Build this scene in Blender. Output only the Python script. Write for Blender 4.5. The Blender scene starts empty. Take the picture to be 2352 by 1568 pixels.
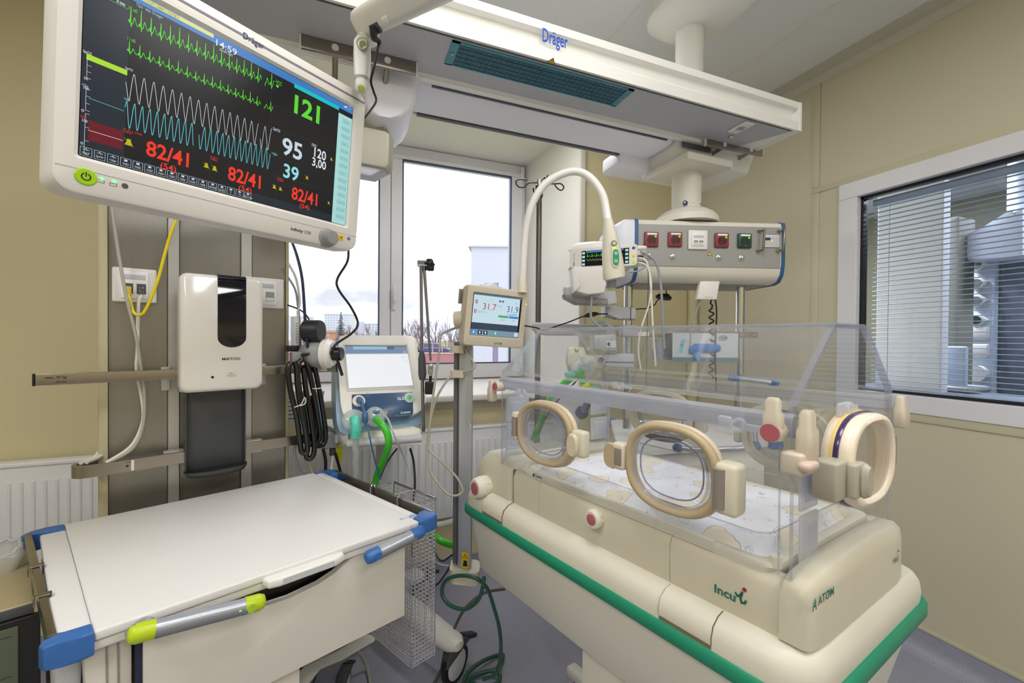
import bpy, bmesh, math, random
from mathutils import Vector as V, Matrix
random.seed(7)
SC = bpy.context.scene
COL = SC.collection
# ---------------------------------------------------------------- camera
FPX, PITCH, ROLL, YAW, H = 965.07, .0095, .0077, -.3797, 1.35
CAM = V((0, 0, H))
def ray(u, v):
    x, y, z = (u-1176)/FPX, (v-784)/FPX, 1.
    c, s = math.cos(ROLL), math.sin(ROLL); x, y = c*x+s*y, -s*x+c*y
    c, s = math.cos(PITCH), math.sin(PITCH); y, z = c*y+s*z, -s*y+c*z
    c, s = math.cos(YAW), math.sin(YAW)
    return V((x*c-z*s, x*s+z*c, -y))
# photograph coordinates to a place on a known plane of the room
def onz(u, v, z): r = ray(u, v); return CAM+r*((z-H)/r.z)
def onY(u, v, Y): r = ray(u, v); return CAM+r*(Y/r.y)
def onX(u, v, X): r = ray(u, v); return CAM+r*(X/r.x)
def onP(u, v, p, n): r = ray(u, v); n = V(n); return CAM+r*((V(p)-CAM).dot(n)/r.dot(n))
FWD = V((-math.sin(YAW), math.cos(YAW), 0))
def atd(u, v, d): r = ray(u, v); return CAM+r*(d/r.dot(FWD))
cx = ray(1176+1000, 784)-ray(1176, 784); cy = ray(1176, 784)-ray(1176, 784+1000); cz = -ray(1176, 784)
cd = bpy.data.cameras.new('camera'); cam = bpy.data.objects.new('camera', cd); COL.objects.link(cam)
cx.normalize(); cy.normalize(); cz.normalize()
M = Matrix((cx, cy, cz)).transposed().to_4x4(); M.translation = CAM; cam.matrix_world = M
cd.sensor_width = 36; cd.lens = FPX/2352*36; cd.clip_start = .02; cd.clip_end = 900
SC.camera = cam
# ---------------------------------------------------------------- world, lights, exposure
SC.view_settings.view_transform = 'Standard'; SC.view_settings.look = 'None'
SC.view_settings.exposure = -0.12; SC.view_settings.gamma = 1; SC.view_settings.use_curve_mapping = False
W = bpy.data.worlds.new('overcast_sky'); SC.world = W; W.use_nodes = True
nt = W.node_tree; bg = nt.nodes['Background']
tc = nt.nodes.new('ShaderNodeTexCoord'); mp = nt.nodes.new('ShaderNodeMapping'); mp.inputs['Scale'].default_value = (1.5, 1.5, 5)
ns = nt.nodes.new('ShaderNodeTexNoise'); ns.inputs['Scale'].default_value = 1.6; ns.inputs['Detail'].default_value = 5
cr = nt.nodes.new('ShaderNodeValToRGB')
cr.color_ramp.elements[0].position = .38; cr.color_ramp.elements[0].color = (.335, .345, .37, 1)
cr.color_ramp.elements[1].position = .60; cr.color_ramp.elements[1].color = (.86, .9, 1.0, 1)
nt.links.new(tc.outputs['Generated'], mp.inputs[0]); nt.links.new(mp.outputs[0], ns.inputs['Vector'])
nt.links.new(ns.outputs['Fac'], cr.inputs[0]); nt.links.new(cr.outputs[0], bg.inputs['Color'])
bg.inputs['Strength'].default_value = 2.9
def area(name, loc, size, power, color=(1, 1, 1), rot=(0, 0, 0)):
    l = bpy.data.lights.new(name, 'AREA'); l.shape = 'RECTANGLE'; l.size, l.size_y = size; l.energy = power; l.color = color
    o = bpy.data.objects.new(name, l); COL.objects.link(o); o.location = loc; o.rotation_euler = rot; return o
XR, YB, ZC, YW = 2.328, 2.327, 2.757, 3.1
XL, YN = -2.6, -2.4
LAMPS = [(-1.2, .25), (-1.2, -1.3), (.6, -1.5), (.35, .35), (1.55, -.6), (.82, 2.02)]  # last lamp is added, unseen behind the beam, to brighten the window recess
for i, (x, y) in enumerate(LAMPS):
    area('ceiling_lamp_light', (x, y, ZC-.05), (.55, .55) if i < 5 else (.12, .42), 17 if i < 3 else 14 if i < 5 else 9, (1, .99, .975))

# ---------------------------------------------------------------- helpers
class F:                                                   # a local frame
    def __init__(s, o, x=(1, 0, 0), y=(0, 1, 0), z=(0, 0, 1)): s.o, s.x, s.y, s.z = V(o), V(x), V(y), V(z)
    def __call__(s, a, b=0, c=0): return s.o+s.x*a+s.y*b+s.z*c
    def at(s, a, b=0, c=0): return F(s(a, b, c), s.x, s.y, s.z)
W0 = F((0, 0, 0))
class B:                                                   # collects shapes, one mesh object in the end
    def __init__(s): s.bm = bmesh.new()
    def _add(s, verts, faces):
        vs = [s.bm.verts.new(p) for p in verts]; fs = []
        for f in faces:
            try: fs.append(s.bm.faces.new([vs[i] for i in f]))
            except ValueError: pass
        return vs, fs
    def box(s, fr, c, sz, bev=0, seg=3):
        x, y, z = c; a, b, d = [k/2 for k in sz]
        P = [fr(x+i*a, y+j*b, z+k*d) for i in (-1, 1) for j in (-1, 1) for k in (-1, 1)]
        vs, fs = s._add(P, [(0, 1, 3, 2), (4, 6, 7, 5), (0, 4, 5, 1), (2, 3, 7, 6), (0, 2, 6, 4), (1, 5, 7, 3)])
        if bev:
            es = {e for f in fs for e in f.edges}
            bmesh.ops.bevel(s.bm, geom=list(es), offset=min(bev, a*.98, b*.98, d*.98), segments=seg, profile=.5, affect='EDGES')
        return s
    def bb(s, fr, lo, hi, bev=0, seg=3):
        return s.box(fr, [(p+q)/2 for p, q in zip(lo, hi)], [abs(q-p) for p, q in zip(lo, hi)], bev, seg)
    def prism(s, poly, vec, bev=0, seg=2):
        n = len(poly); vec = V(vec); P = [V(p) for p in poly]
        vs, fs = s._add(P+[p+vec for p in P], [tuple(range(n-1, -1, -1)), tuple(range(n, 2*n))]+[(i, (i+1) % n, (i+1) % n+n, i+n) for i in range(n)])
        if bev:
            es = list(fs[0].edges)+list(fs[1].edges)
            bmesh.ops.bevel(s.bm, geom=es, offset=bev, segments=seg, profile=.5, affect='EDGES')
        return s
    def quad(s, a, b, c, d): s._add([V(a), V(b), V(c), V(d)], [(0, 1, 2, 3)]); return s
    def poly(s, pts): s._add([V(p) for p in pts], [tuple(range(len(pts)))]); return s
    def loft(s, secs, caps=True, closed=False):
        n = len(secs[0]); P = [V(p) for sec in secs for p in sec]; m = len(secs); fc = []
        for j in range(m if closed else m-1):
            k = (j+1) % m
            fc += [(j*n+i, j*n+(i+1) % n, k*n+(i+1) % n, k*n+i) for i in range(n)]
        if caps and not closed: fc += [tuple(range(n-1, -1, -1)), tuple(range((m-1)*n, m*n))]
        s._add(P, fc); return s
    def tube(s, pts, r, n=10, closed=False, spl=0, flat=None):
        P = [V(p) for p in pts]; R = r if isinstance(r, (list, tuple)) else [r]*len(P)
        if spl: P, R = spline(P, R, spl, closed)
        m = len(P); secs = []; prev = None
        for i in range(m):
            a = P[i-1] if (i or closed) else P[0]; b = P[(i+1) % m] if (i < m-1 or closed) else P[-1]
            t = (b-a); t = t.normalized() if t.length > 1e-9 else V((0, 0, 1))
            if prev is None:
                up = V((0, 0, 1)) if abs(t.z) < .9 else V((1, 0, 0)); u = t.cross(up).normalized()
            else: u = (prev-t*prev.dot(t)).normalized()
            prev = u; w = t.cross(u); k = flat or 1
            secs.append([P[i]+(u*math.cos(q)+w*math.sin(q)*k)*R[i] for q in [2*math.pi*j/n for j in range(n)]])
        return s.loft(secs, True, closed)
    def cyl(s, a, b, r, r2=None, n=24): return s.tube([a, b], [r, r if r2 is None else r2], n)
    def lathe(s, c, ax, prof, n=32, sx=1):
        c, ax = V(c), V(ax).normalized(); up = V((0, 0, 1)) if abs(ax.z) < .9 else V((1, 0, 0))
        u = ax.cross(up).normalized(); w = ax.cross(u)
        secs = [[c+ax*h+(u*math.cos(q)*sx+w*math.sin(q))*max(r, 1e-5) for q in [2*math.pi*j/n for j in range(n)]] for r, h in prof]
        return s.loft(secs, True)
    def ball(s, c, r, n=16, sq=(1, 1, 1)):
        c = V(c); secs = []
        for j in range(n//2+1):
            t = math.pi*j/(n//2); rr = max(math.sin(t), 1e-4)
            secs.append([c+V((rr*math.cos(q)*r*sq[0], rr*math.sin(q)*r*sq[1], math.cos(t)*r*sq[2])) for q in [2*math.pi*k/n for k in range(n)]])
        return s.loft(secs, True)
def spline(P, R, k, closed=False):
    m = len(P); out = []; ro = []; g = lambda i: P[i % m] if closed else P[max(0, min(m-1, i))]
    for i in range(m if closed else m-1):
        p0, p1, p2, p3 = g(i-1), g(i), g(i+1), g(i+2)
        for j in range(k):
            t = j/k; a = R[i]; b = R[(i+1) % m]
            out.append(.5*((2*p1)+(p2-p0)*t+(2*p0-5*p1+4*p2-p3)*t*t+(3*p1-p0-3*p2+p3)*t**3)); ro.append(a+(b-a)*t)
    if not closed: out.append(P[-1]); ro.append(R[-1])
    return out, ro
def setp(o, label=None, cat=None, group=None, kind=None):
    if label: o['label'] = label
    if cat: o['category'] = cat
    if group: o['group'] = group
    if kind: o['kind'] = kind
    return o
def thing(name, label, cat, loc, group=None):
    o = bpy.data.objects.new(name, None); COL.objects.link(o); o.location = loc; o.empty_display_size = .05
    return setp(o, label, cat, group)
def root(o):
    while o.parent: o = o.parent
    return o
def obj(name, b, m, parent=None, smooth=32, label=None, cat=None, group=None, kind=None, base=None, weld=False):
    bm = b.bm
    if weld: bmesh.ops.remove_doubles(bm, verts=bm.verts, dist=1e-5)
    bmesh.ops.recalc_face_normals(bm, faces=bm.faces)
    me = bpy.data.meshes.new(name); bm.to_mesh(me); bm.free()
    o = bpy.data.objects.new(name, me); COL.objects.link(o)
    if parent is not None:
        me.transform(Matrix.Translation(-root(parent).location)); o.parent = parent
    else:
        if base is None and me.vertices:
            xs = [v.co for v in me.vertices]
            base = V((sum(v.x for v in xs)/len(xs), sum(v.y for v in xs)/len(xs), min(v.z for v in xs)))
        if base is not None: me.transform(Matrix.Translation(-V(base))); o.location = base
    me.materials.append(m)
    if smooth:
        for p in me.polygons: p.use_smooth = True
        me.set_sharp_from_angle(angle=math.radians(smooth))
    return setp(o, label, cat, group, kind)
def struct(name, b, m, parent=None, smooth=32): return obj(name, b, m, parent, smooth, kind=None if parent else 'structure')
def copy_tree(o, parent=None):
    c = o.copy(); COL.objects.link(c); c.parent = parent
    for ch in list(o.children): copy_tree(ch, c)
    return c
_tc = {}
def text(name, s, fr, x, y, h, m, parent, w=None, align='l', z=.0006, rot=0, bold=0, label=None, shear=0):
    """lettering lying in the plane of frame fr; (x, y) is its lower left (or centre with align c)"""
    key = (s, bold, shear)
    c = bpy.data.curves.new('lettering', 'FONT'); c.body = s; c.size = 1; c.offset = bold; c.resolution_u = 3; c.shear = shear
    t = bpy.data.objects.new('lettering', c); me = bpy.data.meshes.new_from_object(t)
    bpy.data.objects.remove(t)
    xs = [v.co.x for v in me.vertices]; ys = [v.co.y for v in me.vertices]
    if not xs: return None
    x0, x1, y0, y1 = min(xs), max(xs), min(ys), max(ys); k = h/(y1-y0); kx = k if w is None else w/(x1-x0)
    ww, hh = (x1-x0)*kx, h; ca, sa = math.cos(rot), math.sin(rot); off = root(parent).location
    for v in me.vertices:
        a, b2 = (v.co.x-x0)*kx, (v.co.y-y0)*k
        if align == 'c': a -= ww/2; b2 -= hh/2
        if align == 'r': a -= ww
        a, b2 = a*ca-b2*sa, a*sa+b2*ca
        v.co = fr(x+a, y+b2, z)-off
    me.name = name; me.materials.clear(); me.materials.append(m)
    o = bpy.data.objects.new(name, me); COL.objects.link(o); o.parent = parent
    if label: o['label'] = label
    return o
def merge(objs, name, parent=None):
    """join several small lettering meshes into one"""
    objs = [o for o in objs if o]
    bm = bmesh.new(); mats = []
    for o in objs:
        k = len(mats); mats += [mm for mm in o.data.materials if mm not in mats]
        n0 = len(bm.faces); bm.from_mesh(o.data); bm.faces.ensure_lookup_table()
        idx = [mats.index(mm) for mm in o.data.materials]
        for f in bm.faces[n0:]: f.material_index = idx[f.material_index] if idx else 0
    me = bpy.data.meshes.new(name); bm.to_mesh(me); bm.free()
    for mm in mats: me.materials.append(mm)
    o = bpy.data.objects.new(name, me); COL.objects.link(o); o.parent = parent or objs[0].parent
    for q in objs: bpy.data.objects.remove(q)
    return o
# ---------------------------------------------------------------- materials (all procedural)
def lin(c):
    c = c/255; return c/12.92 if c <= .04045 else ((c+.055)/1.055)**2.4
def rgb(r, g, b): return (lin(r), lin(g), lin(b), 1)
MATS = {}
def mat(name, col, rough=.5, metal=0, var=.03, vs=6, bump=0, bs=200, spec=.5, trans=0, coat=0, stretch=None, alpha=1):
    if name in MATS: return MATS[name]
    m = bpy.data.materials.new(name); m.use_nodes = True; t = m.node_tree; p = t.nodes['Principled BSDF']
    if var:
        tc = t.nodes.new('ShaderNodeTexCoord'); n = t.nodes.new('ShaderNodeTexNoise'); n.inputs['Scale'].default_value = vs; n.inputs['Detail'].default_value = 3
        src = tc.outputs['Object']
        if stretch:
            mpn = t.nodes.new('ShaderNodeMapping'); mpn.inputs['Scale'].default_value = stretch; t.links.new(src, mpn.inputs[0]); src = mpn.outputs[0]
        mx = t.nodes.new('ShaderNodeMix'); mx.data_type = 'RGBA'
        mx.inputs[6].default_value = tuple(max(0, c*(1-var)) for c in col[:3])+(1,); mx.inputs[7].default_value = tuple(min(1, c*(1+var)) for c in col[:3])+(1,)
        t.links.new(src, n.inputs['Vector']); t.links.new(n.outputs['Fac'], mx.inputs[0]); t.links.new(mx.outputs[2], p.inputs['Base Color'])
    else: p.inputs['Base Color'].default_value = col
    p.inputs['Roughness'].default_value = rough; p.inputs['Metallic'].default_value = metal
    p.inputs['Specular IOR Level'].default_value = spec; p.inputs['Transmission Weight'].default_value = trans; p.inputs['Coat Weight'].default_value = coat
    p.inputs['Alpha'].default_value = alpha
    if bump:
        n2 = t.nodes.new('ShaderNodeTexNoise'); n2.inputs['Scale'].default_value = bs; bp = t.nodes.new('ShaderNodeBump'); bp.inputs['Strength'].default_value = bump; bp.inputs['Distance'].default_value = .002
        tc2 = t.nodes.new('ShaderNodeTexCoord'); t.links.new(tc2.outputs['Object'], n2.inputs['Vector']); t.links.new(n2.outputs['Fac'], bp.inputs['Height']); t.links.new(bp.outputs[0], p.inputs['Normal'])
    MATS[name] = m; return m
def glow(name, col, s=1.0, gloss=0):
    if name in MATS: return MATS[name]
    m = bpy.data.materials.new(name); m.use_nodes = True; p = m.node_tree.nodes['Principled BSDF']
    p.inputs['Base Color'].default_value = (0, 0, 0, 1); p.inputs['Emission Color'].default_value = col; p.inputs['Emission Strength'].default_value = s
    p.inputs['Roughness'].default_value = .25; p.inputs['Specular IOR Level'].default_value = gloss
    MATS[name] = m; return m
def clear(name, tint=(1, 1, 1, 1), refl=.08, rough=.02, haze=0.0, hz=(.9, .92, .95, 1)):
    """thin clear plastic or glass sheet: lets light through, reflects more at grazing angles"""
    if name in MATS: return MATS[name]
    m = bpy.data.materials.new(name); m.use_nodes = True; t = m.node_tree
    for n in list(t.nodes):
        if n.type != 'OUTPUT_MATERIAL': t.nodes.remove(n)
    out = [n for n in t.nodes if n.type == 'OUTPUT_MATERIAL'][0]
    tr = t.nodes.new('ShaderNodeBsdfTransparent'); tr.inputs[0].default_value = tint
    gl = t.nodes.new('ShaderNodeBsdfGlossy'); gl.inputs['Roughness'].default_value = rough
    lw = t.nodes.new('ShaderNodeLayerWeight'); lw.inputs['Blend'].default_value = .35
    mm = t.nodes.new('ShaderNodeMath'); mm.operation = 'MULTIPLY_ADD'; mm.inputs[1].default_value = .5; mm.inputs[2].default_value = refl
    pw = t.nodes.new('ShaderNodeMath'); pw.operation = 'POWER'; pw.inputs[1].default_value = 2.5
    mx = t.nodes.new('ShaderNodeMixShader'); t.links.new(lw.outputs['Facing'], pw.inputs[0]); t.links.new(pw.outputs[0], mm.inputs[0]); t.links.new(mm.outputs[0], mx.inputs[0])
    t.links.new(tr.outputs[0], mx.inputs[1]); t.links.new(gl.outputs[0], mx.inputs[2]); last = mx.outputs[0]
    if haze:
        df = t.nodes.new('ShaderNodeBsdfDiffuse'); df.inputs[0].default_value = hz
        tl = t.nodes.new('ShaderNodeBsdfTranslucent'); tl.inputs[0].default_value = hz
        ad = t.nodes.new('ShaderNodeMixShader'); ad.inputs[0].default_value = .5; t.links.new(df.outputs[0], ad.inputs[1]); t.links.new(tl.outputs[0], ad.inputs[2])
        m2 = t.nodes.new('ShaderNodeMixShader'); m2.inputs[0].default_value = haze
        t.links.new(last, m2.inputs[1]); t.links.new(ad.outputs[0], m2.inputs[2]); last = m2.outputs[0]
    t.links.new(last, out.inputs[0]); MATS[name] = m; return m
WHITE = mat('white_plastic', rgb(232, 230, 226), .38)
OFFW = mat('off_white_plastic', rgb(222, 218, 206), .42)
CREAM = mat('cream_plastic', rgb(214, 208, 188), .4, bump=.05, bs=900)
IVORY = mat('ivory_plastic', rgb(212, 198, 174), .35)
TAN = mat('tan_seal', rgb(188, 168, 136), .42)
STEEL = mat('brushed_steel', rgb(158, 150, 142), .26, 1, .12, 30, stretch=(1, 1, 25))
CHROME = mat('polished_steel', rgb(205, 205, 208), .12, 1, .02)
ALU = mat('anodised_aluminium', rgb(172, 170, 166), .42, .65, .06, 4)
BLACK = mat('black_plastic', rgb(22, 22, 24), .35)
RUBBER = mat('black_rubber', rgb(14, 14, 18), .22, 0, .02, coat=.3)
GREY = mat('grey_plastic', rgb(150, 150, 150), .45)
LGREY = mat('light_grey_plastic', rgb(196, 198, 202), .45)
DGREY = mat('dark_grey_plastic', rgb(74, 76, 80), .5)
BLUE = mat('blue_plastic', rgb(52, 104, 172), .38)
LIME = mat('lime_plastic', rgb(186, 208, 26), .35)
GREENP = mat('green_bumper', rgb(22, 138, 104), .4)
ROSE = mat('rose_button', rgb(176, 92, 104), .45)
INK = mat('black_ink', rgb(20, 22, 26), .6, var=0)
NAVY = mat('navy_ink', rgb(24, 46, 112), .5, var=0)
TEALINK = mat('teal_ink', rgb(22, 110, 88), .5, var=0)
PAPER = mat('white_label', rgb(238, 238, 234), .6)
# ================================================================ the room shell
WALL = mat('beige_wall_panel', rgb(216, 205, 166), .5, var=.02, vs=2)
WALLR = mat('beige_wall_panel_right', rgb(206, 199, 174), .5, var=.02, vs=2)
CEIL = mat('ceiling_panel', rgb(226, 228, 230), .55, var=.02, vs=2)
FRAMEW = mat('white_window_frame', rgb(226, 226, 232), .4)
REVEAL = mat('white_reveal_panel', rgb(232, 228, 220), .45)
def floor_mat():
    m = mat('speckled_grey_vinyl', rgb(152, 154, 171), .42, var=.05, vs=3)
    t = m.node_tree; p = t.nodes['Principled BSDF']; src = p.inputs['Base Color'].links[0].from_socket
    tcn = [n for n in t.nodes if n.type == 'TEX_COORD'][0]
    for sc, thr, colr in ((90, .13, rgb(205, 200, 196)), (140, .10, rgb(96, 98, 120))):
        v = t.nodes.new('ShaderNodeTexVoronoi'); v.inputs['Scale'].default_value = sc
        g = t.nodes.new('ShaderNodeMath'); g.operation = 'LESS_THAN'; g.inputs[1].default_value = thr
        mx = t.nodes.new('ShaderNodeMix'); mx.data_type = 'RGBA'; mx.inputs[7].default_value = colr
        t.links.new(tcn.outputs['Object'], v.inputs['Vector']); t.links.new(v.outputs['Distance'], g.inputs[0]); t.links.new(g.outputs[0], mx.inputs[0])
        t.links.new(src, mx.inputs[6]); src = mx.outputs[2]
    t.links.new(src, p.inputs['Base Color']); return m
FLOOR = floor_mat()
X2 = 5.6                                                   # far wall of the room next door
struct('floor', B().bb(W0, (XL-.1, YN-.1, -.06), (XR+.06, YB+.02, 0)), FLOOR)
struct('ceiling', B().bb(W0, (XL-.1, YN-.1, ZC), (XR+.06, YB, ZC+.08)), CEIL)
# ceiling panel joints and edge strips
SEAM = mat('pale_joint', rgb(226, 224, 216), .5); GAP = mat('grey_joint', rgb(150, 146, 138), .6)
for i, x in enumerate((-1.4, -.55, .3, 1.15, 1.9)):
    struct('trim_%d' % (i+1), B().bb(W0, (x, YN, ZC-.004), (x+.012, YB, ZC+.001)), SEAM)
struct('trim_6', B().prism([(XR-.001, YN, ZC+.001), (XR-.085, YN, ZC+.001), (XR-.085, YN, ZC-.008), (XR-.02, YN, ZC-.02), (XR-.001, YN, ZC-.055)], (0, YB-YN, 0)), mat('grey_edge_strip', rgb(196, 192, 180), .5))
# back wall with the deep window recess
nl = onY(585, 800, YB).x; nr = onY(1330, 600, YB).x; zt = 2.735; zs = 1.035
wr = onY(1203, 500, YW).x; wl = nl-.05; wt = onY(1203, 385, YW).z
b = B()
b.bb(W0, (XL-.1, YB, 0), (nl, YB+.12, ZC+.08)); b.bb(W0, (nr, YB, 0), (XR+.05, YB+.12, ZC+.08))
b.bb(W0, (nl, YB, 0), (nr, YB+.12, zs-.045)); b.bb(W0, (nl, YB, zt), (nr, YB+.12, ZC+.08))
struct('wall_back', b, WALL, smooth=0)
b = B(); t = .03                                           # white lined recess: sides, head
b.prism([(nr, YB-.004, zs), (nr+t, YB-.004, zs), (wr+t, YW+.1, zs), (wr, YW+.1, zs)], (0, 0, 1.75))
b.prism([(nl, YB-.004, zs), (wl, YW+.1, zs), (wl-t, YW+.1, zs), (nl-t, YB-.004, zs)], (0, 0, 1.75))
b.prism([(nl-.03, YB-.003, zt), (nl-.03, YB-.003, ZC-.002), (nl-.03, YW+.1, ZC-.002), (nl-.03, YW+.1, wt)], (nr-nl+.06, 0, 0))
struct('wall_recess', b, REVEAL, smooth=0)
struct('trim_7', B().bb(W0, (nr-.004, YB-.016, zs-.05), (nr+.035, YB-.002, ZC), .004), mat('pale_corner_strip', rgb(214, 208, 196), .45))
struct('trim_8', B().bb(W0, (nl-.03, 2.22, zs-.035), (nr+.02, YW+.06, zs), .008), REVEAL)           # the window sill board
struct('trim_9', B().bb(W0, (nl-.03, YB-.014, zs-.085), (nr+.3, YB-.001, zs-.035), .003), mat('pale_beige_strip', rgb(206, 202, 184), .5))
struct('trim_10', B().bb(W0, (XL, YB-.014, .715), (nl-.04, YB-.001, .748), .003), mat('wall_dado_strip', rgb(206, 196, 152), .5))
struct('trim_11', B().cyl((XR-.03, YB-.03, .1), (XR-.03, YB-.03, ZC), .034), mat('corner_pipe_paint', rgb(208, 198, 158), .5))
# right wall with the observation window
gy0 = onX(1968, 700, XR).y; gz0, gz1 = 1.096, 2.05; fy = onX(1930, 430, XR+0).y
zt2 = onX(1929, 427.7, XR).z; zb2 = onX(2074.9, 945.3, XR).z; gy1 = -.35
b = B()
b.bb(W0, (XR, fy, 0), (XR+.1, YB+.1, ZC+.08)); b.bb(W0, (XR, YN-.1, 0), (XR+.1, gy1, ZC+.08))
b.bb(W0, (XR, gy1, 0), (XR+.1, fy, zb2)); b.bb(W0, (XR, gy1, zt2), (XR+.1, fy, ZC+.08))
struct('wall_right', b, WALLR, smooth=0)
z0, z1 = onX(2046, 902.6, XR).z+.0, onX(1968, 452.2, XR).z
b = B(); fw = .05                                          # frame: outer face boards and a sloping inner return
for lo, hi in (((XR-.012, gy1, zb2), (XR+.06, fy, z0)), ((XR-.012, gy1, z1), (XR+.06, fy, zt2)), ((XR-.012, gy0, z0), (XR+.06, fy, z1)), ((XR-.012, gy1, z0), (XR+.06, gy1+.08, z1))): b.bb(W0, lo, hi, .003)
w2 = struct('window_2', b, FRAMEW, smooth=0)
b = B()
for lo, hi in (((XR+.02, gy1+.08, z0), (XR+.055, gy0-.001, z0+.012)), ((XR+.02, gy1+.08, z1-.014), (XR+.055, gy0, z1)), ((XR+.02, gy0-.012, z0), (XR+.055, gy0, z1))): b.bb(W0, lo, hi)
obj('rubber_gasket', b, BLACK, w2, 0)
GLASSD = clear('tinted_glass', (.85, .87, .93, 1), .03)
obj('glass_pane', B().bb(W0, (XR+.035, gy1+.07, z0), (XR+.039, gy0-.001, z1)), GLASSD, w2, 0)
struct('trim_12', B().bb(W0, (XR-.006, gy1, zb2-.035), (XR-.0005, 1.22, zb2-.0), .001), mat('pale_wall_strip', rgb(204, 198, 168), .5))
struct('trim_13', B().bb(W0, (XR-.006, 1.468, zt2+.031), (XR-.0005, 1.506, ZC-.055), .001), MATS['pale_wall_strip'])
struct('trim_14', B().bb(W0, (XR-.006, gy1, zt2), (XR-.0005, 1.5, zt2+.03), .001), MATS['pale_wall_strip'])
struct('trim_15', B().bb(W0, (XR-.003, 1.468, .1), (XR-.0005, 1.506, zt2), .001), MATS['pale_wall_strip'])
# vinyl floor turned up the walls
def cove(name, p0, p1, inn):
    p0, p1, inn = V(p0), V(p1), V(inn); prof = [(0, .1), (.003, .1), (.004, .05), (.010, .028), (.03, .008), (.055, .0008), (.055, -.002), (0, -.002)]
    b = B().prism([p0+inn*a+V((0, 0, c)) for a, c in prof], p1-p0); struct(name, b, FLOOR)
    b = B().bb(F(p0, (p1-p0).normalized(), inn, (0, 0, 1)), (0, 0, .1), ((p1-p0).length, .005, .112)); struct(name.replace('baseboard', 'trim'), b, MATS['pale_wall_strip'])
cove('baseboard_right', (XR, YN, 0), (XR, YB, 0), (-1, 0, 0)); cove('baseboard_back', (XL, YB, 0), (XR, YB, 0), (0, -1, 0))
struct('wall_left', B().bb(W0, (XL-.12, YN-.1, 0), (XL, YB+.1, ZC+.08)), WALL)
struct('wall_near', B().bb(W0, (XL-.1, YN-.12, 0), (XR+.1, YN, ZC+.08)), WALL)
for i, (x, y) in enumerate(LAMPS):
    t = thing('ceiling_light', ['square ceiling light panel above the drawer trolley', 'square ceiling light panel at the left rear of the room', 'square ceiling light panel at the rear centre', 'square ceiling light panel right above the camera', 'square ceiling light panel near the observation window', 'added narrow light panel, unseen behind the supply beam, brightening the window recess'][i], 'ceiling light', (x, y, ZC-.001), 'ceiling light panels')
    b = B(); k = .28 if i < 5 else .065; g = k+.03; h2 = .28 if i < 5 else .215; h3 = h2+.03
    for lo, hi in (((x-g, y-h3, ZC-.03), (x+g, y-h2, ZC)), ((x-g, y+h2, ZC-.03), (x+g, y+h3, ZC)), ((x-g, y-h2, ZC-.03), (x-k, y+h2, ZC)), ((x+k, y-h2, ZC-.03), (x+g, y+h2, ZC))): b.bb(W0, lo, hi, .004)
    obj('frame', b, WHITE, t); obj('diffuser', B().bb(W0, (x-k, y-h2, ZC-.012), (x+k, y+h2, ZC-.006)), glow('lamp_diffuser', (1, .98, .94, 1), 3.0), t, 0)
# outdoor window: fixed frame, two sashes
gl, gr = onY(923, 500, YW).x, onY(1170, 500, YW).x; gzt, gzb = onY(1046, 390, YW).z+.0, onY(1120, 832.5, YW).z
mid = onY(896, 600, YW).x; lgr = onY(870, 600, YW).x; lgl = wl+.10
b = B(); fb = onY(1100, 864, YW).z
for lo, hi in (((wl, YW-.02, zs), (wr, YW+.06, fb)), ((wl, YW-.02, wt-.075), (wr, YW+.06, wt)), ((wr-.03, YW-.02, fb), (wr, YW+.06, wt-.075)), ((wl, YW-.02, fb), (wl+.03, YW+.06, wt-.075))): b.bb(W0, lo, hi, .003)
w1 = struct('window_1', b, FRAMEW, smooth=0)
CLEARG = clear('window_glass', (.97, .98, 1, 1), .02)
for nm, x0, x1, a0, a1 in (('sash', wl+.028, mid-.002, lgl, lgr), ('sash', mid+.002, wr-.028, gl, gr)):
    b = B(); zt_, zb_ = wt-.07, fb-.005
    for lo, hi in (((x0, YW-.045, zb_), (x1, YW+.03, gzb)), ((x0, YW-.045, gzt), (x1, YW+.03, zt_)), ((x0, YW-.045, gzb), (a0, YW+.03, gzt)), ((a1, YW-.045, gzb), (x1, YW+.03, gzt))): b.bb(W0, lo, hi, .006)
    s = obj(nm, b, FRAMEW, w1, 0)
    b = B(); g = .007
    for lo, hi in (((a0, YW-.046, gzb), (a1, YW-.02, gzb+g)), ((a0, YW-.046, gzt-g), (a1, YW-.02, gzt)), ((a0, YW-.046, gzb), (a0+g, YW-.02, gzt)), ((a1-g, YW-.046, gzb), (a1, YW-.02, gzt))): b.bb(W0, lo, hi)
    obj('gasket', b, mat('blue_black_gasket', rgb(56, 66, 104), .5), s, 0)
    obj('glass', B().bb(W0, (a0, YW-.01, gzb), (a1, YW-.006, gzt)), CLEARG, s, 0)
b = B(); hx, hz = onY(903, 690, YW).x, onY(903, 690, YW).z
b.bb(W0, (hx-.013, YW-.062, hz-.07), (hx+.013, YW-.044, hz+.03), .008); b.bb(W0, (hx-.009, YW-.085, hz-.02), (hx+.009, YW-.06, hz), .006); b.bb(W0, (hx-.011, YW-.095, hz-.012), (hx+.011, YW-.08, hz+.11), .008)
obj('handle', b, FRAMEW, w1)
b = B()
for z in (onY(1193, 395, YW).z-.03, onY(1192, 832, YW).z): b.bb(W0, (wr-.045, YW-.06, z-.05), (wr-.026, YW-.04, z+.05), .005)
obj('hinge', b, FRAMEW, w1)
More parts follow.
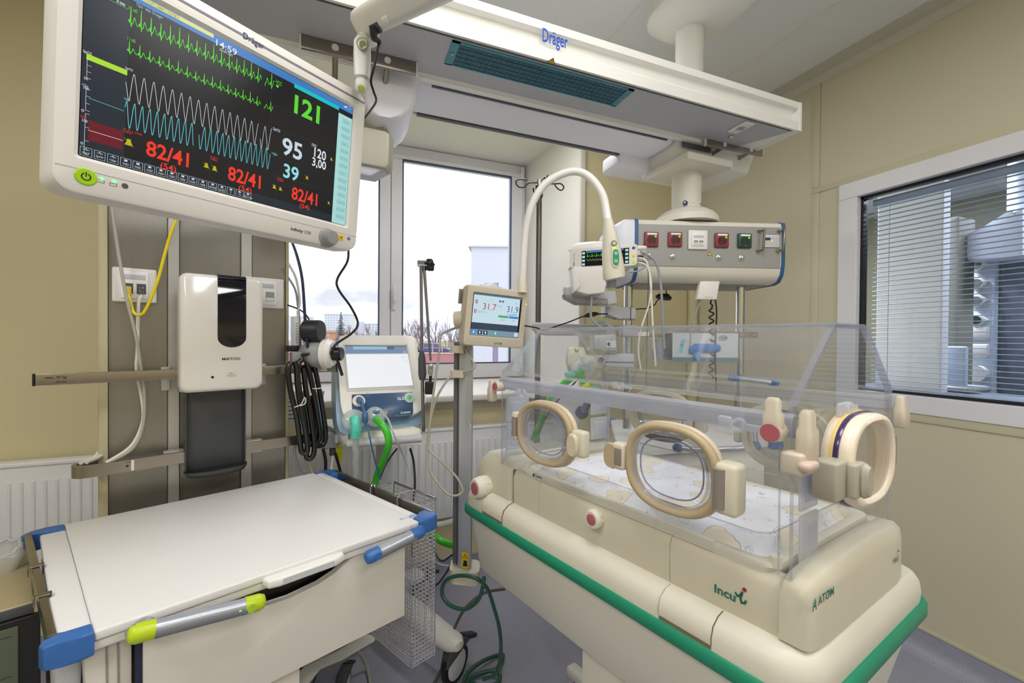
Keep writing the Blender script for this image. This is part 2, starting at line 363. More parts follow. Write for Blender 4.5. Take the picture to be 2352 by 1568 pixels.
# panel radiators
RAD = mat('white_radiator_paint', rgb(234, 234, 236), .35)
def radiator(x0, x1, z0, z1, y, label):
    t = thing('panel_radiator', label, 'radiator', ((x0+x1)/2, y, z0), 'panel radiators under the windows')
    b = B().bb(W0, (x0, y, z0), (x1, y+.012, z1), .004); fr = F((x0, y, z0))
    p = .0345*1.02; n = int((x1-x0-.06)/p)
    for i in range(n):
        c = x0+.045+i*p
        b.prism([(c-.009, y+.003, z0+.05), (c-.004, y-.006, z0+.05), (c+.004, y-.006, z0+.05), (c+.009, y+.003, z0+.05)], (0, 0, z1-z0-.11), .002, 1)
    obj('front_panel', b, RAD, t)
    b = B().bb(W0, (x0-.002, y-.006, z1-.004), (x1+.002, y+.055, z1+.014), .005); obj('top_grille', b, RAD, t)
    obj('rear_panel', B().bb(W0, (x0, y+.045, z0), (x1, y+.058, z1), .003), RAD, t)
    b = B(); b.bb(W0, (x0-.003, y+.002, z0), (x0+.002, y+.058, z1), .002); obj('side_cover', b, RAD, t); obj('side_cover', B().bb(W0, (x1-.002, y+.002, z0), (x1+.003, y+.058, z1), .002), RAD, t)
    return t
YRD = 2.245
zr1 = onY(1100, 977, YRD).z-.014; zr0 = onY(1020, 1190, YRD).z
radiator(-2.35, -.66, zr0-.03, onY(100, 1060, YRD).z-.012, YRD, 'long white panel radiator on the beige wall left of the service column')
radiator(-.48, 1.25, zr0, zr1, YRD, 'white panel radiator under the outdoor window behind the ventilator')
# ================================================================ beyond the outdoor window
GZ = -4.2
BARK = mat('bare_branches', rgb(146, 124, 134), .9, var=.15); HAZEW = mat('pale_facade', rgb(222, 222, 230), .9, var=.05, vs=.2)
struct('ground', B().bb(W0, (-260, 5, GZ-.2), (420, 600, GZ)), mat('autumn_grass', rgb(150, 156, 104), .9, var=.2, vs=.3))
def bare_tree(p, h, seed, label, spread=.5):
    rnd = random.Random(seed); t = thing('bare_tree', label, 'tree', p, 'bare trees outside'); b = B(); p = V(p)
    tw = B()
    def grow(bb, a, d, L, r, k):
        e = a+d*L; mpt = a+d*L*.5+V((rnd.uniform(-1, 1), rnd.uniform(-1, 1), 0))*L*.06
        bb.tube([a, mpt, e], [r, r*.8, r*.55], 4)
        if k == 0: return
        for i in range(4 if k > 1 else 5):
            q = rnd.uniform(.35, 1) if i else 1; s = spread*(1.1 if k > 1 else 1.3)
            nd = (d+V((rnd.uniform(-s, s), rnd.uniform(-s, s), rnd.uniform(-.1, .45)))).normalized()
            grow(tw if k <= 2 else bb, a+d*L*q, nd, L*rnd.uniform(.5, .72), r*.5, k-1)
    grow(b, p, V((0, 0, 1)), h*.36, h*.022, 4)
    obj('trunk', b, BARK, t, 60); obj('crown', tw, BARK, t, 60); return t
def at_dist(u, d, z=GZ): q = atd(u, 776, d); q.z = z; return q
TL = [(945, 62, 10.5, 'bare bushy tree left of the folding arm in the right window pane'), (1000, 70, 11, 'bare tree behind the parked car'), (1040, 66, 10.2, 'bare tree just left of the incubator display'), (1085, 75, 11.6, 'bare tree hidden partly by the incubator display'),
      (845, 66, 10, 'bare tree left of the window mullion'), (815, 85, 10.6, 'thin bare tree beside the grey lamp box'), (700, 80, 9.6, 'bare tree behind the hose bundle'), (730, 90, 9.4, 'bare tree left of the spruce'), (965, 90, 11.5, 'tall distant bare tree in the right pane'), (1060, 92, 12, 'distant bare tree behind the pole')]
for i, (u, d, h, lb) in enumerate(TL): bare_tree(at_dist(u, d), h, i+3, lb)
t = thing('spruce', 'dark conical spruce seen through the left window pane', 'tree', at_dist(783, 70)); p = at_dist(783, 70); rnd = random.Random(5)
obj('trunk', B().cyl(p, p+V((0, 0, 9)), .2, .04, 6), BARK, t); b = B()
for k in range(26):
    z = 1.2+k*.33; R = (9.9-z)*.27
    for j in range(9):
        a = rnd.uniform(0, 6.28); d = V((math.cos(a), math.sin(a), -.15)); c = p+V((0, 0, z)); e = c+d*R*rnd.uniform(.7, 1.15)
        sd = d.cross(V((0, 0, 1))).normalized()*R*.22
        b.loft([[c+V((0, 0, .15)), c-V((0, 0, .1)), c+sd*.2], [(c+e)/2+sd+V((0, 0, -.1)), (c+e)/2-sd+V((0, 0, -.1)), (c+e)/2+V((0, 0, .12))], [e+V((.01, 0, 0)), e-V((.01, 0, 0)), e+V((0, 0, .01))]])
obj('foliage', b, mat('spruce_needles', rgb(92, 104, 116), .95, var=.2), t)
def block(u0, u1, d, v, label, m, nw=(8, 7), dep=12, name='apartment_block'):
    a, c = at_dist(u0, d), at_dist(u1, d); x = (c-a); L = x.length; x.normalize(); y = V((-x.y, x.x, 0)); top = atd((u0+u1)/2, v, d).z
    t = thing(name, label, 'building', a); fr = F(a, x, y)
    obj('facade', B().bb(fr, (0, 0, 0), (L, dep, top-GZ)), m, t, 0)
    b = B(); h = top-GZ
    for i in range(nw[0]):
        for j in range(nw[1]):
            cx_, cz_ = L*(i+.5)/nw[0], h*(j+.6)/nw[1]; b.bb(fr, (cx_-L/nw[0]*.22, -.05, cz_-h/nw[1]*.25), (cx_+L/nw[0]*.22, .05, cz_+h/nw[1]*.18))
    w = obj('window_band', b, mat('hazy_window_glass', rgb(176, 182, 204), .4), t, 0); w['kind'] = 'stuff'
    obj('roof_edge', B().bb(fr, (-.3, -.3, h), (L+.3, dep, h+.6)), m, t, 0); return t
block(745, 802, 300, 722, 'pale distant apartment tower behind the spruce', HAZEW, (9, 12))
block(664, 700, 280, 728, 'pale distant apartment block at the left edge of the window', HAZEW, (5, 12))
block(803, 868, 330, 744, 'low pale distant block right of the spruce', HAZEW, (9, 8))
block(690, 760, 120, 764, 'orange brick building left of the spruce', mat('orange_brick', rgb(206, 150, 124), .9), (6, 5))
wb = mat('white_render_facade', rgb(206, 206, 216), .8, var=.02)
a = at_dist(1081, 17); t = thing('white_building', 'plain white building close outside at the right of the window', 'building', a)
fr = F(a, (FWD.y, -FWD.x, 0), FWD); topz = atd(1120, 568, 17).z-GZ
b = B(); ww = atd(1138, 700, 17); wx = (V((ww.x, ww.y, 0))-V((a.x, a.y, 0))).length; z1_, z2_ = atd(1138, 618, 17).z-GZ, atd(1138, 655, 17).z-GZ; z3_, z4_ = atd(1138, 798, 17).z-GZ, atd(1138, 838, 17).z-GZ
obj('facade', b.bb(fr, (0, .12, 0), (7, 8, topz)).bb(fr, (0, 0, 0), (wx-.1, .12, topz)).bb(fr, (wx+.12, 0, 0), (7, .12, topz)).bb(fr, (wx-.1, 0, z2_+.1), (wx+.12, .12, topz)), wb, t, 0)
obj('window_strip', B().bb(fr, (wx-.1, .1, 0), (wx+.12, .125, z2_)), mat('lilac_glass', rgb(160, 142, 172), .3), t, 0)
obj('roof_edge', B().bb(fr, (-.12, -.12, topz), (7.1, 8, topz+.07)), wb, t, 0)
t = thing('garden_wall', 'long low pink painted wall behind the road', 'wall', at_dist(1000, 36))
a, c = at_dist(640, 38), at_dist(1300, 38); x = (c-a).normalized(); fr = F(a, x, V((-x.y, x.x, 0))); L = (c-a).length; zz = atd(1000, 812, 38).z-GZ
obj('wall_panel', B().bb(fr, (0, 0, 0), (L, .25, zz)), mat('pink_wall_paint', rgb(196, 132, 138), .85, var=.1), t, 0)
obj('coping', B().bb(fr, (-.05, -.08, zz), (L, .33, zz+.09)), mat('pale_coping', rgb(226, 200, 186), .8), t, 0)
b = B()
for k in range(2): b.bb(fr, (0, .1, zz+.5+k*.45), (L, .15, zz+.55+k*.45))
for k in range(30): b.bb(fr, (L*k/30, .08, zz), (L*k/30+.09, .16, zz+1))
obj('railing', b, mat('pale_pink_rail', rgb(205, 160, 168), .8), t, 0)['kind'] = 'stuff'
p = at_dist(990, 46); zc = atd(990, 803, 46).z
t = thing('parked_car', 'dark blue car outside beyond the folding arm', 'car', p); x = V((FWD.y, -FWD.x, 0)); fr = F((p.x, p.y, zc-.7), x, FWD)
obj('body', B().prism([fr(-2.1, -.8, .3), fr(-2.1, -.8, .85), (fr(-1.3, -.8, .95)), fr(-.7, -.8, 1.42), fr(.8, -.8, 1.42), fr(1.4, -.8, .95), fr(2.1, -.8, .8), fr(2.1, -.8, .3)], FWD*1.6, .08), mat('blue_car_paint', rgb(84, 92, 128), .3), t)
for k in (-1.3, 1.3):
    obj('wheel', B().cyl(fr(k, -.85, .32), fr(k, -.6, .32), .32), BLACK, t)
struct('embankment', B().bb(F((p.x, p.y, 0), x, FWD), (-30, -4, GZ), (30, 6, zc-.7)), mat('asphalt', rgb(150, 146, 152), .9))
p = at_dist(829, 40); za = atd(829, 738, 40).z; zb_ = atd(829, 767, 40).z
t = thing('street_lamp', 'grey box on a thin mast outside right of the spruce', 'lamp', p)
obj('mast', B().cyl(p, (p.x, p.y, zb_), .09), mat('pale_mast', rgb(200, 200, 215), .7), t); obj('head', B().box(F((p.x, p.y, (za+zb_)/2), x, FWD), (0, 0, 0), (.52, .3, za-zb_), .05), MATS['pale_mast'], t)

# ================================================================ the room next door behind the blind
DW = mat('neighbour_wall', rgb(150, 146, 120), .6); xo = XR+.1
b = B().bb(W0, (xo+3.2, -1.4, 0), (xo+3.3, 4.3, ZC)); struct('wall_neighbour_far', b, DW)
struct('wall_neighbour_side', B().bb(W0, (xo, -1.5, 0), (xo+3.3, -1.4, ZC)), DW)
b = B().bb(W0, (xo, 3.6, 0), (xo+.25, 3.7, ZC)).bb(W0, (xo+1.1, 3.6, 0), (xo+3.3, 3.7, ZC)).bb(W0, (xo+.25, 3.6, 0), (xo+1.1, 3.7, 1.0)).bb(W0, (xo+.25, 3.6, 2.3), (xo+1.1, 3.7, ZC))
struct('wall_neighbour_back', b, DW, smooth=0)
struct('floor_neighbour', B().bb(W0, (xo, -1.5, -.05), (xo+3.3, 3.7, 0)), FLOOR)
b = B().bb(W0, (xo, -1.5, ZC), (xo+3.3, 3.7, ZC+.05)); struct('ceiling_neighbour', b, CEIL, smooth=0)
b = B()
for k in range(1, 6): b.bb(W0, (xo, -1.5+k*.62, ZC-.006), (xo+3.3, -1.5+k*.62+.03, ZC+.001))
for k in range(1, 6): b.bb(W0, (xo+k*.6, -1.5, ZC-.006), (xo+k*.6+.03, 3.7, ZC+.001))
struct('trim_16', b, mat('ceiling_grid', rgb(90, 96, 104), .6), smooth=0)
struct('door_1', B().bb(W0, (3.25, onX(2164, 700, 3.25).y, 0), (3.33, onX(2012, 700, 3.25).y, 2.30), .01), mat('pale_door', rgb(232, 232, 234), .5))
PALEB = mat('pale_blue_panel', rgb(190, 202, 220), .5)
def N(u, v, X=3.9): return onX(u, v, X)
a, c = N(2222, 1000), N(2292, 560); t = thing('media_column', 'pale blue supply column with diamond sockets in the next room', 'supply column', (a.x, (a.y+c.y)/2, 0))
obj('column_body', B().bb(W0, (a.x, c.y, 0), (a.x+.2, a.y, N(2250, 575).z), .02), PALEB, t)
obj('side_panel', B().bb(W0, (a.x+.02, c.y-.25, 0), (a.x+.22, c.y, N(2250, 600).z), .01), mat('slate_panel', rgb(96, 104, 118), .5), t)
for i, v in enumerate((608, 650, 690, 735, 857)):
    q = N(2247, v); r = .055 if i < 4 else .05
    s = obj('gas_socket', B().prism([(q.x-.03, q.y-r, q.z), (q.x-.03, q.y, q.z+r), (q.x-.03, q.y+r, q.z), (q.x-.03, q.y, q.z-r)], (.03, 0, 0), .008) if i < 4 else B().cyl((q.x-.05, q.y, q.z), q, .055), WHITE, t)
    obj('socket_ring', B().cyl((q.x-.036, q.y, q.z), (q.x-.02, q.y, q.z), .026 if i < 4 else .03), mat('socket_%s' % ('green' if i == 3 else 'grey' if i < 4 else 'red'), rgb(24, 70, 56) if i == 3 else rgb(110, 118, 130) if i < 4 else rgb(140, 50, 60), .4), s)
for v in (765, 805): 
    q = N(2247, v); obj('socket_plate', B().box(W0, (q.x-.012, q.y, q.z), (.03, .11, .09), .01), WHITE, t)
a, c = N(2180, 620, 3.7), N(2352, 480, 3.7)
t = thing('supply_beam', 'white ceiling supply beam with a slanted end in the next room', 'supply beam', (3.8, a.y, 2.0))
obj('beam_body', B().prism([N(2196, 545, 3.7), N(2205, 600, 3.7), N(2352, 590, 3.7), N(2352, 468, 3.7), N(2330, 490, 3.7)], (.3, 0, 0), .03), mat('pale_beam_paint', rgb(205, 210, 222), .4), t)
b = B(); q = N(2330, 480, 3.8); b.cyl((q.x+.12, q.y, q.z-.1), (q.x+.12, q.y, ZC), .07); obj('ceiling_post', b, MATS['pale_beam_paint'], t)
t = thing('work_table', 'dark table against the wall of the next room', 'table', (3.8, 1.2, 0)); za = N(2250, 905, 3.4).z
obj('table_top', B().bb(W0, (3.1, .2, za-.04), (3.58, 1.85, za), .01), mat('grey_laminate', rgb(120, 128, 140), .4), t)
for yy in (.25, 1.78): obj('leg', B().bb(W0, (3.15, yy, 0), (3.2, yy+.05, za-.04)), DGREY, t)
t = thing('equipment_case', 'grey monitor standing on the table in the next room', 'monitor', (3.4, 1.35, za)); q = N(2195, 795, 3.4); q2 = N(2130, 880, 3.4)
obj('case_body', B().bb(W0, (3.35, N(2240, 880, 3.4).y, za), (3.6, N(2150, 880, 3.4).y, q2.z), .02), GREY, t)
obj('screen', B().bb(W0, (3.38, N(2222, 800, 3.4).y, q2.z), (3.42, N(2172, 800, 3.4).y, q.z), .01), PALEB, t)
t = thing('tall_cabinet', 'dark grey tall cabinet behind the supply column of the next room', 'cabinet', (4.6, .6, 0)); 
obj('cabinet_body', B().bb(W0, (4.5, -.9, 0), (5.0, .45, 2.1), .01), mat('dark_cabinet', rgb(84, 88, 84), .5), t); obj('door', B().bb(W0, (4.485, -.88, .05), (4.5, -.22, 2.08), .003), mat('dark_cabinet_door', rgb(92, 96, 92), .45), t); obj('door', B().bb(W0, (4.485, -.2, .05), (4.5, .43, 2.08), .003), MATS['dark_cabinet_door'], t)
t = thing('wall_column', 'grey pillar right of the white door in the next room', 'pillar', (3.6, 1.9, 0)); a, c = N(2165, 700, 3.6), N(2200, 700, 3.6)
obj('pillar_body', B().bb(W0, (3.6, c.y, 0), (3.8, a.y, N(2180, 500, 3.6).z), .01), mat('grey_pillar', rgb(130, 130, 118), .6), t)
# the blind, a few centimetres behind the glass
t = thing('venetian_blind', 'open venetian blind behind the observation window glass', 'blind', (XR+.07, .5, 1.1)); SL = mat('blind_slat', rgb(176, 190, 196), .4)
ya, yb = gy1+.1, onX(2008, 500, XR+.07).y; zt_, zb_ = 2.00, 1.098
b = B(); n = 40
for k in range(n):
    z = zb_+.02+(zt_-zb_-.03)*k/(n-1); b.prism([(XR+.058, 0, z-.0008), (XR+.070, 0, z+.0016), (XR+.082, 0, z-.0008), (XR+.082, 0, z-.0002), (XR+.070, 0, z+.0022), (XR+.058, 0, z-.0002)], (0, .001, 0))
b2 = B()
for k in range(n):
    z = zb_+.02+(zt_-zb_-.03)*k/(n-1)
    obj('slat', B().prism([(XR+.058, ya, z-.0010), (XR+.070, ya, z+.0012), (XR+.082, ya, z-.0010), (XR+.082, ya, z+.0000), (XR+.070, ya, z+.0022), (XR+.058, ya, z+.0000)], (0, yb-ya, 0)), SL, t, 0)
b.bm.free(); b2.bm.free()
obj('head_rail', B().bb(W0, (XR+.056, ya, zt_), (XR+.084, yb, zt_+.03), .002), SL, t); obj('bottom_rail', B().bb(W0, (XR+.058, ya, zb_), (XR+.082, yb, zb_+.012), .002), SL, t)
for yy in (yb-.07, yb-.52, yb-.54, yb-1.1): obj('ladder_cord', B().cyl((XR+.055, yy, zb_), (XR+.055, yy, zt_), .0012, n=6), SL, t)
area('neighbour_window_light', (XR+1.3, 2.2, ZC-.06), (.5, .5), 110, (.9, .95, 1))
area('neighbour_lamp_light', (XR+1.7, .4, ZC-.06), (.5, .5), 50, (.9, .95, 1))
for i, (x, y, lb) in enumerate(((XR+1.3, 2.2, 'square ceiling light by the white door of the next room'), (XR+1.7, .4, 'square ceiling light over the table of the next room'))):
    t = thing('ceiling_light', lb, 'ceiling light', (x, y, ZC-.001)); obj('diffuser', B().bb(W0, (x-.27, y-.27, ZC-.03), (x+.27, y+.27, ZC-.01)), glow('neighbour_diffuser', (.9, .95, 1, 1), .9), t, 0)
    obj('frame', B().bb(W0, (x-.29, y-.29, ZC-.012), (x+.29, y+.29, ZC-.001)), WHITE, t)
# ================================================================ overhead supply beam
BW = mat('beam_white_paint', rgb(236, 235, 230), .35); BG = mat('beam_grey_panel', rgb(180, 181, 188), .4); BL = mat('beam_duct_paint', rgb(240, 240, 250), .4)
ZB = 2.15
yF = onz(1830, 299, ZB).y                                   # front lower edge
xE = onY(1843, 270, yF).x; zT = onY(1845, 240, yF).z
yR = onz(1350, 268, ZB-.0).y; xS = -.60
t = thing('supply_beam', 'long white ceiling supply beam with grey underside and teal lamp', 'supply beam', (.6, 1.2, ZB))
h = zT-ZB
prof = [(yF, ZB), (yF-.004, ZB+h*.30), (yF+.012, ZB+h*.36), (yF+.02, ZB+h*.5), (yF+.012, ZB+h*.74), (yF-.004, ZB+h*.78), (yF-.004, zT), (yF+.03, zT+.012), (yF+.28, zT+.012), (yR+.02, ZB+.05), (yR+.02, ZB), (yR-.004, ZB-.012), (yR-.022, ZB-.012), (yR-.024, ZB-.001)]
obj('beam_body', B().prism([(xS, a, c) for a, c in prof], (xE-.03-xS, 0, 0)), BW, t, 40)
e = .026
obj('end_cap', B().prism([(xE-.03, yF-.005, ZB-.002), (xE-.03, yF-.005, zT+.001), (xE-.03, yF+.03, zT+.014), (xE-.03, yF+.28, zT+.014), (xE-.03, yR+.03, ZB+.05), (xE-.03, yR+.03, ZB-.004)], (e, 0, 0), .008), BW, t)
obj('underside_panel', B().prism([(xS, yF+.012, ZB-.002), (xS, yR-.03, ZB-.002), (onz(1640, 325, ZB).x+.12, yR-.03, ZB-.002), (xE-.045, yF+.012, ZB-.002)], (0, 0, .004)), BG, t, 0)
obj('panel_seam', B().bb(W0, (xS, yF+.0085, ZB-.003), (xE-.05, yF+.0115, ZB+.001)), DGREY, t, 0)
# teal louvred lamp
q = [onz(u, v, ZB) for u, v in ((1037, 88), (1451, 203), (1420, 243), (1023, 144))]
x0, x1 = (q[0].x+q[3].x)/2, (q[1].x+q[2].x)/2; y0, y1 = (q[0].y+q[1].y)/2, (q[2].y+q[3].y)/2
TEAL = mat('teal_acrylic', rgb(18, 134, 156), .22, spec=.6); TEALD = mat('teal_louvre_recess', rgb(4, 78, 98), .35); TEALL = mat('teal_louvre_blade', rgb(14, 104, 126), .3)
l = obj('teal_lamp', B().bb(W0, (x0, y0, ZB-.005), (x0+.022, y1, ZB-.001)).bb(W0, (x1-.022, y0, ZB-.005), (x1, y1, ZB-.001)).bb(W0, (x0, y0, ZB-.005), (x1, y0+.006, ZB-.001)).bb(W0, (x0, y1-.004, ZB-.005), (x1, y1, ZB-.001)), TEAL, t, 0)
obj('lamp_cover', B().bb(W0, (x0+.02, y0+.004, ZB-.0035), (x1-.02, y1-.003, ZB-.0025)), TEALD, l, 0)
b = B(); nx = 34
for k in range(nx+1): x = x0+.024+(x1-x0-.048)*k/nx; b.bb(W0, (x-.0006, y0+.006, ZB-.0048), (x+.0006, y1-.004, ZB-.003))
for k in range(1, 5): y = y0+.006+(y1-y0-.01)*k/5; b.bb(W0, (x0+.024, y-.0006, ZB-.0048), (x1-.024, y+.0006, ZB-.003))
obj('louvre_grid', b, TEALL, l, 0)
for x in (x0+.011, x1-.011): obj('screw', B().cyl((x, (y0+y1)/2, ZB-.007), (x, (y0+y1)/2, ZB-.004), .0045), STEEL, l)
# logo and warning sign on the front board
DB = mat('logo_blue', rgb(10, 70, 180), .45, var=0)
fr = F((onY(1245, 105, yF-.004).x, yF-.0046, ZB), (1, 0, 0), (0, 0, 1), (0, -1, 0)); a = onY(1245, 103, yF-.004); c = onY(1303, 88, yF-.004)
text('lettering', 'Dräger', F((a.x, yF-.005, a.z-.004), (1, 0, 0), (0, 0, 1), (0, -1, 0)), 0, -.001, .052, DB, t, w=c.x-a.x, bold=.015, z=.002, label='blue maker lettering')
def warn_tri(parent, fr, s, mark='!'):
    k = obj('warning_sign', B().prism([fr(-s/2, 0, .0004), fr(s/2, 0, .0004), fr(0, s*.87, .0004)], fr.z*.0004), INK, parent, 0)
    i = s*.76; obj('yellow_field', B().prism([fr(-i/2, s*.06, .0009), fr(i/2, s*.06, .0009), fr(0, s*.06+i*.87, .0009)], fr.z*.0003), mat('warning_yellow', rgb(244, 196, 20), .5, var=0), k, 0)
    text('warning_mark', mark, fr, 0, s*.33, s*.42, INK, k, align='c', z=.0014, bold=.02)
p = onz(1272, 134, ZB); warn_tri(t, F((p.x, yF+.004, ZB-.001), (1, 0, 0), (0, -.75, .2), (0, 0, -1)), .026)
# socket and bolt near the right end
p = onz(1702, 290, ZB); fr = F((p.x, p.y, ZB-.002), (1, 0, 0), (0, -1, 0), (0, 0, -1))
s = obj('power_socket', B().box(fr, (0, 0, .003), (.05, .082, .006), .003), WHITE, t); obj('socket_well', B().cyl(fr(0, 0, .0055), fr(0, 0, .0065), .0185), LGREY, s); obj('socket_core', B().cyl(fr(0, 0, .006), fr(0, 0, .007), .012), GREY, s)
p = onz(1679, 311, ZB); obj('earth_bolt', B().lathe((p.x, p.y, ZB-.002), (0, 0, -1), [(.011, 0), (.011, .004), (.007, .005), (.006, .009), (.003, .009)], 20), CHROME, t)
# lower service duct hung beside the beam
yd0 = onz(1250, 245, ZB).y; zd = ZB-.01
yd1 = onz(1200, 312, zd).y+.0; xa = onz(950, 215, zd).x+.0; xb = onz(1545, 330, zd).x
for u in (): pass
g = obj('lower_duct', B().prism([(xa, yd0+.012, zd+.10), (xa, yd0+.010, zd+.03), (xa, yd0+.035, zd+.005), (xa, yd0+.07, zd), (xa, yd1-.018, zd), (xa, yd1-.004, zd+.012), (xa, yd1, zd+.05), (xa, yd1, zd+.12)], (xb-xa, 0, 0)), BL, t, 40)
obj('track', B().bb(W0, (xS, yR+.02, ZB-.001), (xb+.35, yd0+.02, ZB+.05)), BW, t, 0); obj('track_slot', B().bb(W0, (xa+.05, yR+.026, ZB-.003), (xb-.03, yR+.046, ZB+.01)), mat('dark_track', rgb(104, 104, 116), .4, .3), t, 0)
obj('rear_track', B().bb(W0, (xS, yd1+.001, zd), (xb-.04, yd1+.016, zd+.03)), BW, t, 0); obj('rear_track_slot', B().bb(W0, (xa+.03, yd1-.006, zd-.002), (xb-.06, yd1+.008, zd+.01)), MATS['dark_track'], t, 0)
# right trolley: moulded housing under the beam carrying the column
def rr(fr, x0, x1, y0, y1, r, z, n=6, sx=1):
    out = []
    for cx_, cy_, a0 in ((x1-r, y1-r, 0), (x0+r, y1-r, 90), (x0+r, y0+r, 180), (x1-r, y0+r, 270)):
        for k in range(n+1): a = math.radians(a0+90*k/n); out.append(fr(cx_+r*math.cos(a)*sx, cy_+r*math.sin(a), z))
    return out
def carriage(x0, x1, y0, y1, zt_, zb_, label=None, m=BW, drop=.045):
    b = B(); b.loft([rr(W0, x0, x1, y0, y1, .03, zt_), rr(W0, x0, x1, y0, y1, .03, zt_-drop*.3), rr(W0, x0+.01, x1-.02, y0+.01, y1-.005, .03, zt_-drop*.7), rr(W0, x0+.03, x1-.05, y0+.02, y1-.02, .04, zb_+.004), rr(W0, x0+.04, x1-.06, y0+.03, y1-.03, .04, zb_)])
    return b
cP = atd(1577, 395, 1.80); cxp, cyp = cP.x, cP.y
c = obj('column_carriage', carriage(xb-.0, cxp+.36, yR+.0, cyp+.22, ZB+.06, ZB-.075), BW, t, 50)
q = [onz(u, v, ZB-.075) for u, v in ((1503, 407), (1578, 372), (1647, 386), (1640, 405))]
obj('carriage_plate', B().bb(W0, (cxp-.12, cyp-.13, ZB-.10), (cxp+.12, cyp+.12, ZB-.07), .006), OFFW, c)
p = onz(1440, 372, ZB-.05); obj('carriage_wing', B().bb(W0, (p.x-.02, yd1-.02, ZB-.055), (cxp, yd1+.13, ZB+.02), .02), BL, c)
obj('shadow_gap', B().bb(W0, (xb+.02, yR-.003, ZB-.03), (cxp+.05, yR+.003, ZB-.004)), MATS['dark_track'], c)
# short steel equipment rails with two stand-off rods each
def short_rail(p0, p1, rods, label, nm='equipment_rail', hgt=.028, dirv=(0, 1, -.16), rl=.12):
    p0, p1 = V(p0), V(p1); x = (p1-p0).normalized(); r = thing(nm, label, 'rail', (p0+p1)/2, 'short steel rails under the supply beam'); fr = F(p0, x, V((0, 1, 0)), V((0, 0, 1))); L = (p1-p0).length
    obj('bar', B().bb(fr, (0, -.005, -hgt/2), (L, .005, hgt/2), .001), STEEL, r)
    for q in rods:
        c = fr(L*q, 0, 0); obj('rod', B().cyl(c+V((0, .004, -.004)), c+V(dirv).normalized()*rl, .0075), STEEL, r)
        obj('rod_cap', B().cyl(c+V((0, -.007, .003)), c+V((0, -.004, .003)), .009), WHITE, r)
    for q in (0, 1): obj('end_cap', B().box(fr, (L*q, 0, 0), (.004, .012, hgt+.002), .001), WHITE, r)
    return r
yq = onz(1685, 340, ZB-.012).y
short_rail(onY(1620, 327, yq), onY(1750, 352, yq), (.31, .78), 'short steel rail with two rods under the right end of the beam')
yq2 = yq-.03
p1 = onY(957, 160, yq2); p0 = onY(690, 95, yq2)
short_rail(p0, p1, (.28, .73), 'steel rail with two rods behind the big patient monitor', hgt=.036, dirv=(-.03, 1, -.5), rl=.15)
# left carriage: big moulded housing with round bottom that holds the arm of the monitor
yl = yd0-.02; a = onY(835, 180, yl); c2 = onY(965, 180, yl)
secs = []
for v, u0, u1 in ((150, 820, 975), (185, 820, 962), (215, 830, 958), (240, 836, 946), (258, 846, 928), (268, 862, 905)):
    A0, A1 = onY(u0, v, yl), onY(u1, v, yl); z = (A0.z+A1.z)/2; secs.append(rr(W0, A0.x, A1.x, yl, yl+.24, .02, z))
hb = obj('arm_carriage', B().loft(secs), BL, t, 50)
# ceiling support post of the beam
t2 = thing('ceiling_post', 'thick white round post with ceiling cover holding the supply beam', 'support post', (0, 0, ZC))
pp = onz(1583, 40, ZC-.06); u = onz(1584, 60, ZC-.09)
pc = V((u.x, u.y, 0)); rp = 30/965*((V((u.x, u.y, 0))).dot(FWD))
t2.location = (pc.x, pc.y, ZC)
obj('post', B().cyl((pc.x, pc.y, ZB+.1), (pc.x, pc.y, ZC-.06), rp, n=40), BW, t2)
obj('ceiling_cover', B().loft([rr(W0, pc.x-.17, pc.x+.17, pc.y-.30, pc.y+.14, .12, z, sx=1) if k < 4 else rr(W0, pc.x-.12, pc.x+.12, pc.y-.22, pc.y+.09, .1, z) for k, z in enumerate((ZC, ZC-.04, ZC-.06, ZC-.07, ZC-.115))]), BW, t2, 50)
# ================================================================ hanging service column and its supply head
t = thing('service_column', 'white service column hanging from the beam with a supply head of red and green sockets', 'service column', (cxp, cyp, 1.6))
zh = atd(1590, 508, 1.80).z; rc = 32/965*1.80
obj('column_tube', B().cyl((cxp, cyp, zh+.02), (cxp, cyp, ZB-.075), rc, n=40), OFFW, t)
obj('dome', B().lathe((cxp, cyp, zh), (0, 0, 1), [(.130, -.02), (.126, .006), (.112, .022), (.09, .036), (.065, .044), (.04, .047)], 40), OFFW, t)
p = atd(1574, 466, 1.80-rc)
def decal_disc(parent, p, n, r, m, name='sticker', up=V((0, 0, 1)), th=.0006):
    n = V(n).normalized(); return obj(name, B().cyl(p, V(p)+n*th, r, n=28), m, parent)
nn = -FWD
decal_disc(t, p, nn, .0105, NAVY, 'round_sticker'); decal_disc(t, p+nn*.0007+V((-.003, 0, .002)), nn, .0035, WHITE, 'sticker_symbol')
R_ = V((FWD.y, -FWD.x, 0)); fr = F(atd(1598, 466, 1.80-rc*.9), (R_+nn*-.35).normalized(), (0, 0, 1), nn)
lb = obj('white_sticker', B().box(fr, (0, 0, .001), (.04, .026, .0006)), PAPER, t, 0); text('sticker_print', '⚠ ▬ ▬', fr, -.016, -.004, .009, INK, lb, z=.0016) if False else text('sticker_print', 'A == m', fr, -.016, -.005, .010, INK, lb, z=.0016)
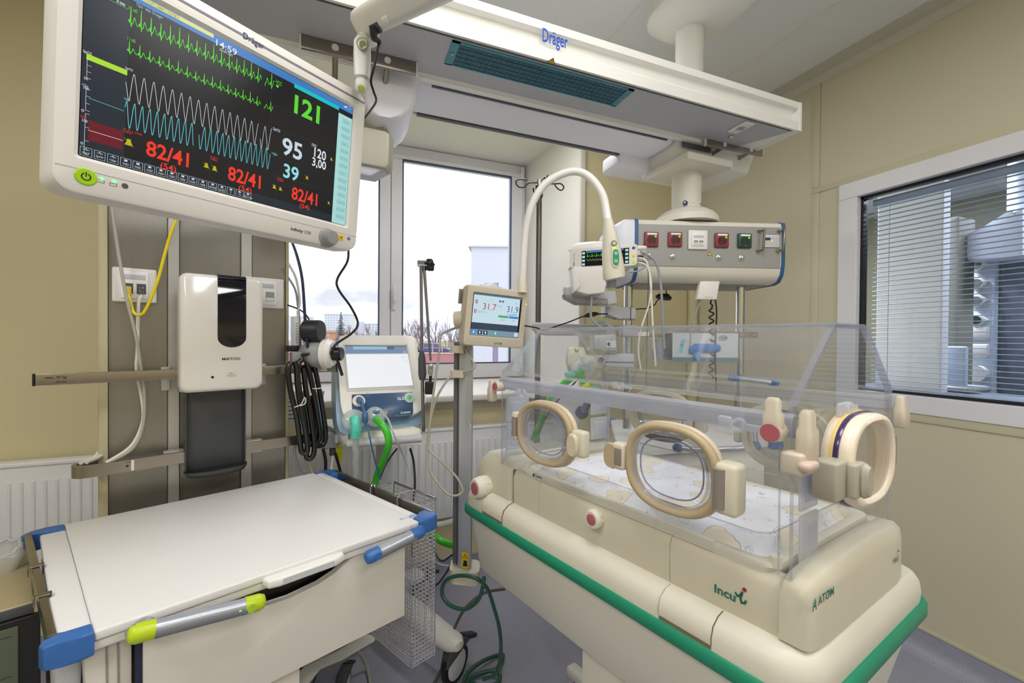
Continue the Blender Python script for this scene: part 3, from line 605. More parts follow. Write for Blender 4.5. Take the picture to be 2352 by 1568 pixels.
# head: axis along hx, facing hn (towards the camera)
hp0, hp1 = atd(1462, 575, 1.69), atd(1790, 580, 1.73); hx_ = (hp1-hp0); hx_.z = 0; HL = hx_.length; hx_.normalize(); hn = V((hx_.y, -hx_.x, 0))
HF = F(V((hp0.x, hp0.y, 0)), hx_, V((0, 0, 1)), hn)          # x along, y up, z out of the face
def hf(u, v): q = onP(u, v, HF.o, hn); return (q-HF.o).dot(hx_), q.z
ztop = hf(1600, 507)[1]; zbot = hf(1600, 648)[1]; dp = .27
prof = [(0, ztop), (.012, ztop-.008), (.016, ztop-.03), (.014, zbot+.05), (.004, zbot+.02), (-.02, zbot+.004), (-.05, zbot), (-dp+.03, zbot), (-dp, zbot+.05), (-dp, ztop-.02), (-dp+.02, ztop)]
prof = [(-.006, ztop), (.008, ztop-.006), (.012, ztop-.022), (.012, zbot+.075), (.004, zbot+.035), (-.016, zbot+.008), (-.045, zbot), (-dp+.04, zbot), (-dp, zbot+.05), (-dp, ztop-.02), (-dp+.02, ztop)]
def hprof(x, e=0, pr=prof):
    cz_, cw = (ztop+zbot)/2, -dp/2
    return [HF(x, z+(e if z > cz_ else -e), w+(e if w > cw else -e)) for w, z in pr]
b = B().loft([hprof(.0), hprof(HL)]); obj('head_housing', b, OFFW, t, 45)
gx0, gzt_ = hf(1470, 520); _, gzb_ = hf(1600, 613)
gtop = hf(1600, 519.5)[1]; gb = hf(1600, 613)[1]
obj('front_panel', B().bb(HF, (.004, gb, .0118), (HL-.004, gtop, .0128)), mat('head_grey_panel', rgb(158, 158, 156), .42, .2), t, 0)
HB = mat('steel_blue_band', rgb(46, 92, 140), .4)
for x in (-.012, HL): obj('end_band', B().loft([hprof(x, .003), hprof(x+.014, .003)]), HB, t, 40)
b = B()
b.loft([hprof(-.012), hprof(-.05), hprof(-.085, -.02), hprof(-.10, -.05)]); obj('end_cap', b, mat('pale_lilac_plastic', rgb(224, 226, 238), .4), t, 50)
obj('end_cap', B().loft([hprof(HL+.014), hprof(HL+.02, -.006), hprof(HL+.022, -.02)]), OFFW, t, 50)
RED = mat('socket_red', rgb(140, 16, 28), .35); REDD = mat('socket_red_dark', rgb(74, 8, 14), .4); GRN = mat('socket_green', rgb(10, 96, 62), .35); GRND = mat('socket_green_dark', rgb(6, 44, 34), .4); LED = glow('green_led', rgb(120, 255, 40), 2.2)
def schuko(u, v, m, md):
    x, z = hf(u, v); s = .058; fr = HF.at(x, z, .0128)
    k = obj('socket', B().box(fr, (0, 0, .005), (s, s*1.02, .01), .005), m, t)
    b = B().lathe(fr(0, -.003, .0101), fr.z, [(.021, 0), (.021, .0006), (.0185, .0006), (.0180, -.004)], 28); obj('socket_well', B().cyl(fr(0, -.003, .0098), fr(0, -.003, .0106), .0195), md, k); b.bm.free()
    for d in (-.0085, .0085): obj('pin_hole', B().cyl(fr(d, -.003, .0104), fr(d, -.003, .011), .0026), INK, k)
    for d in (-1, 1): obj('earth_clip', B().box(fr, (0, -.003+d*.017, .0112), (.004, .004, .002)), CHROME, k)
    obj('label_strip', B().box(fr, (.001, s*.36, .0103), (.040, .0075, .001)), PAPER, k); obj('indicator_light', B().cyl(fr(.015, s*.18, .010), fr(.015, s*.18, .0114), .0032), LED, k)
for u, v in ((1492, 552), (1546, 552), (1652, 554)): schuko(u, v, RED, REDD)
schuko(1704, 555, GRN, GRND)
def data_plate(parent, fr, s=1., name='data_outlet'):
    k = obj(name, B().box(fr, (0, 0, .004), (.080*s, .078*s, .008), .004), WHITE, parent); obj('outlet_insert', B().box(fr, (0, 0, .009), (.054*s, .052*s, .004), .002), mat('bright_white_plastic', rgb(240, 240, 242), .35), k)
    obj('name_field', B().box(fr, (0, .012*s, .0112), (.042*s, .011*s, .0012), .0006), LGREY, k)
    for d in (-1, 1): obj('outlet_port', B().box(fr, (d*.011*s, -.012*s, .0112), (.017*s, .018*s, .001), .0005), GREY, k); obj('port_hood', B().box(fr, (d*.011*s, -.017*s, .0125), (.016*s, .008*s, .002), .001), WHITE, k)
    return k
x, z = hf(1598, 553); data_plate(t, HF.at(x, z, .0125))
for u, v in ((1487, 590), (1541, 591), (1646, 593), (1698, 594)):
    x, z = hf(u, v); obj('earth_bolt', B().lathe(HF(x, z, .0125), HF.z, [(.0115, 0), (.0115, .003), (.009, .004), (.006, .004), (.0055, .011), (.0025, .012)], 24), CHROME, t)
x, z = hf(1626, 588); warn_tri(t, HF.at(x, z, .0128), .021)
x, z = hf(1766, 556); k = obj('control_plate', B().box(HF, (x, z, .016), (.068, .05, .006), .003), WHITE, t); obj('control_field', B().box(HF, (x+.002, z, .0195), (.054, .038, .0012)), LGREY, k); obj('blue_tag', B().box(HF, (x-.018, z+.008, .0204), (.02, .010, .001)), NAVY, k); obj('indicator_light', B().cyl(HF(x-.002, z, .02), HF(x-.002, z, .0215), .002), glow('yellow_led', rgb(255, 230, 80), 1.5), k)
for u in (1742, 1787):
    xa_, za_ = hf(u, 533); xb_, zb2_ = hf(u-3, 578)
    obj('grab_handle', B().tube([HF(xa_-.012, za_, .012), HF(xa_, za_, .026), HF(xa_+.002, za_-.004, .034), HF(xb_+.002, zb2_+.004, .034), HF(xb_, zb2_, .026), HF(xb_-.012, zb2_, .012)], .0045, 10, spl=3), STEEL, t)
# underside shade plate
obj('underside_plate', B().bb(HF, (.02, zbot-.006, -dp+.03), (HL-.02, zbot+.002, -.05), .002), GREY, t)
# the two steel poles under the head and the rail joining them
for nm, u, d in (('steel_pole', 1443, 1.80), ('steel_pole', 1700, 1.81)):
    q = atd(u, 700, d); obj(nm, B().cyl((q.x, q.y, .965), (q.x, q.y, zbot), .0185, n=28), CHROME, t)
PL, PR = atd(1443, 700, 1.80), atd(1700, 700, 1.81)
pa, pb = V((PL.x, PL.y, 0))-hn*-.024, V((PR.x, PR.y, 0))-hn*-.024; zr = atd(1600, 768, 1.78).z; dx = (pb-pa).normalized()
fr = F(pa, dx, -hn, (0, 0, 1)); L = (pb-pa).length
obj('cross_rail', B().bb(fr, (-.05, -.005, zr-.0125), (L+.06, .005, zr+.0125), .001), STEEL, t)
for x in (L+.045, L-.01): obj('rail_screw', B().cyl(fr(x, -.008, zr), fr(x, -.004, zr), .004), CHROME, t)
for x in (.03,): obj('rail_sticker', B().bb(fr, (x, -.0056, zr-.009), (x+.05, -.005, zr+.009)), PAPER, t, 0)
# power supply brick hooked under the head with cables
q0 = atd(1622, 658, 1.75); fr = F(q0, hx_, (0, 0, 1), hn)
t3 = thing('adapter_box', 'flat white adapter box hanging under the supply head', 'adapter', q0)
obj('adapter_body', B().prism([fr(-.050+.0, -.055, 0), fr(.034, -.055, 0), fr(.048, .03, 0), fr(-.034, .03, 0)], fr.z*.022, .003), WHITE, t3)
obj('adapter_print', B().box(fr, (-.002, -.046, .0222), (.04, .004, .0006)), LGREY, t3, 0)
obj('hook_plate', B().bb(fr, (-.075, .028, -.02), (.085, .038, .03), .004), WHITE, t3)
def cable(name, pts, r, m, label, cat='cable', n=8, spl=6, group=None):
    return obj(name, B().tube(pts, r, n, spl=spl), m, None, 60, label, cat, group)
BC = mat('black_cable', rgb(14, 14, 18), .4); GC = mat('grey_cable', rgb(150, 154, 164), .4); WC = mat('white_cable', rgb(226, 224, 214), .4)
cable('power_cable', [atd(1610, 690, 1.60), atd(1592, 740, 1.58), atd(1570, 745, 1.6)] if False else [atd(1610, 688, 1.74), atd(1598, 720, 1.74), atd(1588, 750, 1.74), atd(1584, 800, 1.74)], .003, GC, 'thin grey cable from the adapter box', n=6)
co = []
for k in range(90):
    a = k/4*math.pi; v = 690+k*2.0; q = atd(1634, v, 1.75); co.append(q+R_*math.cos(a)*.009*(1 if k > 8 else .1)+FWD*math.sin(a)*.009)
obj('coiled_cable', B().tube(co, .0032, 6, spl=2), BC, None, 60, 'black coiled cable hanging below the adapter box', 'cable')
cable('power_cable', [atd(1643, 688, 1.74), atd(1646, 720, 1.74), atd(1643, 800, 1.74), atd(1645, 900, 1.74)], .0032, BC, 'straight black cable beside the coiled one', n=6)
# ================================================================ big patient monitor
MX = V((.826, .564, -.010)).normalized(); MY = V((.06, -.069, .996)).normalized(); MY = (MY-MX*MY.dot(MX)).normalized(); MN = MX.cross(MY)
MC = V((-.174, .927, 1.744)); SW, SH = .44, .26776
MF = F(MC-MX*SW/2-MY*SH/2, MX, MY, MN)                     # origin at the lower left of the screen
def mf(u, v, off=0): q = onP(u, v, MF.o+MN*off, MN)-MF.o; return q.dot(MX), q.dot(MY)
t = thing('patient_monitor', 'large white wide-screen patient monitor showing coloured curves and red 82/41 readings', 'monitor', MC)
MW = mat('monitor_white', rgb(226, 222, 216), .38)
bl = .026; btm = .058; tp = .040; br = .030
def ring(x0, x1, y0, y1, r, z): return rr(MF, x0, x1, y0, y1, r, z, 5)
D = .006
hb = B().loft([ring(-bl-.002, SW+br+.002, -btm+.004, SH+tp, .022, -.075), ring(-bl-.004, SW+br+.004, -btm, SH+tp+.006, .026, -.05), ring(-bl-.004, SW+br+.004, -btm, SH+tp+.006, .026, -.012), ring(-bl, SW+br, -btm+.003, SH+tp, .024, D-.002), ring(-bl+.004, SW+br-.004, -btm+.007, SH+tp-.004, .022, D)], caps=False)
hb.poly(list(reversed(ring(-bl-.002, SW+br+.002, -btm+.004, SH+tp, .022, -.075))))
# bezel face ring around the screen opening
o_ = ring(-bl+.004, SW+br-.004, -btm+.007, SH+tp-.004, .022, D); i1 = rr(MF, -.006, SW+.006, -.006, SH+.006, .006, D, 5); i2 = rr(MF, -.001, SW+.001, -.001, SH+.001, .003, D-.005, 5)
hb.loft([o_, i1, i2], caps=False)
hs = obj('housing', hb, MW, t, 40, weld=True)
obj('top_grey_strip', B().bb(MF, (-bl+.01, SH+tp-.020, D-.0005), (SW+br-.004, SH+tp-.016, D+.0006)), mat('monitor_grey_line', rgb(130, 128, 140), .4), hs, 0)
obj('panel_joint', B().bb(MF, (-bl+.002, -.021, D-.0004), (SW+br-.002, -.0203, D+.0003)), mat('joint_shadow', rgb(150, 146, 142), .6), hs, 0)
SCRB = mat('black_glass', (.004, .004, .005, 1), .12, spec=.35, var=0)
sc = obj('screen', B().bb(MF, (-.002, -.002, .0002), (SW+.002, SH+.002, .0010)), SCRB, t, 0)
# --- picture on the screen: coordinates in screen fractions, lower left origin
Z = .0014
def SB(lo, hi, m, name, z=Z, par=None): return obj(name, B().quad(MF(lo[0]*SW, lo[1]*SH, z), MF(hi[0]*SW, lo[1]*SH, z), MF(hi[0]*SW, hi[1]*SH, z), MF(lo[0]*SW, hi[1]*SH, z)), m, par or sc, 0)
def ribbon(fr, pts, w, b, z):
    pts = [V((p[0], p[1], 0)) for p in pts]
    for a, c in zip(pts[:-1], pts[1:]):
        d = (c-a)
        if d.length < 1e-7: continue
        d.normalize(); n = V((-d.y, d.x, 0))*w/2; e = d*w*.35
        b.quad(*[fr(q.x, q.y, z) for q in (a-n-e, c-n+e, c+n+e, a+n-e)])
def S(u, v): a = mf(u, v); return a[0]/SW, a[1]/SH
E_ = lambda n, r, g, b, s=1.0: glow('screen_'+n, rgb(r, g, b), s, .3)
SB((0, 0), (1, 1), E_('dark', 30, 30, 33), 'screen_background', .0012)
x1 = S(285, 330)[0]; x2 = S(625, 300)[0]; x3 = S(762, 490)[0]; yb0 = S(300, 415)[1]
yt = S(700, 210)[1]
SB((0, .0), (x1, yt), E_('slate', 38, 46, 56), 'trend_panel'); SB((x1, 0), (x3, .058), E_('slate', 38, 46, 56), 'softkey_bar')
SB((0, yt+.01), (1, 1), E_('blue', 62, 128, 198), 'status_bar'); SB((x3, 0), (1, yt-.03), E_('mint', 172, 222, 220), 'menu_column')
ya = S(400, 40)[1]; SB((S(313, 0)[0], yt+.035), (S(490, 80)[0], .995), E_('yellow', 226, 224, 130), 'message_field', Z+.0002)
SB((S(675, 200)[0], yt-.012), (x3, yt+.018), E_('cyan', 20, 196, 200), 'alarm_field', Z+.0002)
# trend panel content
for vv, cc, nm in (((S(240, 150)[1]), E_('lime', 176, 226, 50), 'trend_bar'),):
    SB((.01, vv-.008), (x1, vv+.022), cc, nm, Z+.0002)
ylo, yhi = S(230, 330)[1], S(230, 285)[1]; SB((.02, ylo), (x1-.005, yhi), E_('maroon', 110, 26, 42), 'pressure_band', Z+.0002)
SB((0, yt-.06), (x1, yt-.24), E_('black', 22, 22, 24), 'blank_row', Z+.0001) if False else None
b = B(); ym = (ylo+yhi)/2; ribbon(MF, [(.02*SW, ym*SH), ((x1-.005)*SW, ym*SH)], .0006, b, Z+.0004); obj('trend_line', b, E_('white', 232, 238, 244), sc, 0)
b = B(); y_ = S(230, 235)[1]; ribbon(MF, [(.02*SW, y_*SH), ((x1-.005)*SW, (y_-.003)*SH)], .0006, b, Z+.0004); obj('trend_line', b, E_('cyanline', 110, 210, 226), sc, 0)
b = B(); y_ = yt-.05; ribbon(MF, [(.0*SW, y_*SH), ((x1-.005)*SW, (y_-.003)*SH)], .0005, b, Z+.0004); obj('trend_line', b, E_('greenline', 96, 220, 56), sc, 0)
b = B()
for y0_, y1_ in ((ylo-.08, yhi+.03), (S(200, 255)[1], S(200, 205)[1]), (S(200, 180)[1], S(200, 135)[1])):
    ribbon(MF, [(.012*SW, y0_*SH), (.012*SW, y1_*SH)], .0004, b, Z+.0004)
    for k in range(4): y_ = y0_+(y1_-y0_)*k/3; ribbon(MF, [(.012*SW, y_*SH), (.022*SW, y_*SH)], .0004, b, Z+.0004)
obj('trend_scale', b, E_('white', 232, 238, 244), sc, 0)
# curves: placed by their row height, drawn across x1..x2
def row(v0, u0, v1, u1):
    a, c = S(u0, v0), S(u1, v1); return a, c
def wave(name, a, c, fn, m, w=.0007, gaps=()):
    b = B(); pts = []; n = 700
    for k in range(n+1):
        s = k/n
        if any(g0 < s < g1 for g0, g1 in gaps):
            if len(pts) > 1: ribbon(MF, pts, w, b, Z+.0004)
            pts = []; continue
        pts.append(((a[0]+(c[0]-a[0])*s)*SW, (a[1]+(c[1]-a[1])*s+fn(s))*SH))
    ribbon(MF, pts, w, b, Z+.0004); return obj(name, b, m, sc, 0)
def ecg(s, n=17.6, amp=1.):
    p = (s*n) % 1; y = .012*math.sin(p*6.28*2)*amp
    if .10 < p < .17: y -= .02*amp
    if .17 <= p < .24: y += .085*amp*(1-abs(p-.205)/.035)
    if .24 <= p < .30: y -= .025*amp
    y += .022*amp*math.exp(-((p-.55)/.09)**2); return y
aG, cG = S(294, 48), S(628, 196); wave('ecg_trace', aG, cG, lambda s: ecg(s), E_('green', 96, 220, 56), .0008, ((.895, .925),))
aG, cG = S(291, 115), S(626, 252); wave('ecg_trace', aG, cG, lambda s: ecg(s, amp=.62), E_('green', 96, 220, 56), .0008, ((.895, .925),))
def pleth(s, n=17.8): p = (s*n+.6) % 1; return .078*(math.sin(math.pi*min(1, p/.32)/2) if p < .32 else (math.cos(math.pi*(p-.32)/.68)+.09*math.sin((p-.32)*20)*(1-p))*1.0)-(.078 if p < .32 else 0)*(1 if p < .0 else 0)-(0 if p >= .32 else .078*(1-p/.32))
aG, cG = S(288, 197), S(622, 322); wave('pleth_trace', aG, cG, lambda s: pleth(s), E_('greywhite', 196, 202, 206), .0008, ((.885, .905),))
def resp(s, n=23): p = (s*n+.8) % 1; return .074*math.cos(2*math.pi*p**.8)
aG, cG = S(286, 262), S(619, 366); wave('breathing_trace', aG, cG, resp, E_('aqua', 104, 206, 220), .0008, ((.415, .45),))
def T(s, u0, v0, u1, v1, h, m, nm='reading', bold=.015, w=None):
    """h as a fraction of the screen height; the lower-left at (u0, v0), right edge at (u1, v1)"""
    a, c = S(u0, v0), S(u1, v1); return text(nm, s, MF, a[0]*SW, a[1]*SH, h*SH, m, sc, w=(c[0]-a[0])*SW, z=Z+.0006, bold=bold)
def hpx(u, va, vb): return abs(S(u, va)[1]-S(u, vb)[1])
RD = E_('red', 244, 60, 44); GN = E_('green', 96, 220, 56); WT = E_('white', 232, 238, 244); AQ = E_('palecyan', 150, 226, 232); YL = E_('alarmyellow', 196, 180, 30); PW = E_('paleblue', 206, 222, 232)
T('121', 674, 259, 732, 282, hpx(700, 218, 261), GN, bold=.03)
T('95', 646, 354, 692, 368, hpx(665, 316, 357), PW, bold=.02); T('39', 649, 407, 684, 414, hpx(665, 374, 407), AQ, bold=.02)
T('120', 720, 360, 747, 366, hpx(733, 341, 363), WT); T('3,00', 715, 383, 747, 390, hpx(730, 364, 387), WT)
T('82/41', 334, 357, 432, 384, hpx(380, 326, 361), RD, bold=.02); T('82/41', 522, 413, 597, 431, hpx(560, 384, 416), RD, bold=.02); T('82/41', 668, 457, 727, 469, hpx(697, 429, 458), RD, bold=.02)
T('(54)', 367, 391, 403, 400, hpx(384, 370, 389), RD, bold=.008); T('(54)', 547, 440, 576, 447, hpx(560, 424, 440), RD, bold=.008); T('(54)', 687, 479, 709, 484, hpx(697, 466, 479), RD, bold=.008)
T('14:59', 495, 105, 543, 123, hpx(519, 92, 107), WT, 'clock_digits', .005); T('27-окт-2021', 503, 116, 533, 127, hpx(517, 113, 119), WT, 'date_text', 0)
T('Профиль: Draeger', 313, 17, 373, 43, hpx(340, 15, 25), E_('dimwhite', 180, 208, 236), 'profile_text', 0)
T('симуляция данных пациента', 318, 2-2, 410, 43, hpx(360, 10, 22), E_('olive', 150, 148, 80), 'message_text', 0)
T('SpO2', 190, 122, 210, 127, hpx(200, 116, 124), WT, 'row_label', 0); T('SpO2', 287, 160, 304, 165, hpx(295, 155, 162), WT, 'row_label', 0); T('ЧДи', 187, 198, 201, 202, hpx(194, 192, 199), AQ, 'row_label', 0); T('ЧДи', 284, 230, 297, 233, hpx(290, 225, 231), AQ, 'row_label', 0)
T('ОД1', 184, 271, 198, 274, hpx(190, 265, 272), RD, 'row_label', 0); T('ОД1', 282, 304, 303, 309, hpx(292, 295, 305), RD, 'row_label', 0); T('mmHg', 308, 308, 324, 312, hpx(316, 304, 310), RD, 'unit_text', 0)
T('ОД2', 482, 367, 498, 371, hpx(490, 359, 368), RD, 'row_label', 0); T('ОД3', 636, 415, 649, 418, hpx(642, 408, 416), RD, 'row_label', 0); T('SpO2', 626, 300, 642, 305, hpx(634, 294, 302), WT, 'row_label', 0)
T('ЧДи', 623, 355, 635, 358, hpx(629, 350, 356), AQ, 'row_label', 0); T('ЧСС', 632, 192, 646, 198, hpx(639, 186, 195), GN, 'row_label', 0); T('ППС', 715, 336, 726, 340, hpx(720, 331, 338), WT, 'row_label', 0)
T('I 1 мВ', 292, 92, 310, 96, hpx(300, 84, 92), GN, 'row_label', 0); T('II 1 мВ', 294, 22, 314, 27, hpx(300, 14, 22), GN, 'row_label', 0); T('30 мин', 266, 6, 286, 12, hpx(276, 0, 8), WT, 'row_label', 0)
for s_, u, v in (('100', 191, 204), ('0', 186, 256), ('50', 192, 182), ('100', 188, 279), ('0', 184, 331)): T(s_, u, v, u+3+len(s_)*3, v+2, hpx(u, v-6, v), WT, 'scale_number', 0)
for u, v, s in ((295, 327, 11), (473, 380, 9), (492, 387, 9), (629, 429, 8), (643, 434, 7), (704, 408, 7), (760, 366, 6), (754, 466, 6)):
    a = S(u, v); h_ = s*.0009; x, y = a[0]*SW, a[1]*SH; b = B(); b.poly([MF(x-h_/2, y-h_/2, Z+.0006), MF(x+h_/2, y-h_/2, Z+.0006), MF(x+h_*.3, y, Z+.0006), MF(x+h_*.2, y+h_*.5, Z+.0006), MF(x-h_*.2, y+h_*.5, Z+.0006), MF(x-h_*.3, y, Z+.0006)])
    ribbon(MF, [(x-h_*.6, y+h_*.5), (x+h_*.6, y-h_*.6)], .0004, b, Z+.0008); obj('alarm_bell', b, YL, sc, 0)
a = S(636, 199); x, y = a[0]*SW, a[1]*SH; obj('heart_symbol', B().poly([MF(x, y-.003, Z+.0006), MF(x+.003, y+.0008, Z+.0006), MF(x+.0026, y+.0026, Z+.0006), MF(x+.001, y+.0028, Z+.0006), MF(x, y+.0016, Z+.0006), MF(x-.001, y+.0028, Z+.0006), MF(x-.0026, y+.0026, Z+.0006), MF(x-.003, y+.0008, Z+.0006)]), GN, sc, 0)
DL = E_('divider', 62, 64, 68); b = B()
for (u0, v0), (u1, v1) in (((622, 240), (766, 300)), ((622, 292), (764, 340)), ((620, 345), (762, 396)), ((620, 398), (760, 442)), ((481, 353), (478, 442)), ((636, 400), (633, 475)), ((622, 200), (622, 292))):
    a, c = S(u0, v0), S(u1, v1); ribbon(MF, [(a[0]*SW, a[1]*SH), (c[0]*SW, c[1]*SH)], .0004, b, Z+.0003)
obj('cell_divider', b, DL, sc, 0)
KEYS = ['ЭКГ', 'SpO2', 'ЧДи', 'ОД1', 'ОД2', 'ОД3', 'ОД4', 'ОД5', 'ОД6', 'ОД7', 'ОД8', 'НИАД', 'СО2', 'Т', 'Т1', 'СО+Ои']
uL = [180, 213, 243, 273, 302, 329, 356, 381, 406, 431, 453, 476, 498, 519, 539, 559, 577]; xs_ = [S(u, 350+(u-180)*.258)[0] for u in uL]
for k, s_ in enumerate(KEYS):
    xa, xb_ = xs_[k]+.003, xs_[k+1]-.003; y0_, y1_ = .004, .050; b = B()
    P_ = [(xa*SW, y0_*SH), (xb_*SW, y0_*SH), (xb_*SW, y1_*SH), (xa*SW, y1_*SH), (xa*SW, y0_*SH)]; ribbon(MF, P_, 0.0004, b, Z+.0005); xm = (xa+xb_)/2
    if k < 3: ribbon(MF, [((xm-.007)*SW, .038*SH), ((xm-.002)*SW, .038*SH), (xm*SW, .046*SH), ((xm+.002)*SW, .034*SH), ((xm+.004)*SW, .038*SH), ((xm+.008)*SW, .038*SH)], .0006, b, Z+.0005)
    else: b.quad(*[MF(q[0]*SW, q[1]*SH, Z+.0005) for q in ((xm-.0045, .033), (xm+.0045, .033), (xm+.0045, .044), (xm-.0045, .044))])
    kk = obj('softkey', b, E_('keywhite', 206, 222, 230), sc, 0)
    text('softkey_text', s_, MF, xm*SW, .018*SH, .0034, WT, kk, align='c', z=Z+.0006)
MENU = ['Тревоги', 'Монитор/Ячейка', 'Настройка/Таймер', 'Меню', 'Показ экрана', 'След. экран', 'Тренды Данные', 'Отчеты', 'Параметры Давления', 'Стоп-кадр Экрана', 'Калибр. ОД', 'Настройка системы', 'Закрыть экран', 'Главный экран']
DT = E_('mintdark', 84, 140, 140); MT = E_('mintlight', 156, 208, 206)
for k, s_ in enumerate(MENU):
    y_ = (yt-.06)*(1-k/14.3)-.02; kk = SB((x3+.022, y_-.022), (.992, y_+.024), MT, 'menu_button', Z+.0002); text('menu_text', s_, MF, (x3+1.0)/2*SW+.0015, y_*SH, .0030, DT, kk, align='c', z=Z+.0006, w=min(.022, .0017*len(s_)))
text('volume_mark', '◢', MF, .955*SW, (yt+.05)*SH, .006, WT, sc, w=.012, z=Z+.0006) if False else None
b = B(); y_ = yt+.035; b.poly([MF(.945*SW, y_*SH, Z+.0006), MF(.962*SW, y_*SH, Z+.0006), MF(.962*SW, (y_+.018)*SH, Z+.0006)]); ribbon(MF, [(.945*SW, y_*SH), (.985*SW, y_*SH), (.985*SW, (y_+.03)*SH), (.945*SW, y_*SH)], .0004, b, Z+.0006); obj('volume_mark', b, WT, sc, 0)
b = B(); xq, yq_ = .94*SW, (yt+.09)*SH; ribbon(MF, [(xq-.003, yq_-.002), (xq+.003, yq_-.002), (xq+.0018, yq_+.001), (xq+.0012, yq_+.004), (xq-.0012, yq_+.004), (xq-.0018, yq_+.001), (xq-.003, yq_-.002)], .0004, b, Z+.0006); obj('bell_symbol', b, WT, sc, 0)
# --- bezel details
a = mf(557, 107, D); c_ = mf(597, 120, D); text('lettering', 'Dräger', MF, a[0], SH+.0135, .0145, mat('drager_navy', rgb(16, 34, 110), .5, var=0), hs, w=.037, z=D+.0006, bold=.012)
a = mf(668, 522, D); text('lettering', 'Infinity', MF, a[0], -.0415, .0085, mat('dark_lettering', rgb(70, 66, 66), .5, var=0), hs, w=.0265, z=D+.0006, bold=.02, shear=.1); text('lettering', 'C700', MF, a[0]+.029, -.0400, .0068, MATS['dark_lettering'], hs, w=.0145, z=D+.0006)
pw = mf(197, 406, D); k = obj('power_button', B().lathe(MF(pw[0], pw[1], D-.001), MN, [(.0125, 0), (.0125, .0016), (.011, .0026)], 32), mat('lime_button', rgb(160, 206, 24), .3), t)
b = B(); ar = [(pw[0]+.0048*math.sin(a_), pw[1]+.0048*math.cos(a_)) for a_ in [math.radians(28+304*q/20) for q in range(21)]]; ribbon(MF, ar, .0013, b, D+.0022); ribbon(MF, [(pw[0], pw[1]+.0005), (pw[0], pw[1]+.0065)], .0013, b, D+.0022); obj('power_symbol', b, INK, k, 0)
for u, v in ((186, 395), (234, 411), (262, 417)): a = mf(u, v, D); obj('indicator_light', B().cyl(MF(a[0], a[1], D), MF(a[0], a[1], D+.0012), .0022), glow('mint_led', rgb(120, 255, 150), 2.2), t)
a = mf(287, 427, D); obj('light_sensor', B().cyl(MF(a[0], a[1], D), MF(a[0], a[1], D+.0006), .004), DGREY, t)
for u, v in ((233, 418), (262, 426)): a = mf(u, v, D); b = B(); ribbon(MF, [(a[0]-.005, a[1]-.001), (a[0]+.003, a[1]-.001), (a[0]+.003, a[1]+.003), (a[0]-.005, a[1]+.003), (a[0]-.005, a[1]-.001)], .0005, b, D+.0004); obj('printed_symbol', b, INK, hs, 0)
a = mf(752, 546, D); k = obj('rotary_knob', B().lathe(MF(a[0], a[1]+.0, D-.01), MN, [(.021, 0), (.021, .011), (.0185, .014), (.0165, .015), (.0155, .03), (.0135, .033), (.0, .033)], 36), GREY, t)
obj('knob_base', B().lathe(MF(a[0], a[1], D-.02), MN, [(.024, 0), (.024, .0105), (.021, .012)], 36), MW, t)
a = mf(783, 545, D); k = obj('alarm_button', B().box(MF, (a[0], a[1], D+.0004), (.0125, .0125, .0012), .0015), mat('button_yellow', rgb(248, 206, 30), .4), t)
b = B(); h_ = .003; ribbon(MF, [(a[0]-h_, a[1]-h_*.7), (a[0]+h_, a[1]-h_*.7), (a[0]+h_*.6, a[1]+h_*.4), (a[0], a[1]+h_), (a[0]-h_*.6, a[1]+h_*.4), (a[0]-h_, a[1]-h_*.7)], .0006, b, D+.0013); ribbon(MF, [(a[0]-h_, a[1]-h_), (a[0]+h_, a[1]+h_)], .0005, b, D+.0014); ribbon(MF, [(a[0]-h_, a[1]+h_), (a[0]+h_, a[1]-h_)], .0005, b, D+.0014); obj('bell_symbol', b, INK, k, 0)
a = mf(801, 548, D); k = obj('round_sticker', B().cyl(MF(a[0], a[1], D), MF(a[0], a[1], D+.0006), .0036), NAVY, t); obj('sticker_symbol', B().box(MF, (a[0], a[1], D+.0008), (.0022, .0028, .0003)), WHITE, k)
# arm behind the monitor
ARMM = mat('arm_grey_beige', rgb(176, 172, 156), .45)
ta = thing('support_arm', 'grey-beige arm housing behind the patient monitor, hanging from the beam', 'monitor arm', (.12, 1.35, 1.75))
def boxpx(pts, d, vec, m, name, par, bev=.006):
    return obj(name, B().prism([atd(u, v, d) for u, v in pts], vec, bev, 3), m, par, 40)
DD = 1.25
boxpx([(790, 212), (862, 214), (880, 228), (881, 284), (836, 275), (790, 262)], 1.32, FWD*.05, ARMM, 'upper_housing', ta)
boxpx([(790, 262), (878, 287), (885, 292), (885, 306), (790, 290)], 1.31, FWD*.05, ARMM, 'swivel_joint', ta)
boxpx([(700, 262), (884, 300), (894, 306), (892, 376), (884, 386), (700, 352)], 1.24, FWD*.05, ARMM, 'lower_housing', ta)
boxpx([(700, 352), (886, 386), (850, 405), (700, 380)], 1.25, FWD*.05, mat('arm_lilac', rgb(196, 196, 212), .4), 'underside_cover', ta)
obj('locking_screw', B().cyl(atd(877, 277, 1.316), atd(877, 277, 1.33), .005), DGREY, ta)
a = MF(SW*.5, SH*.5, -.075); obj('mounting_bracket', B().tube([a, a-MN*.06, atd(800, 320, 1.27)], .028, 14), ARMM, ta)

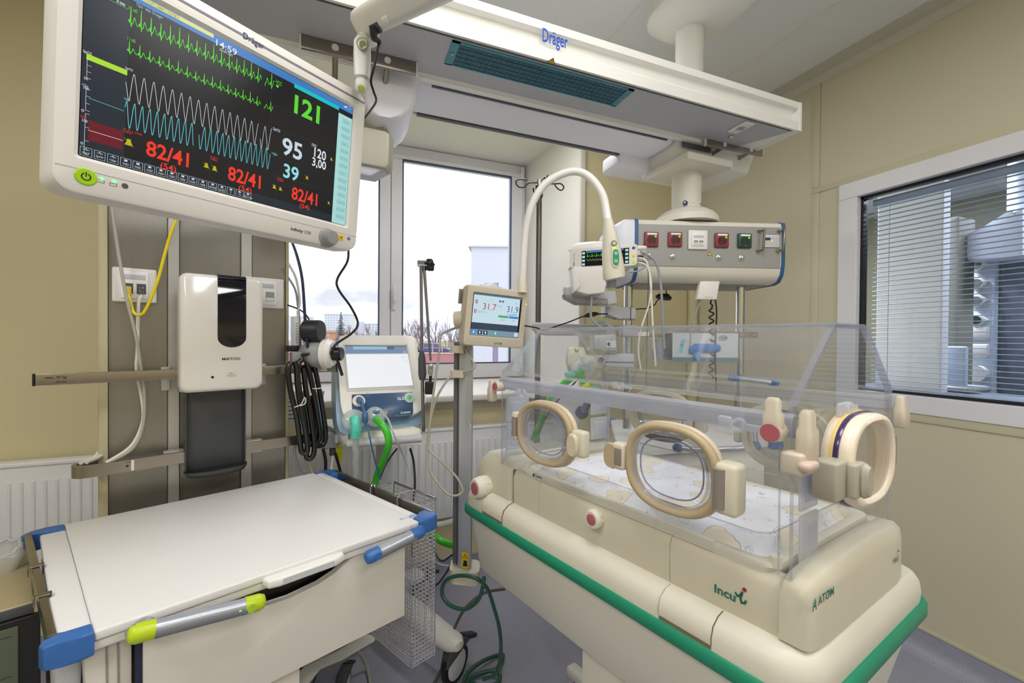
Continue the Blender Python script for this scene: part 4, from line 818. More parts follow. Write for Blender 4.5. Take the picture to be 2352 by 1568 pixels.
# examination lamp arm coming in from the upper right with its plug
tl = thing('lamp_arm', 'off-white lamp arm with rocker switch crossing in front of the beam', 'arm', atd(830, 60, .95))
d0, d1 = .95, .72
A0, A1 = atd(836, 52, d0), atd(1010, -40, d1); ax = (A1-A0).normalized()
vw = (A0-CAM).normalized(); sd = ax.cross(vw).normalized(); 
if sd.z > 0: sd = -sd
nf = ax.cross(sd).normalized()
if nf.dot(vw) > 0: nf = -nf
LF = F(A0, ax, -sd, nf)                                    # y up across the arm, z towards the camera
rA = .029
obj('arm_tube', B().loft([rr(F(LF(x, 0, 0), LF.y, LF.z, LF.x), -rA*k, rA*k, -.02*k, .02*k, .016*k, 0) for x, k in ((-.030, .55), (-.024, .8), (-.012, .96), (0, 1), (.5, 1))]), OFFW, tl, 40)
k = obj('rocker_switch', B().box(LF, (.135, -.012, .021), (.026, .013, .003), .002), WHITE, tl); obj('rocker', B().box(LF, (.135, -.012, .0225), (.017, .008, .003), .001), OFFW, k)
obj('socket_recess', B().box(LF, (.075, -.018, .0195), (.045, .02, .002), .001), DGREY, tl)
el = atd(834, 100, .95)
tz = V((0, 0, 1)); RT = R_
obj('elbow', B().tube([LF(.01, -.018, 0), LF(-.005, -.03, 0), atd(832, 96, .95)], [.019, .02, .016], 16), OFFW, tl)
JF = F(atd(832, 150, .95), RT, tz, -FWD)
obj('joint_link', B().loft([rr(F(JF(0, y, 0), JF.x, JF.z), -w, w, -.016, .016, .012, 0) for y, w in ((.055, .013), (.05, .017), (.02, .0178), (-.012, .0168), (-.03, .0155))]), WHITE, tl, 50)
obj('joint_ring', B().lathe(atd(834, 103, .93), -FWD, [(.0125, 0), (.0125, .008), (.0115, .010)], 28), GREY, tl); obj('lime_ring', B().lathe(atd(834, 103, .922), -FWD, [(.0105, 0), (.0105, .003), (.008, .004)], 28), mat('pale_lime', rgb(208, 212, 120), .4), tl); obj('joint_button', B().cyl(atd(834, 103, .921), atd(834, 103, .916), .008), GREY, tl)
obj('knurled_collar', B().lathe(atd(831, 170, .95), (0, 0, -1), [(.0140, -.006), (.0145, 0), (.0145, .014), (.0125, .016)], 14), LGREY, tl, 10)
obj('lower_ball', B().lathe(atd(831, 184, .95), (0, 0, -1), [(.0125, 0), (.0145, .006), (.0145, .018), (.010, .027), (.004, .029)], 28), WHITE, tl); obj('lime_ring', B().lathe(atd(831, 203, .94), (V((0, 0, -1))-FWD*.8), [(.0085, 0), (.0085, .003), (.005, .004)], 24), MATS['pale_lime'], tl)
cable('black_cord', [LF(.085, -.016, .028), LF(.068, -.03, .028), atd(871, 95, .93), atd(868, 110, .93), atd(860, 150, .93), atd(852, 185, .94), atd(858, 210, .96), atd(864, 232, 1.0), atd(850, 255, 1.08), atd(835, 274, 1.15)], [.009, .0075, .0045, .0026, .0026, .0026, .0026, .0026, .0026, .0026], BC, 'thin black cord plugged into the white lamp arm', n=8)
# ================================================================ service wall column left of the window
A20 = math.radians(20); CDX = V((math.cos(A20), math.sin(A20), 0)); CDN = V((math.sin(A20), -math.cos(A20), 0))   # along it, out of it
P0 = onY(248, 900, 1.62); P0 = V((P0.x, P0.y, 0)); KF = F(P0, CDX, V((0, 0, 1)), CDN)
def kf(u, v, off=0): q = onP(u, v, P0+CDN*off, CDN)-P0; return q.dot(CDX), q.z
KX = lambda u: kf(u, 900)[0]
t = thing('service_panel', 'upright service column of brushed aluminium panels with cream edges left of the window', 'service column', (P0.x+.23, P0.y+.09, .25))
zb_, zt_ = .25, 2.16; AL2 = mat('brushed_aluminium_panel', rgb(150, 146, 140), .34, .75, .05, 8, stretch=(30, 30, 1)); AL3 = mat('light_aluminium_profile', rgb(196, 194, 190), .4, .55, .03); CE = mat('cream_edge_profile', rgb(190, 182, 150), .45)
x0, x5 = KX(248), KX(655)
b = B(); ed = [(x0-.022+.011*(1-math.cos(math.radians(a))), .011*math.sin(math.radians(a))) for a in range(0, 91, 15)]
obj('edge_profile', B().prism([KF(x, zb_, z) for x, z in [(x0, -.11), (x0-.022, -.11)]+[(x0-.022+.022*(1-math.cos(math.radians(a))), .012*math.sin(math.radians(a))-.002) for a in range(0, 91, 15)]], (0, 0, zt_-zb_)), CE, t, 50)
obj('edge_profile', B().bb(KF, (x5+.001, zb_, -.11), (x5+.011, zt_, .006), .003), CE, t)
obj('column_core', B().bb(KF, (x0+.001, zb_, -.11), (x5-.001, zt_, -.012)), ALU, t, 0)
for ua, ub, m, off, nm in ((248, 385, AL2, 0, 'aluminium_panel'), (385, 412, AL3, .006, 'profile_strip'), (412, 553, AL2, -.006, 'aluminium_panel'), (553, 578, AL3, .006, 'profile_strip'), (578, 655, AL2, 0, 'aluminium_panel')):
    obj(nm, B().bb(KF, (KX(ua)+.0008, zb_, -.013), (KX(ub)-.0008, zt_, off), .001, 1), m, t, 0)
# equipment rails
def rail_bar(name, u0, u1, va, vb, off, label, h=.026, par=None):
    (xa, za), (xb_, zb2) = kf(u0, va, off), kf(u1, vb, off); z = (za+zb2)/2
    r = thing(name, label, 'rail', KF(xa, z, off)); 
    obj('bar', B().bb(KF, (xa, z-h/2, off-.010), (xb_, z+h/2, off), .0012), STEEL, r)
    return r, xa, xb_, z
r, xa, xb_, zq = rail_bar('equipment_rail', 80, 772, 871, 845, .075, 'long steel rail marked max. 30 kg crossing the service column', .031)
obj('end_cap', B().bb(KF, (xa-.005, zq-.0165, .0635), (xa, zq+.0165, .0765), .001), BLACK, r); obj('end_cap', B().bb(KF, (xb_, zq-.0165, .0635), (xb_+.004, zq+.0165, .0765), .001), BLACK, r)
TF = KF.at(0, 0, .075); a = kf(103, 866, .075)
text('rail_lettering', 'max. 30 kg', TF, a[0], zq+.000, .0085, INK, r, w=.040, bold=.01); text('rail_lettering', '(66 lbs)', TF, a[0]+.020, zq-.011, .006, INK, r, w=.020)
for u in (380, 600): a = KX(u); obj('rail_bracket', B().bb(KF, (a-.012, zq-.055, 0), (a+.012, zq+.02, .02), .002).bb(KF, (a-.008, zq-.01, .02), (a+.008, zq+.01, .066), .002), AL3, r)
k = kf(740, 850, .076)[0]; s = obj('rail_label', B().bb(KF, (k-.034, zq-.012, .075), (k+.018, zq+.012, .0757)), PAPER, r, 0)
for j in range(4): obj('label_print', B().bb(KF, (k-.016, zq+.007-j*.005, .0757), (k+.006-j*.003, zq+.0085-j*.005, .076)), INK, s, 0)
# lower rail with rounded loop end
zl = (kf(250, 1075, .05)[1]+kf(620, 1015, .05)[1])/2; hl = .034
xl0, xl1 = kf(178, 1070, .075)[0], kf(745, 1000, .05)[0]
r = thing('equipment_rail', 'lower steel rail whose left end loops back round the column', 'rail', KF(xl0, zl, .05))
path = [(xl1, .05), (xl0+.02, .075)]; R_l = .03
path += [(xl0+.02-R_l*math.sin(math.radians(a)), .075-R_l+R_l*math.cos(math.radians(a))) for a in range(15, 150, 15)]
path += [(xl0+.035, -.03), (xl0+.16, -.20), (xl0+.26, -.20)]
b = B(); pts = [KF(x, zl, z) for x, z in path]; secs = []
for i, p in enumerate(pts):
    a, c = pts[max(0, i-1)], pts[min(len(pts)-1, i+1)]; d = (c-a).normalized(); n = d.cross(V((0, 0, 1))).normalized(); h2 = V((0, 0, hl/2))
    secs.append([p+n*.005-h2, p+n*.005+h2, p-n*.005+h2, p-n*.005-h2])
obj('bar', b.loft(secs), STEEL, r, 50)
a = xl0+.042; 
k = obj('rail_label', B().bb(KF, (a, zl-.0155, .075), (a+.075, zl+.0155, .0765)), PAPER, r, 0)
for j in range(5): obj('label_print', B().bb(KF, (a+.028, zl+.010-j*.005, .0765), (a+.048-(j % 2)*.006, zl+.0112-j*.005, .0768)), INK, k, 0)
text('label_lettering', 'Dräger', KF.at(0, 0, .0765), a+.058, zl+.008, .004, INK, k, w=.013); obj('label_mark', B().cyl(KF(a+.06, zl, .0764), KF(a+.06, zl, .077), .0035), NAVY, k)
for u in (402, 585):
    c, cz_ = kf(u, 1056 if u < 500 else 1026, .055); 
    obj('clamp_plate', B().bb(KF, (c-.028, zl+hl/2, .03), (c+.022, zl+hl/2+.004, .062), .001), AL3, r); obj('clamp_plate', B().bb(KF, (c-.028, zl-hl/2-.004, .03), (c+.022, zl-hl/2, .062), .001), AL3, r)
    obj('clamp_cap', B().lathe(KF(c, zl, .052+.006*(u < 500)), CDN, [(.011, 0), (.011, .003), (.009, .004)], 24), WHITE, r); obj('stand_off', B().cyl(KF(c, zl, 0), KF(c, zl, .045), .009), CHROME, r)
zlo = zl
# hand sanitiser dispenser
off = .17; (dx0, dz1), (dx1, dz0) = kf(412, 622, off), kf(606, 893, off); 
t = thing('sanitizer_dispenser', 'white touch-free hand sanitizer dispenser with black window on the service column', 'dispenser', KF((dx0+dx1)/2, dz0, .1))
GW = mat('glossy_white_plastic', rgb(236, 232, 226), .16, coat=.3)
b = B(); dm = (dx0+dx1)/2; w2 = (dx1-dx0)/2
def dsec(z, s, dz=0): return rr(KF.at(dm, (dz0+dz1)/2, 0), -w2*s, w2*s, -(dz1-dz0)/2*(1-(1-s)*.8), (dz1-dz0)/2*(1-(1-s)*.8), .022, z, 6)
obj('cover', B().loft([dsec(.075, .985), dsec(.08, 1), dsec(off-.03, 1), dsec(off-.014, .985), dsec(off-.005, .955), dsec(off, .915)]), GW, t, 60)
obj('back_plate', B().bb(KF, (dx0+.006, dz0-.004, .055), (dx1-.006, dz1-.01, .078), .004), LGREY, t)
ax_, az1 = kf(498, 628, off); bx_, az0 = kf(567, 797, off); fr = KF.at(0, 0, off-.0005); r_ = (bx_-ax_)/2-.002; cxm = (ax_+bx_)/2
pl = [fr(ax_+.002, dz1-.009), fr(ax_+.002, az0+r_)]+[fr(cxm-r_*math.cos(math.radians(a)), az0+r_*.8-r_*.8*math.sin(math.radians(a))) for a in range(10, 180, 10)]+[fr(bx_-.002, az0+r_), fr(bx_-.002, dz1-.009)]
pl_in = pl
b = B(); b.prism(pl, CDN*.0016, .0005, 1)
obj('black_window', b, mat('gloss_black', (.002, .002, .006, 1), .06, coat=.5, var=0), t, 60)
b = B(); hw = bx_-ax_-.004
prof_t = [(dz1-.006, off-.002), (dz1+.0005, off-.014), (dz1+.0025, off-.028), (dz1+.001, off-.06)]
b.loft([[KF(ax_+.002, z+.0012, w+.001), KF(bx_-.002, z+.0012, w+.001), KF(bx_-.002, z-.003, w-.004), KF(ax_+.002, z-.003, w-.004)] for z, w in [(dz1-.02, off+.0004)]+prof_t]); obj('window_top', b, MATS['gloss_black'], t, 60)
a = kf(510, 826, off); text('lettering', 'MiRTOO', fr, a[0], a[1]-.002, .0085, INK, t, w=kf(552, 826, off)[0]-a[0], z=.0012, bold=.01)
a = kf(488, 866, off); obj('sensor_eye', B().cyl(fr(a[0], a[1], 0), fr(a[0], a[1], .0012), .0038), INK, t)
a = kf(530, 862, off); b = B()
for j, rr_ in enumerate((.003, .006, .009)): ribbon(fr, [(a[0]+rr_*math.sin(math.radians(q)), a[1]+.010-rr_*.5*math.cos(math.radians(q))) for q in range(-55, 56, 11)], .0007, b, .0012)
ribbon(fr, [(a[0]-.011, a[1]-.0015), (a[0]-.004, a[1]+.0015), (a[0]+.002, a[1]+.001), (a[0]+.005, a[1]+.0015), (a[0]+.013, a[1]+.0015)], .0012, b, .0012); ribbon(fr, [(a[0]-.006, a[1]-.003), (a[0]+.013, a[1]-.0025), (a[0]+.013, a[1]+.0015)], .0008, b, .0012)
obj('hand_symbol', b, MATS['joint_shadow'], t, 0)
# drip tray below it
(tx0, tz1), (tx1, tz0) = kf(425, 890, .085), kf(564, 1068, .085)
t = thing('drip_tray', 'dark grey drip tray hanging under the sanitizer dispenser', 'tray', KF((tx0+tx1)/2, tz0, .08)); TG = mat('tray_dark_grey', rgb(66, 68, 72), .4)
obj('tray_back', B().bb(KF, (tx0, tz0+.01, .070), (tx1, tz1+.02, .074), .001), TG, t)
for x in (tx0, tx1-.004): obj('tray_side', B().bb(KF, (x, tz0+.01, .070), (x+.004, tz1+.02, .090), .001), TG, t)
b = B(); n = 16; w2 = (tx1-tx0)/2+.004; dm = (tx0+tx1)/2
for rO, z_, hh in ((1, 0, .004),):
    o = [KF(dm+w2*math.cos(math.radians(a)), tz0+.006, .078+.062*math.sin(math.radians(a))**.7 if a not in (0, 180) else .078) for a in range(0, 181, 12)]
    i_ = [KF(dm+w2*.9*math.cos(math.radians(a)), tz0+.000, .078+.053*max(0, math.sin(math.radians(a)))**.7) for a in range(0, 181, 12)]
    u_ = [p+V((0, 0, .006)) for p in o]; d_ = [KF(dm+w2*.92*math.cos(math.radians(a)), tz0-.006, .078+.055*max(0, math.sin(math.radians(a)))**.7) for a in range(0, 181, 12)]
    b.loft([i_, u_, o, d_], caps=True)
obj('tray_lip', b, TG, t, 60)
obj('latch', B().bb(KF, (dm-.016, tz1-.018, .074), (dm+.016, tz1+.0, .079), .002), TG, t)
# data outlets on the column
def plate_at(u0, u1, v0, v1, off=0.002):
    (xa, za), (xb_, zb_) = kf(u0, v0, off), kf(u1, v1, off); w = xb_-xa; h = za-zb_; cx_, cz_ = (xa+xb_)/2, (za+zb_)/2; fr = KF.at(cx_, cz_, off-.002)
    return fr, w, h
fr, w, h = plate_at(257, 360, 612, 697)
t = thing('data_outlet', 'white wall data outlet with a yellow and a white plug', 'outlet', fr.o, 'data outlets on the service column')
obj('frame', B().box(fr, (0, 0, .005), (w, h, .010), .005), WHITE, t); obj('insert', B().box(fr, (0, 0, .011), (w*.62, h*.78, .004), .002), MATS['bright_white_plastic'], t); obj('name_field', B().box(fr, (0, h*.24, .0135), (w*.48, h*.14, .0012), .0005), LGREY, t)
for d, pm in ((-1, 'y'), (1, 'w')):
    s = obj('outlet_port', B().box(fr, (d*w*.145, -h*.10, .0135), (w*.21, h*.30, .0014), .0005), DGREY, t)
    obj('plug_body', B().box(fr, (d*w*.145, -h*.18, .020), (w*.14, h*.26, .012), .003), clear('clear_plug', (.95, .95, .95, 1), .15) if pm == 'w' else mat('yellow_clear_plug', rgb(220, 190, 70), .2), s)
pY, pW = fr(-w*.145, -h*.30, .022), fr(w*.145, -h*.30, .022)
fr, w, h = plate_at(556, 651, 634, 710)
t = thing('data_outlet', 'empty white wall data outlet partly behind the dispenser', 'outlet', fr.o, 'data outlets on the service column')
obj('frame', B().box(fr, (0, 0, .005), (w, h, .010), .005), WHITE, t); obj('insert', B().box(fr, (0, 0, .011), (w*.62, h*.78, .004), .002), MATS['bright_white_plastic'], t); obj('name_field', B().box(fr, (0, h*.24, .0135), (w*.48, h*.14, .0012), .0005), LGREY, t)
for d in (-1, 1): s = obj('outlet_port', B().box(fr, (d*w*.145, -h*.10, .0135), (w*.21, h*.30, .0014), .0005), GREY, t); obj('port_hood', B().box(fr, (d*w*.145, -h*.20, .015), (w*.19, h*.1, .003), .001), WHITE, s)
YC = mat('yellow_cable', rgb(232, 212, 20), .4)
Kp = lambda u, v, o: onP(u, v, P0+CDN*o, CDN)
cable('data_cable', [pY, Kp(299, 690, .04), Kp(306, 715, .06), Kp(318, 723, .07), Kp(334, 712, .08), Kp(360, 650, .09), Kp(378, 585, .09), Kp(398, 520, .09), Kp(424, 470, .06)], .0042, YC, 'yellow data cable looping up behind the monitor')
cable('data_cable', [pW, Kp(318, 700, .03), Kp(316, 800, .03), Kp(314, 850, .04), Kp(328, 930, .04), Kp(326, 975, .045), Kp(300, 1025, .055), Kp(244, 1062, .068)], .0046, WC, 'white data cable hanging down from the left outlet')
cable('data_cable', [Kp(252, 430, .05), Kp(258, 480, .05), Kp(272, 580, .05), Kp(290, 680, .06), Kp(312, 770, .06), Kp(325, 850, .06), Kp(332, 910, .05), Kp(328, 980, .05), Kp(302, 1032, .06), Kp(236, 1068, .068)], .0046, mat('warm_grey_cable', rgb(176, 172, 162), .4), 'warm grey cable crossing in front of the data outlet')
for i, o_ in enumerate((.0, .012)): cable('signal_cable', [KF(xl0+.004+o_, zlo+.02, .045), KF(xl0+.03+o_, zlo+.024, .01), KF(xl0+.045+o_, zlo+.036, -.03), KF(xl0+.09+o_, zlo+.03, -.08), KF(xl0+.16, zlo+.034+o_, -.17), KF(xl0+.26, zlo+.034+o_, -.19)], .0055, WC, ['white cable tied along the outside of the rail loop', 'white cable tied along the inside of the rail loop'][i])

# ================================================================ drawer trolley in front
CO, CNR, CFR, CFL = V((-.389, .911, 0)), V((.216, 1.156, 0)), V((-.075, 1.709, 0)), V((-.686, 1.455, 0))
CW, CD_ = .655, .620; EX, EY = (CNR-CO).normalized(), ((CFL-CO).normalized()+(CFR-CNR).normalized()).normalized(); ZT = .85
CF = F(CO, EX, EY, (0, 0, 1))
def cf(u, v, z): q = onz(u, v, z)-CO; q.z = 0; a = EX.dot(EY); px_, py_ = q.dot(EX), q.dot(EY); k = 1-a*a; return (px_-a*py_)/k, (py_-a*px_)/k
t = thing('drawer_trolley', 'white drawer trolley with blue corners, lime handle and blue handle', 'trolley', (-.23, 1.3, 0))
TW = mat('trolley_top_white', rgb(226, 224, 222), .36); TS = mat('trolley_side_white', rgb(222, 218, 208), .42)
obj('work_top', B().bb(CF, (.0, .0, ZT-.018), (CW-.03, CD_, ZT), .004), TW, t)
obj('end_strip', B().bb(CF, (-.045, .030, ZT-.018), (-.0004, CD_-.045, ZT-.0004), .004), TW, t); obj('end_strip', B().bb(CF, (CW-.0296, .03, ZT-.018), (CW-.004, CD_-.02, ZT-.0004), .004), TW, t)
obj('lower_rim', B().bb(CF, (-.038, .004, ZT-.036), (CW-.006, CD_-.004, ZT-.0195), .004), TS, t)
# blue corner pieces
def corner(pts, name='corner_guard', z0=ZT-.040, z1=ZT+.001): return obj(name, B().prism([CF(x, y, z0) for x, y in pts], (0, 0, z1-z0), .005, 3), BLUE, t, 50)
corner([(.0, -.003), (.0, .034), (-.030, .036), (-.040, .030), (-.050, .032), (-.058, .028), (-.062, .016), (-.057, .002), (-.04, .0), (-.02, -.003)])
corner([(.0, CD_+.003), (.0, CD_-.034), (-.040, CD_-.036), (-.052, CD_-.034), (-.066, CD_-.036), (-.076, CD_-.02), (-.06, CD_-.0), (-.03, CD_+.003)])
xr_ = CW
corner([(xr_-.03, -.003), (xr_-.03, .030), (xr_-.004, .034), (xr_+.004, .055), (xr_+.036, .060), (xr_+.044, .03), (xr_+.03, .004), (xr_+.01, -.003)])
corner([(xr_-.03, CD_+.003), (xr_-.03, CD_-.02), (xr_-.004, CD_-.026), (xr_+.004, CD_-.06), (xr_+.036, CD_-.06), (xr_+.044, CD_-.03), (xr_+.03, CD_), (xr_+.01, CD_+.003)])
obj('side_rail', B().prism([CF(-.052, .03, ZT-.026), CF(-.041, .03, ZT-.026), CF(-.058, CD_-.03, ZT-.026), CF(-.070, CD_-.03, ZT-.026)], (0, 0, .03), .001), STEEL, t)
obj('side_rail', B().bb(CF, (xr_+.028, .03, ZT-.03), (xr_+.038, CD_-.03, ZT+.002), .001), STEEL, t)
# body with cut-out front
fy = .012; bx0 = cf(345, 1500, ZT-.05)[0]; bx0 = .135; bx1 = CW-.045; zb = .56
b = B(); NF = F(CF(0, fy, 0), EX, V((0, 0, 1)), -EX.cross(V((0, 0, 1))) if False else V((EX.y, -EX.x, 0)))
def nf_(u, v): q = onP(u, v, NF.o, NF.z)-NF.o; return q.dot(EX), q.z
fx0, _ = nf_(328, 1500); fx1, zr1 = nf_(930, 1330); _, zb1 = nf_(925, 1413); _, zb2 = nf_(640, 1562)
zbm = (zb1+zb2)/2
cut = [nf_(u, v) for u, v in ((524, 1392), (560, 1400), (602, 1396), (663, 1376), (731, 1341), (767, 1319), (801, 1285), (842, 1262))]
top = ZT-.037
cutp = [(fx0+.06, top-.004), (cut[0][0], top-.006)]+[(x, min(z, top-.004)) for x, z in cut[1:]]
poly = [(fx0, zbm), (fx1, zbm), (fx1, top-.001), (cut[-1][0]+.02, top-.001)]+[(x, z) for x, z in reversed(cut)]+[(cut[0][0]-.04, top-.001), (fx0, top-.001)]
obj('drawer_front', B().prism([NF(x, z, 0) for x, z in poly], -NF.z*.018, .002, 2), TS, t, 40)
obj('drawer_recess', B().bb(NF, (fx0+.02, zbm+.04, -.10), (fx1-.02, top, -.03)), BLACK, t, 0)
obj('body_side', B().bb(CF, (fx0+.001, .035, zbm+.01), (fx0+.015, CD_-.03, top), .002), TS, t); obj('body_side', B().bb(CF, (fx1-.014, .035, zbm+.02), (fx1-.001, CD_-.03, top), .002), TS, t)
obj('back_panel', B().bb(CF, (fx0+.015, CD_-.04, zbm), (fx1-.015, CD_-.03, top), .002), TS, t)
obj('edge_seal', B().bb(NF, (fx0-.010, .1, -.022), (fx0-.002, top, -.004), .001), mat('navy_seal', rgb(30, 36, 70), .5), t)
obj('side_post', B().prism([CF(fx0-.075, .03, 0) + V((0, 0, top)), CF(fx0-.012, .03, top), CF(fx0-.012, .03, .1), CF(fx0+.0, .03, .1)][0:2]+[CF(fx0-.012, .03, .1), CF(fx0-.04, .03, .1)], EY*.5, .003), TS, t)
for dx in (.045, .03): obj('side_groove', B().prism([CF(fx0-dx-.002, .028, top), CF(fx0-dx+.0005, .028, top), CF(fx0-dx*.75+.0005, .028, .1), CF(fx0-dx*.75-.002, .028, .1)], EY*.003), MATS['joint_shadow'], t)
obj('lower_body', B().bb(CF, (fx0, .045, .12), (fx0+.28, CD_-.05, zbm+.0), .004), TS, t); 
# white pull tab
q0, q1 = nf_(603, 1335), nf_(776, 1268); pz = ZT-.010
obj('pull_tab', B().prism([CF(q0[0]-.004, .004, pz-.018), CF(q0[0]+.000, -.018, pz-.018), CF(q0[0]+.02, -.024, pz-.018), CF(q1[0]-.02, -.024, pz-.018), CF(q1[0]+.002, -.014, pz-.018), CF(q1[0]+.006, .004, pz-.018)], (0, 0, .02), .006, 3), WHITE, t, 50)
obj('tab_label', B().bb(NF, (q0[0]+.03, pz-.014, .0362), (q1[0]-.022, pz-.002, .0368)), LGREY, t, 0)
SG = mat('silver_plastic', rgb(176, 180, 190), .28, .45)
def bow_handle(u0, v0, u1, v1, out, m0, m1, label, flip=False):
    a = nf_(u0, v0); c = nf_(u1, v1); 
    aa, cc = onP(u0, v0, NF.o+NF.z*out, NF.z), onP(u1, v1, NF.o+NF.z*out, NF.z); d = (cc-aa); L = d.length; d.normalize(); up = V((0, 0, 1)); n_ = NF.z
    hd = obj('handle', B().tube([aa+d*.0, aa+d*L*.2, aa+d*L*.5, aa+d*L*.8, cc], [.0155, .0145, .014, .0145, .0155], 16, spl=4), SG, t, 60, label=label)
    inset = obj('grip_inset', B().tube([aa+d*L*.12+n_*.0045-up*.003, aa+d*L*.5+n_*.004-up*.003, aa+d*L*.9+n_*.0045-up*.003], .0115, 14, spl=5), mat('grip_grey', rgb(120, 122, 128), .45), hd, 60)
    for p, s, mm in ((aa, -1, m0), (cc, 1, m1)):
        if mm: obj('end_cap', B().tube([p-d*s*.022, p+d*s*.003, p+d*s*.012, p+d*s*.015], [.0158, .0164, .0135, .006], 18), mm, hd, 60)
    return hd, aa, cc, d, n_
hd, aa, cc, d, n_ = bow_handle(318, 1453, 590, 1384, .035, LIME, LIME, 'silver handle with lime green ends')
obj('handle_foot', B().tube([aa-d*.004+n_*.0, aa-n_*.016+V((0, 0, .003))+d*.006, aa-n_*.032+d*.018+V((0, 0, .003))], [.016, .013, .009], 14), SG, hd, 60)
p = cc-d*.012+n_*.0142; obj('release_button', B().cyl(p, p+n_*.003, .008), mat('lime_button2', rgb(170, 200, 50), .35), hd); p = cc-d*.032+n_*.0142; obj('indicator_light', B().cyl(p, p+n_*.0012, .0018), LED, hd)
hd, aa, cc, d, n_ = bow_handle(852, 1277, 962, 1222, .035, BLUE, BLUE, 'silver handle with blue ends')
obj('handle_foot', B().tube([cc-d*.004, cc-n_*.018-d*.006+V((0, 0, .003)), cc-n_*.032-d*.018+V((0, 0, .002))], [.015, .012, .009], 14), SG, hd, 60)
p = aa+d*.012+n_*.0142; obj('release_button', B().cyl(p, p+n_*.003, .008), BLUE, hd)
p = cf(926, 1192, ZT); fr = F(CF(p[0], p[1], ZT), EX, EY, (0, 0, 1))
b = B(); ribbon(fr, [(-.008, 0), (.004, 0), (-.002, .010), (-.008, 0)], .0008, b, .0004); ribbon(fr, [(.008, .003), (.016, .003), (.022, .006)], .001, b, .0004); obj('printed_symbol', b, MATS['dark_lettering'], t, 0)
p = cf(949, 1184, ZT); obj('round_sticker', B().cyl(CF(p[0], p[1], ZT), CF(p[0], p[1], ZT+.0005), .011), mat('pale_blue_sticker', rgb(150, 176, 214), .5), t)
# wheels and foot
WB = mat('trolley_foot_white', rgb(224, 222, 216), .4)
def caster(par, p, r=.045, name='caster', d=None, wheel_m=None):
    d = d or R_; q = V(p); c = V((q.x, q.y, r)); k = obj(name, B().lathe(c-d*.012, d, [(r*.55, 0), (r*.97, .001), (r, .006), (r, .018), (r*.97, .023), (r*.55, .024)], 28), BLACK, par)
    obj('hub', B().lathe(c-d*.016, d, [(r*.5, 0), (r*.74, .004), (r*.74, .028), (r*.5, .032)], 28), LGREY, k)
    f = d.cross(V((0, 0, 1))); 
    obj('fork', B().prism([c+f*r*.9+V((0, 0, r*.3))-d*.02, c+f*r*.6+V((0, 0, r*1.15))-d*.02, c-f*r*.5+V((0, 0, r*1.2))-d*.02, c-f*r*1.1+V((0, 0, r*.75))-d*.02], d*.04, .006), DGREY, k, 50)
    b = B()
    obj('brake_pedal', B().prism([c-f*r*.6+V((0, 0, r*1.22))-d*.017, c-f*r*1.75+V((0, 0, r*.62))-d*.017, c-f*r*1.7+V((0, 0, r*.42))-d*.017, c-f*r*.6+V((0, 0, r*.9))-d*.017], d*.034, .003), mat('pedal_grey', rgb(52, 56, 66), .5), k)
    return k
def foot_arm(par, u, v, d_, L, w=.06, dirv=None, z=.10, name='foot'):
    p = onz(u, v, z+.03); return p
p = onz(760, 1545, .16); obj('foot', B().loft([rr(F(CF(*cf(u, v, z), z), EX, EY, (0, 0, 1)), -.03, .03, -.028, .028, .02, 0) for u, v, z in ((840, 1470, .20), (780, 1505, .19), (720, 1530, .16), (660, 1600, .13))]), WB, t, 60)
caster(t, onz(790, 1565, .05)); caster(t, CF(.08, .1, 0)); caster(t, CF(.08, CD_-.1, 0)); caster(t, CF(CW-.1, CD_-.1, 0))
obj('foot_beam', B().bb(CF, (.05, .06, .09), (.12, CD_-.06, .13), .01), WB, t); obj('foot_beam', B().bb(CF, (.05, .28, .09), (CW-.06, .36, .13), .01), WB, t)

# wire basket on the right-hand rail
t = thing('wire_basket', 'tall wire mesh basket hooked on the right rail of the trolley', 'basket', CF(CW+.09, .25, .35))
Q = [onz(u, v, .835) for u, v in ((858, 1103), (916, 1090), (988, 1112), (928, 1128))]
bx0, bx1, by0, by1 = CW+.042, CW+.125, .135, .36; bz0, bz1 = .34, ZT-.012
WIRE = mat('basket_wire', rgb(214, 212, 216), .35, .5)
def wall_mesh(fr, L, name):
    b = B(); n = int(L/.0105); m = int((bz1-bz0)/.0125)
    for i in range(n+1): x = L*i/n; b.box(fr, (x, 0, (bz0+bz1)/2), (.0016, .0016, bz1-bz0))
    for j in range(m+1): z = bz0+(bz1-bz0)*j/m; b.box(fr, (L/2, 0, z), (L, .0016, .0014))
    obj(name, b, WIRE, t, 0)
c00, c10, c11, c01 = CF(bx0, by0), CF(bx1, by0), CF(bx1, by1), CF(bx0, by1)
for a, c in ((c00, c10), (c10, c11), (c11, c01), (c01, c00)): d = (c-a); L = d.length; d.normalize(); wall_mesh(F(a, d, V((-d.y, d.x, 0)), (0, 0, 1)), L, 'mesh_side')
b = B()
for i in range(9): x = bx0+(bx1-bx0)*i/8; b.bb(CF, (x-.0008, by0, bz0-.001), (x+.0008, by1, bz0+.001))
for i in range(22): y = by0+(by1-by0)*i/21; b.bb(CF, (bx0, y-.0008, bz0-.001), (bx1, y+.0008, bz0+.001))
obj('mesh_floor', b, WIRE, t, 0)
up = V((0, 0, bz1)); obj('rim', B().tube([c00+up, c10+up, c11+up, c01+up], .0036, 8, closed=True), CHROME, t, 60); ym = (by0+by1)/2
obj('divider_bar', B().tube([CF(bx0, ym, bz1), CF(bx1, ym, bz1)], .0025, 8), CHROME, t)
for x, y in ((bx0, by0), (bx1, by0), (bx1, by1), (bx0, by1)): obj('corner_rod', B().cyl(CF(x, y, bz0), CF(x, y, bz1), .0022, n=8), CHROME, t)
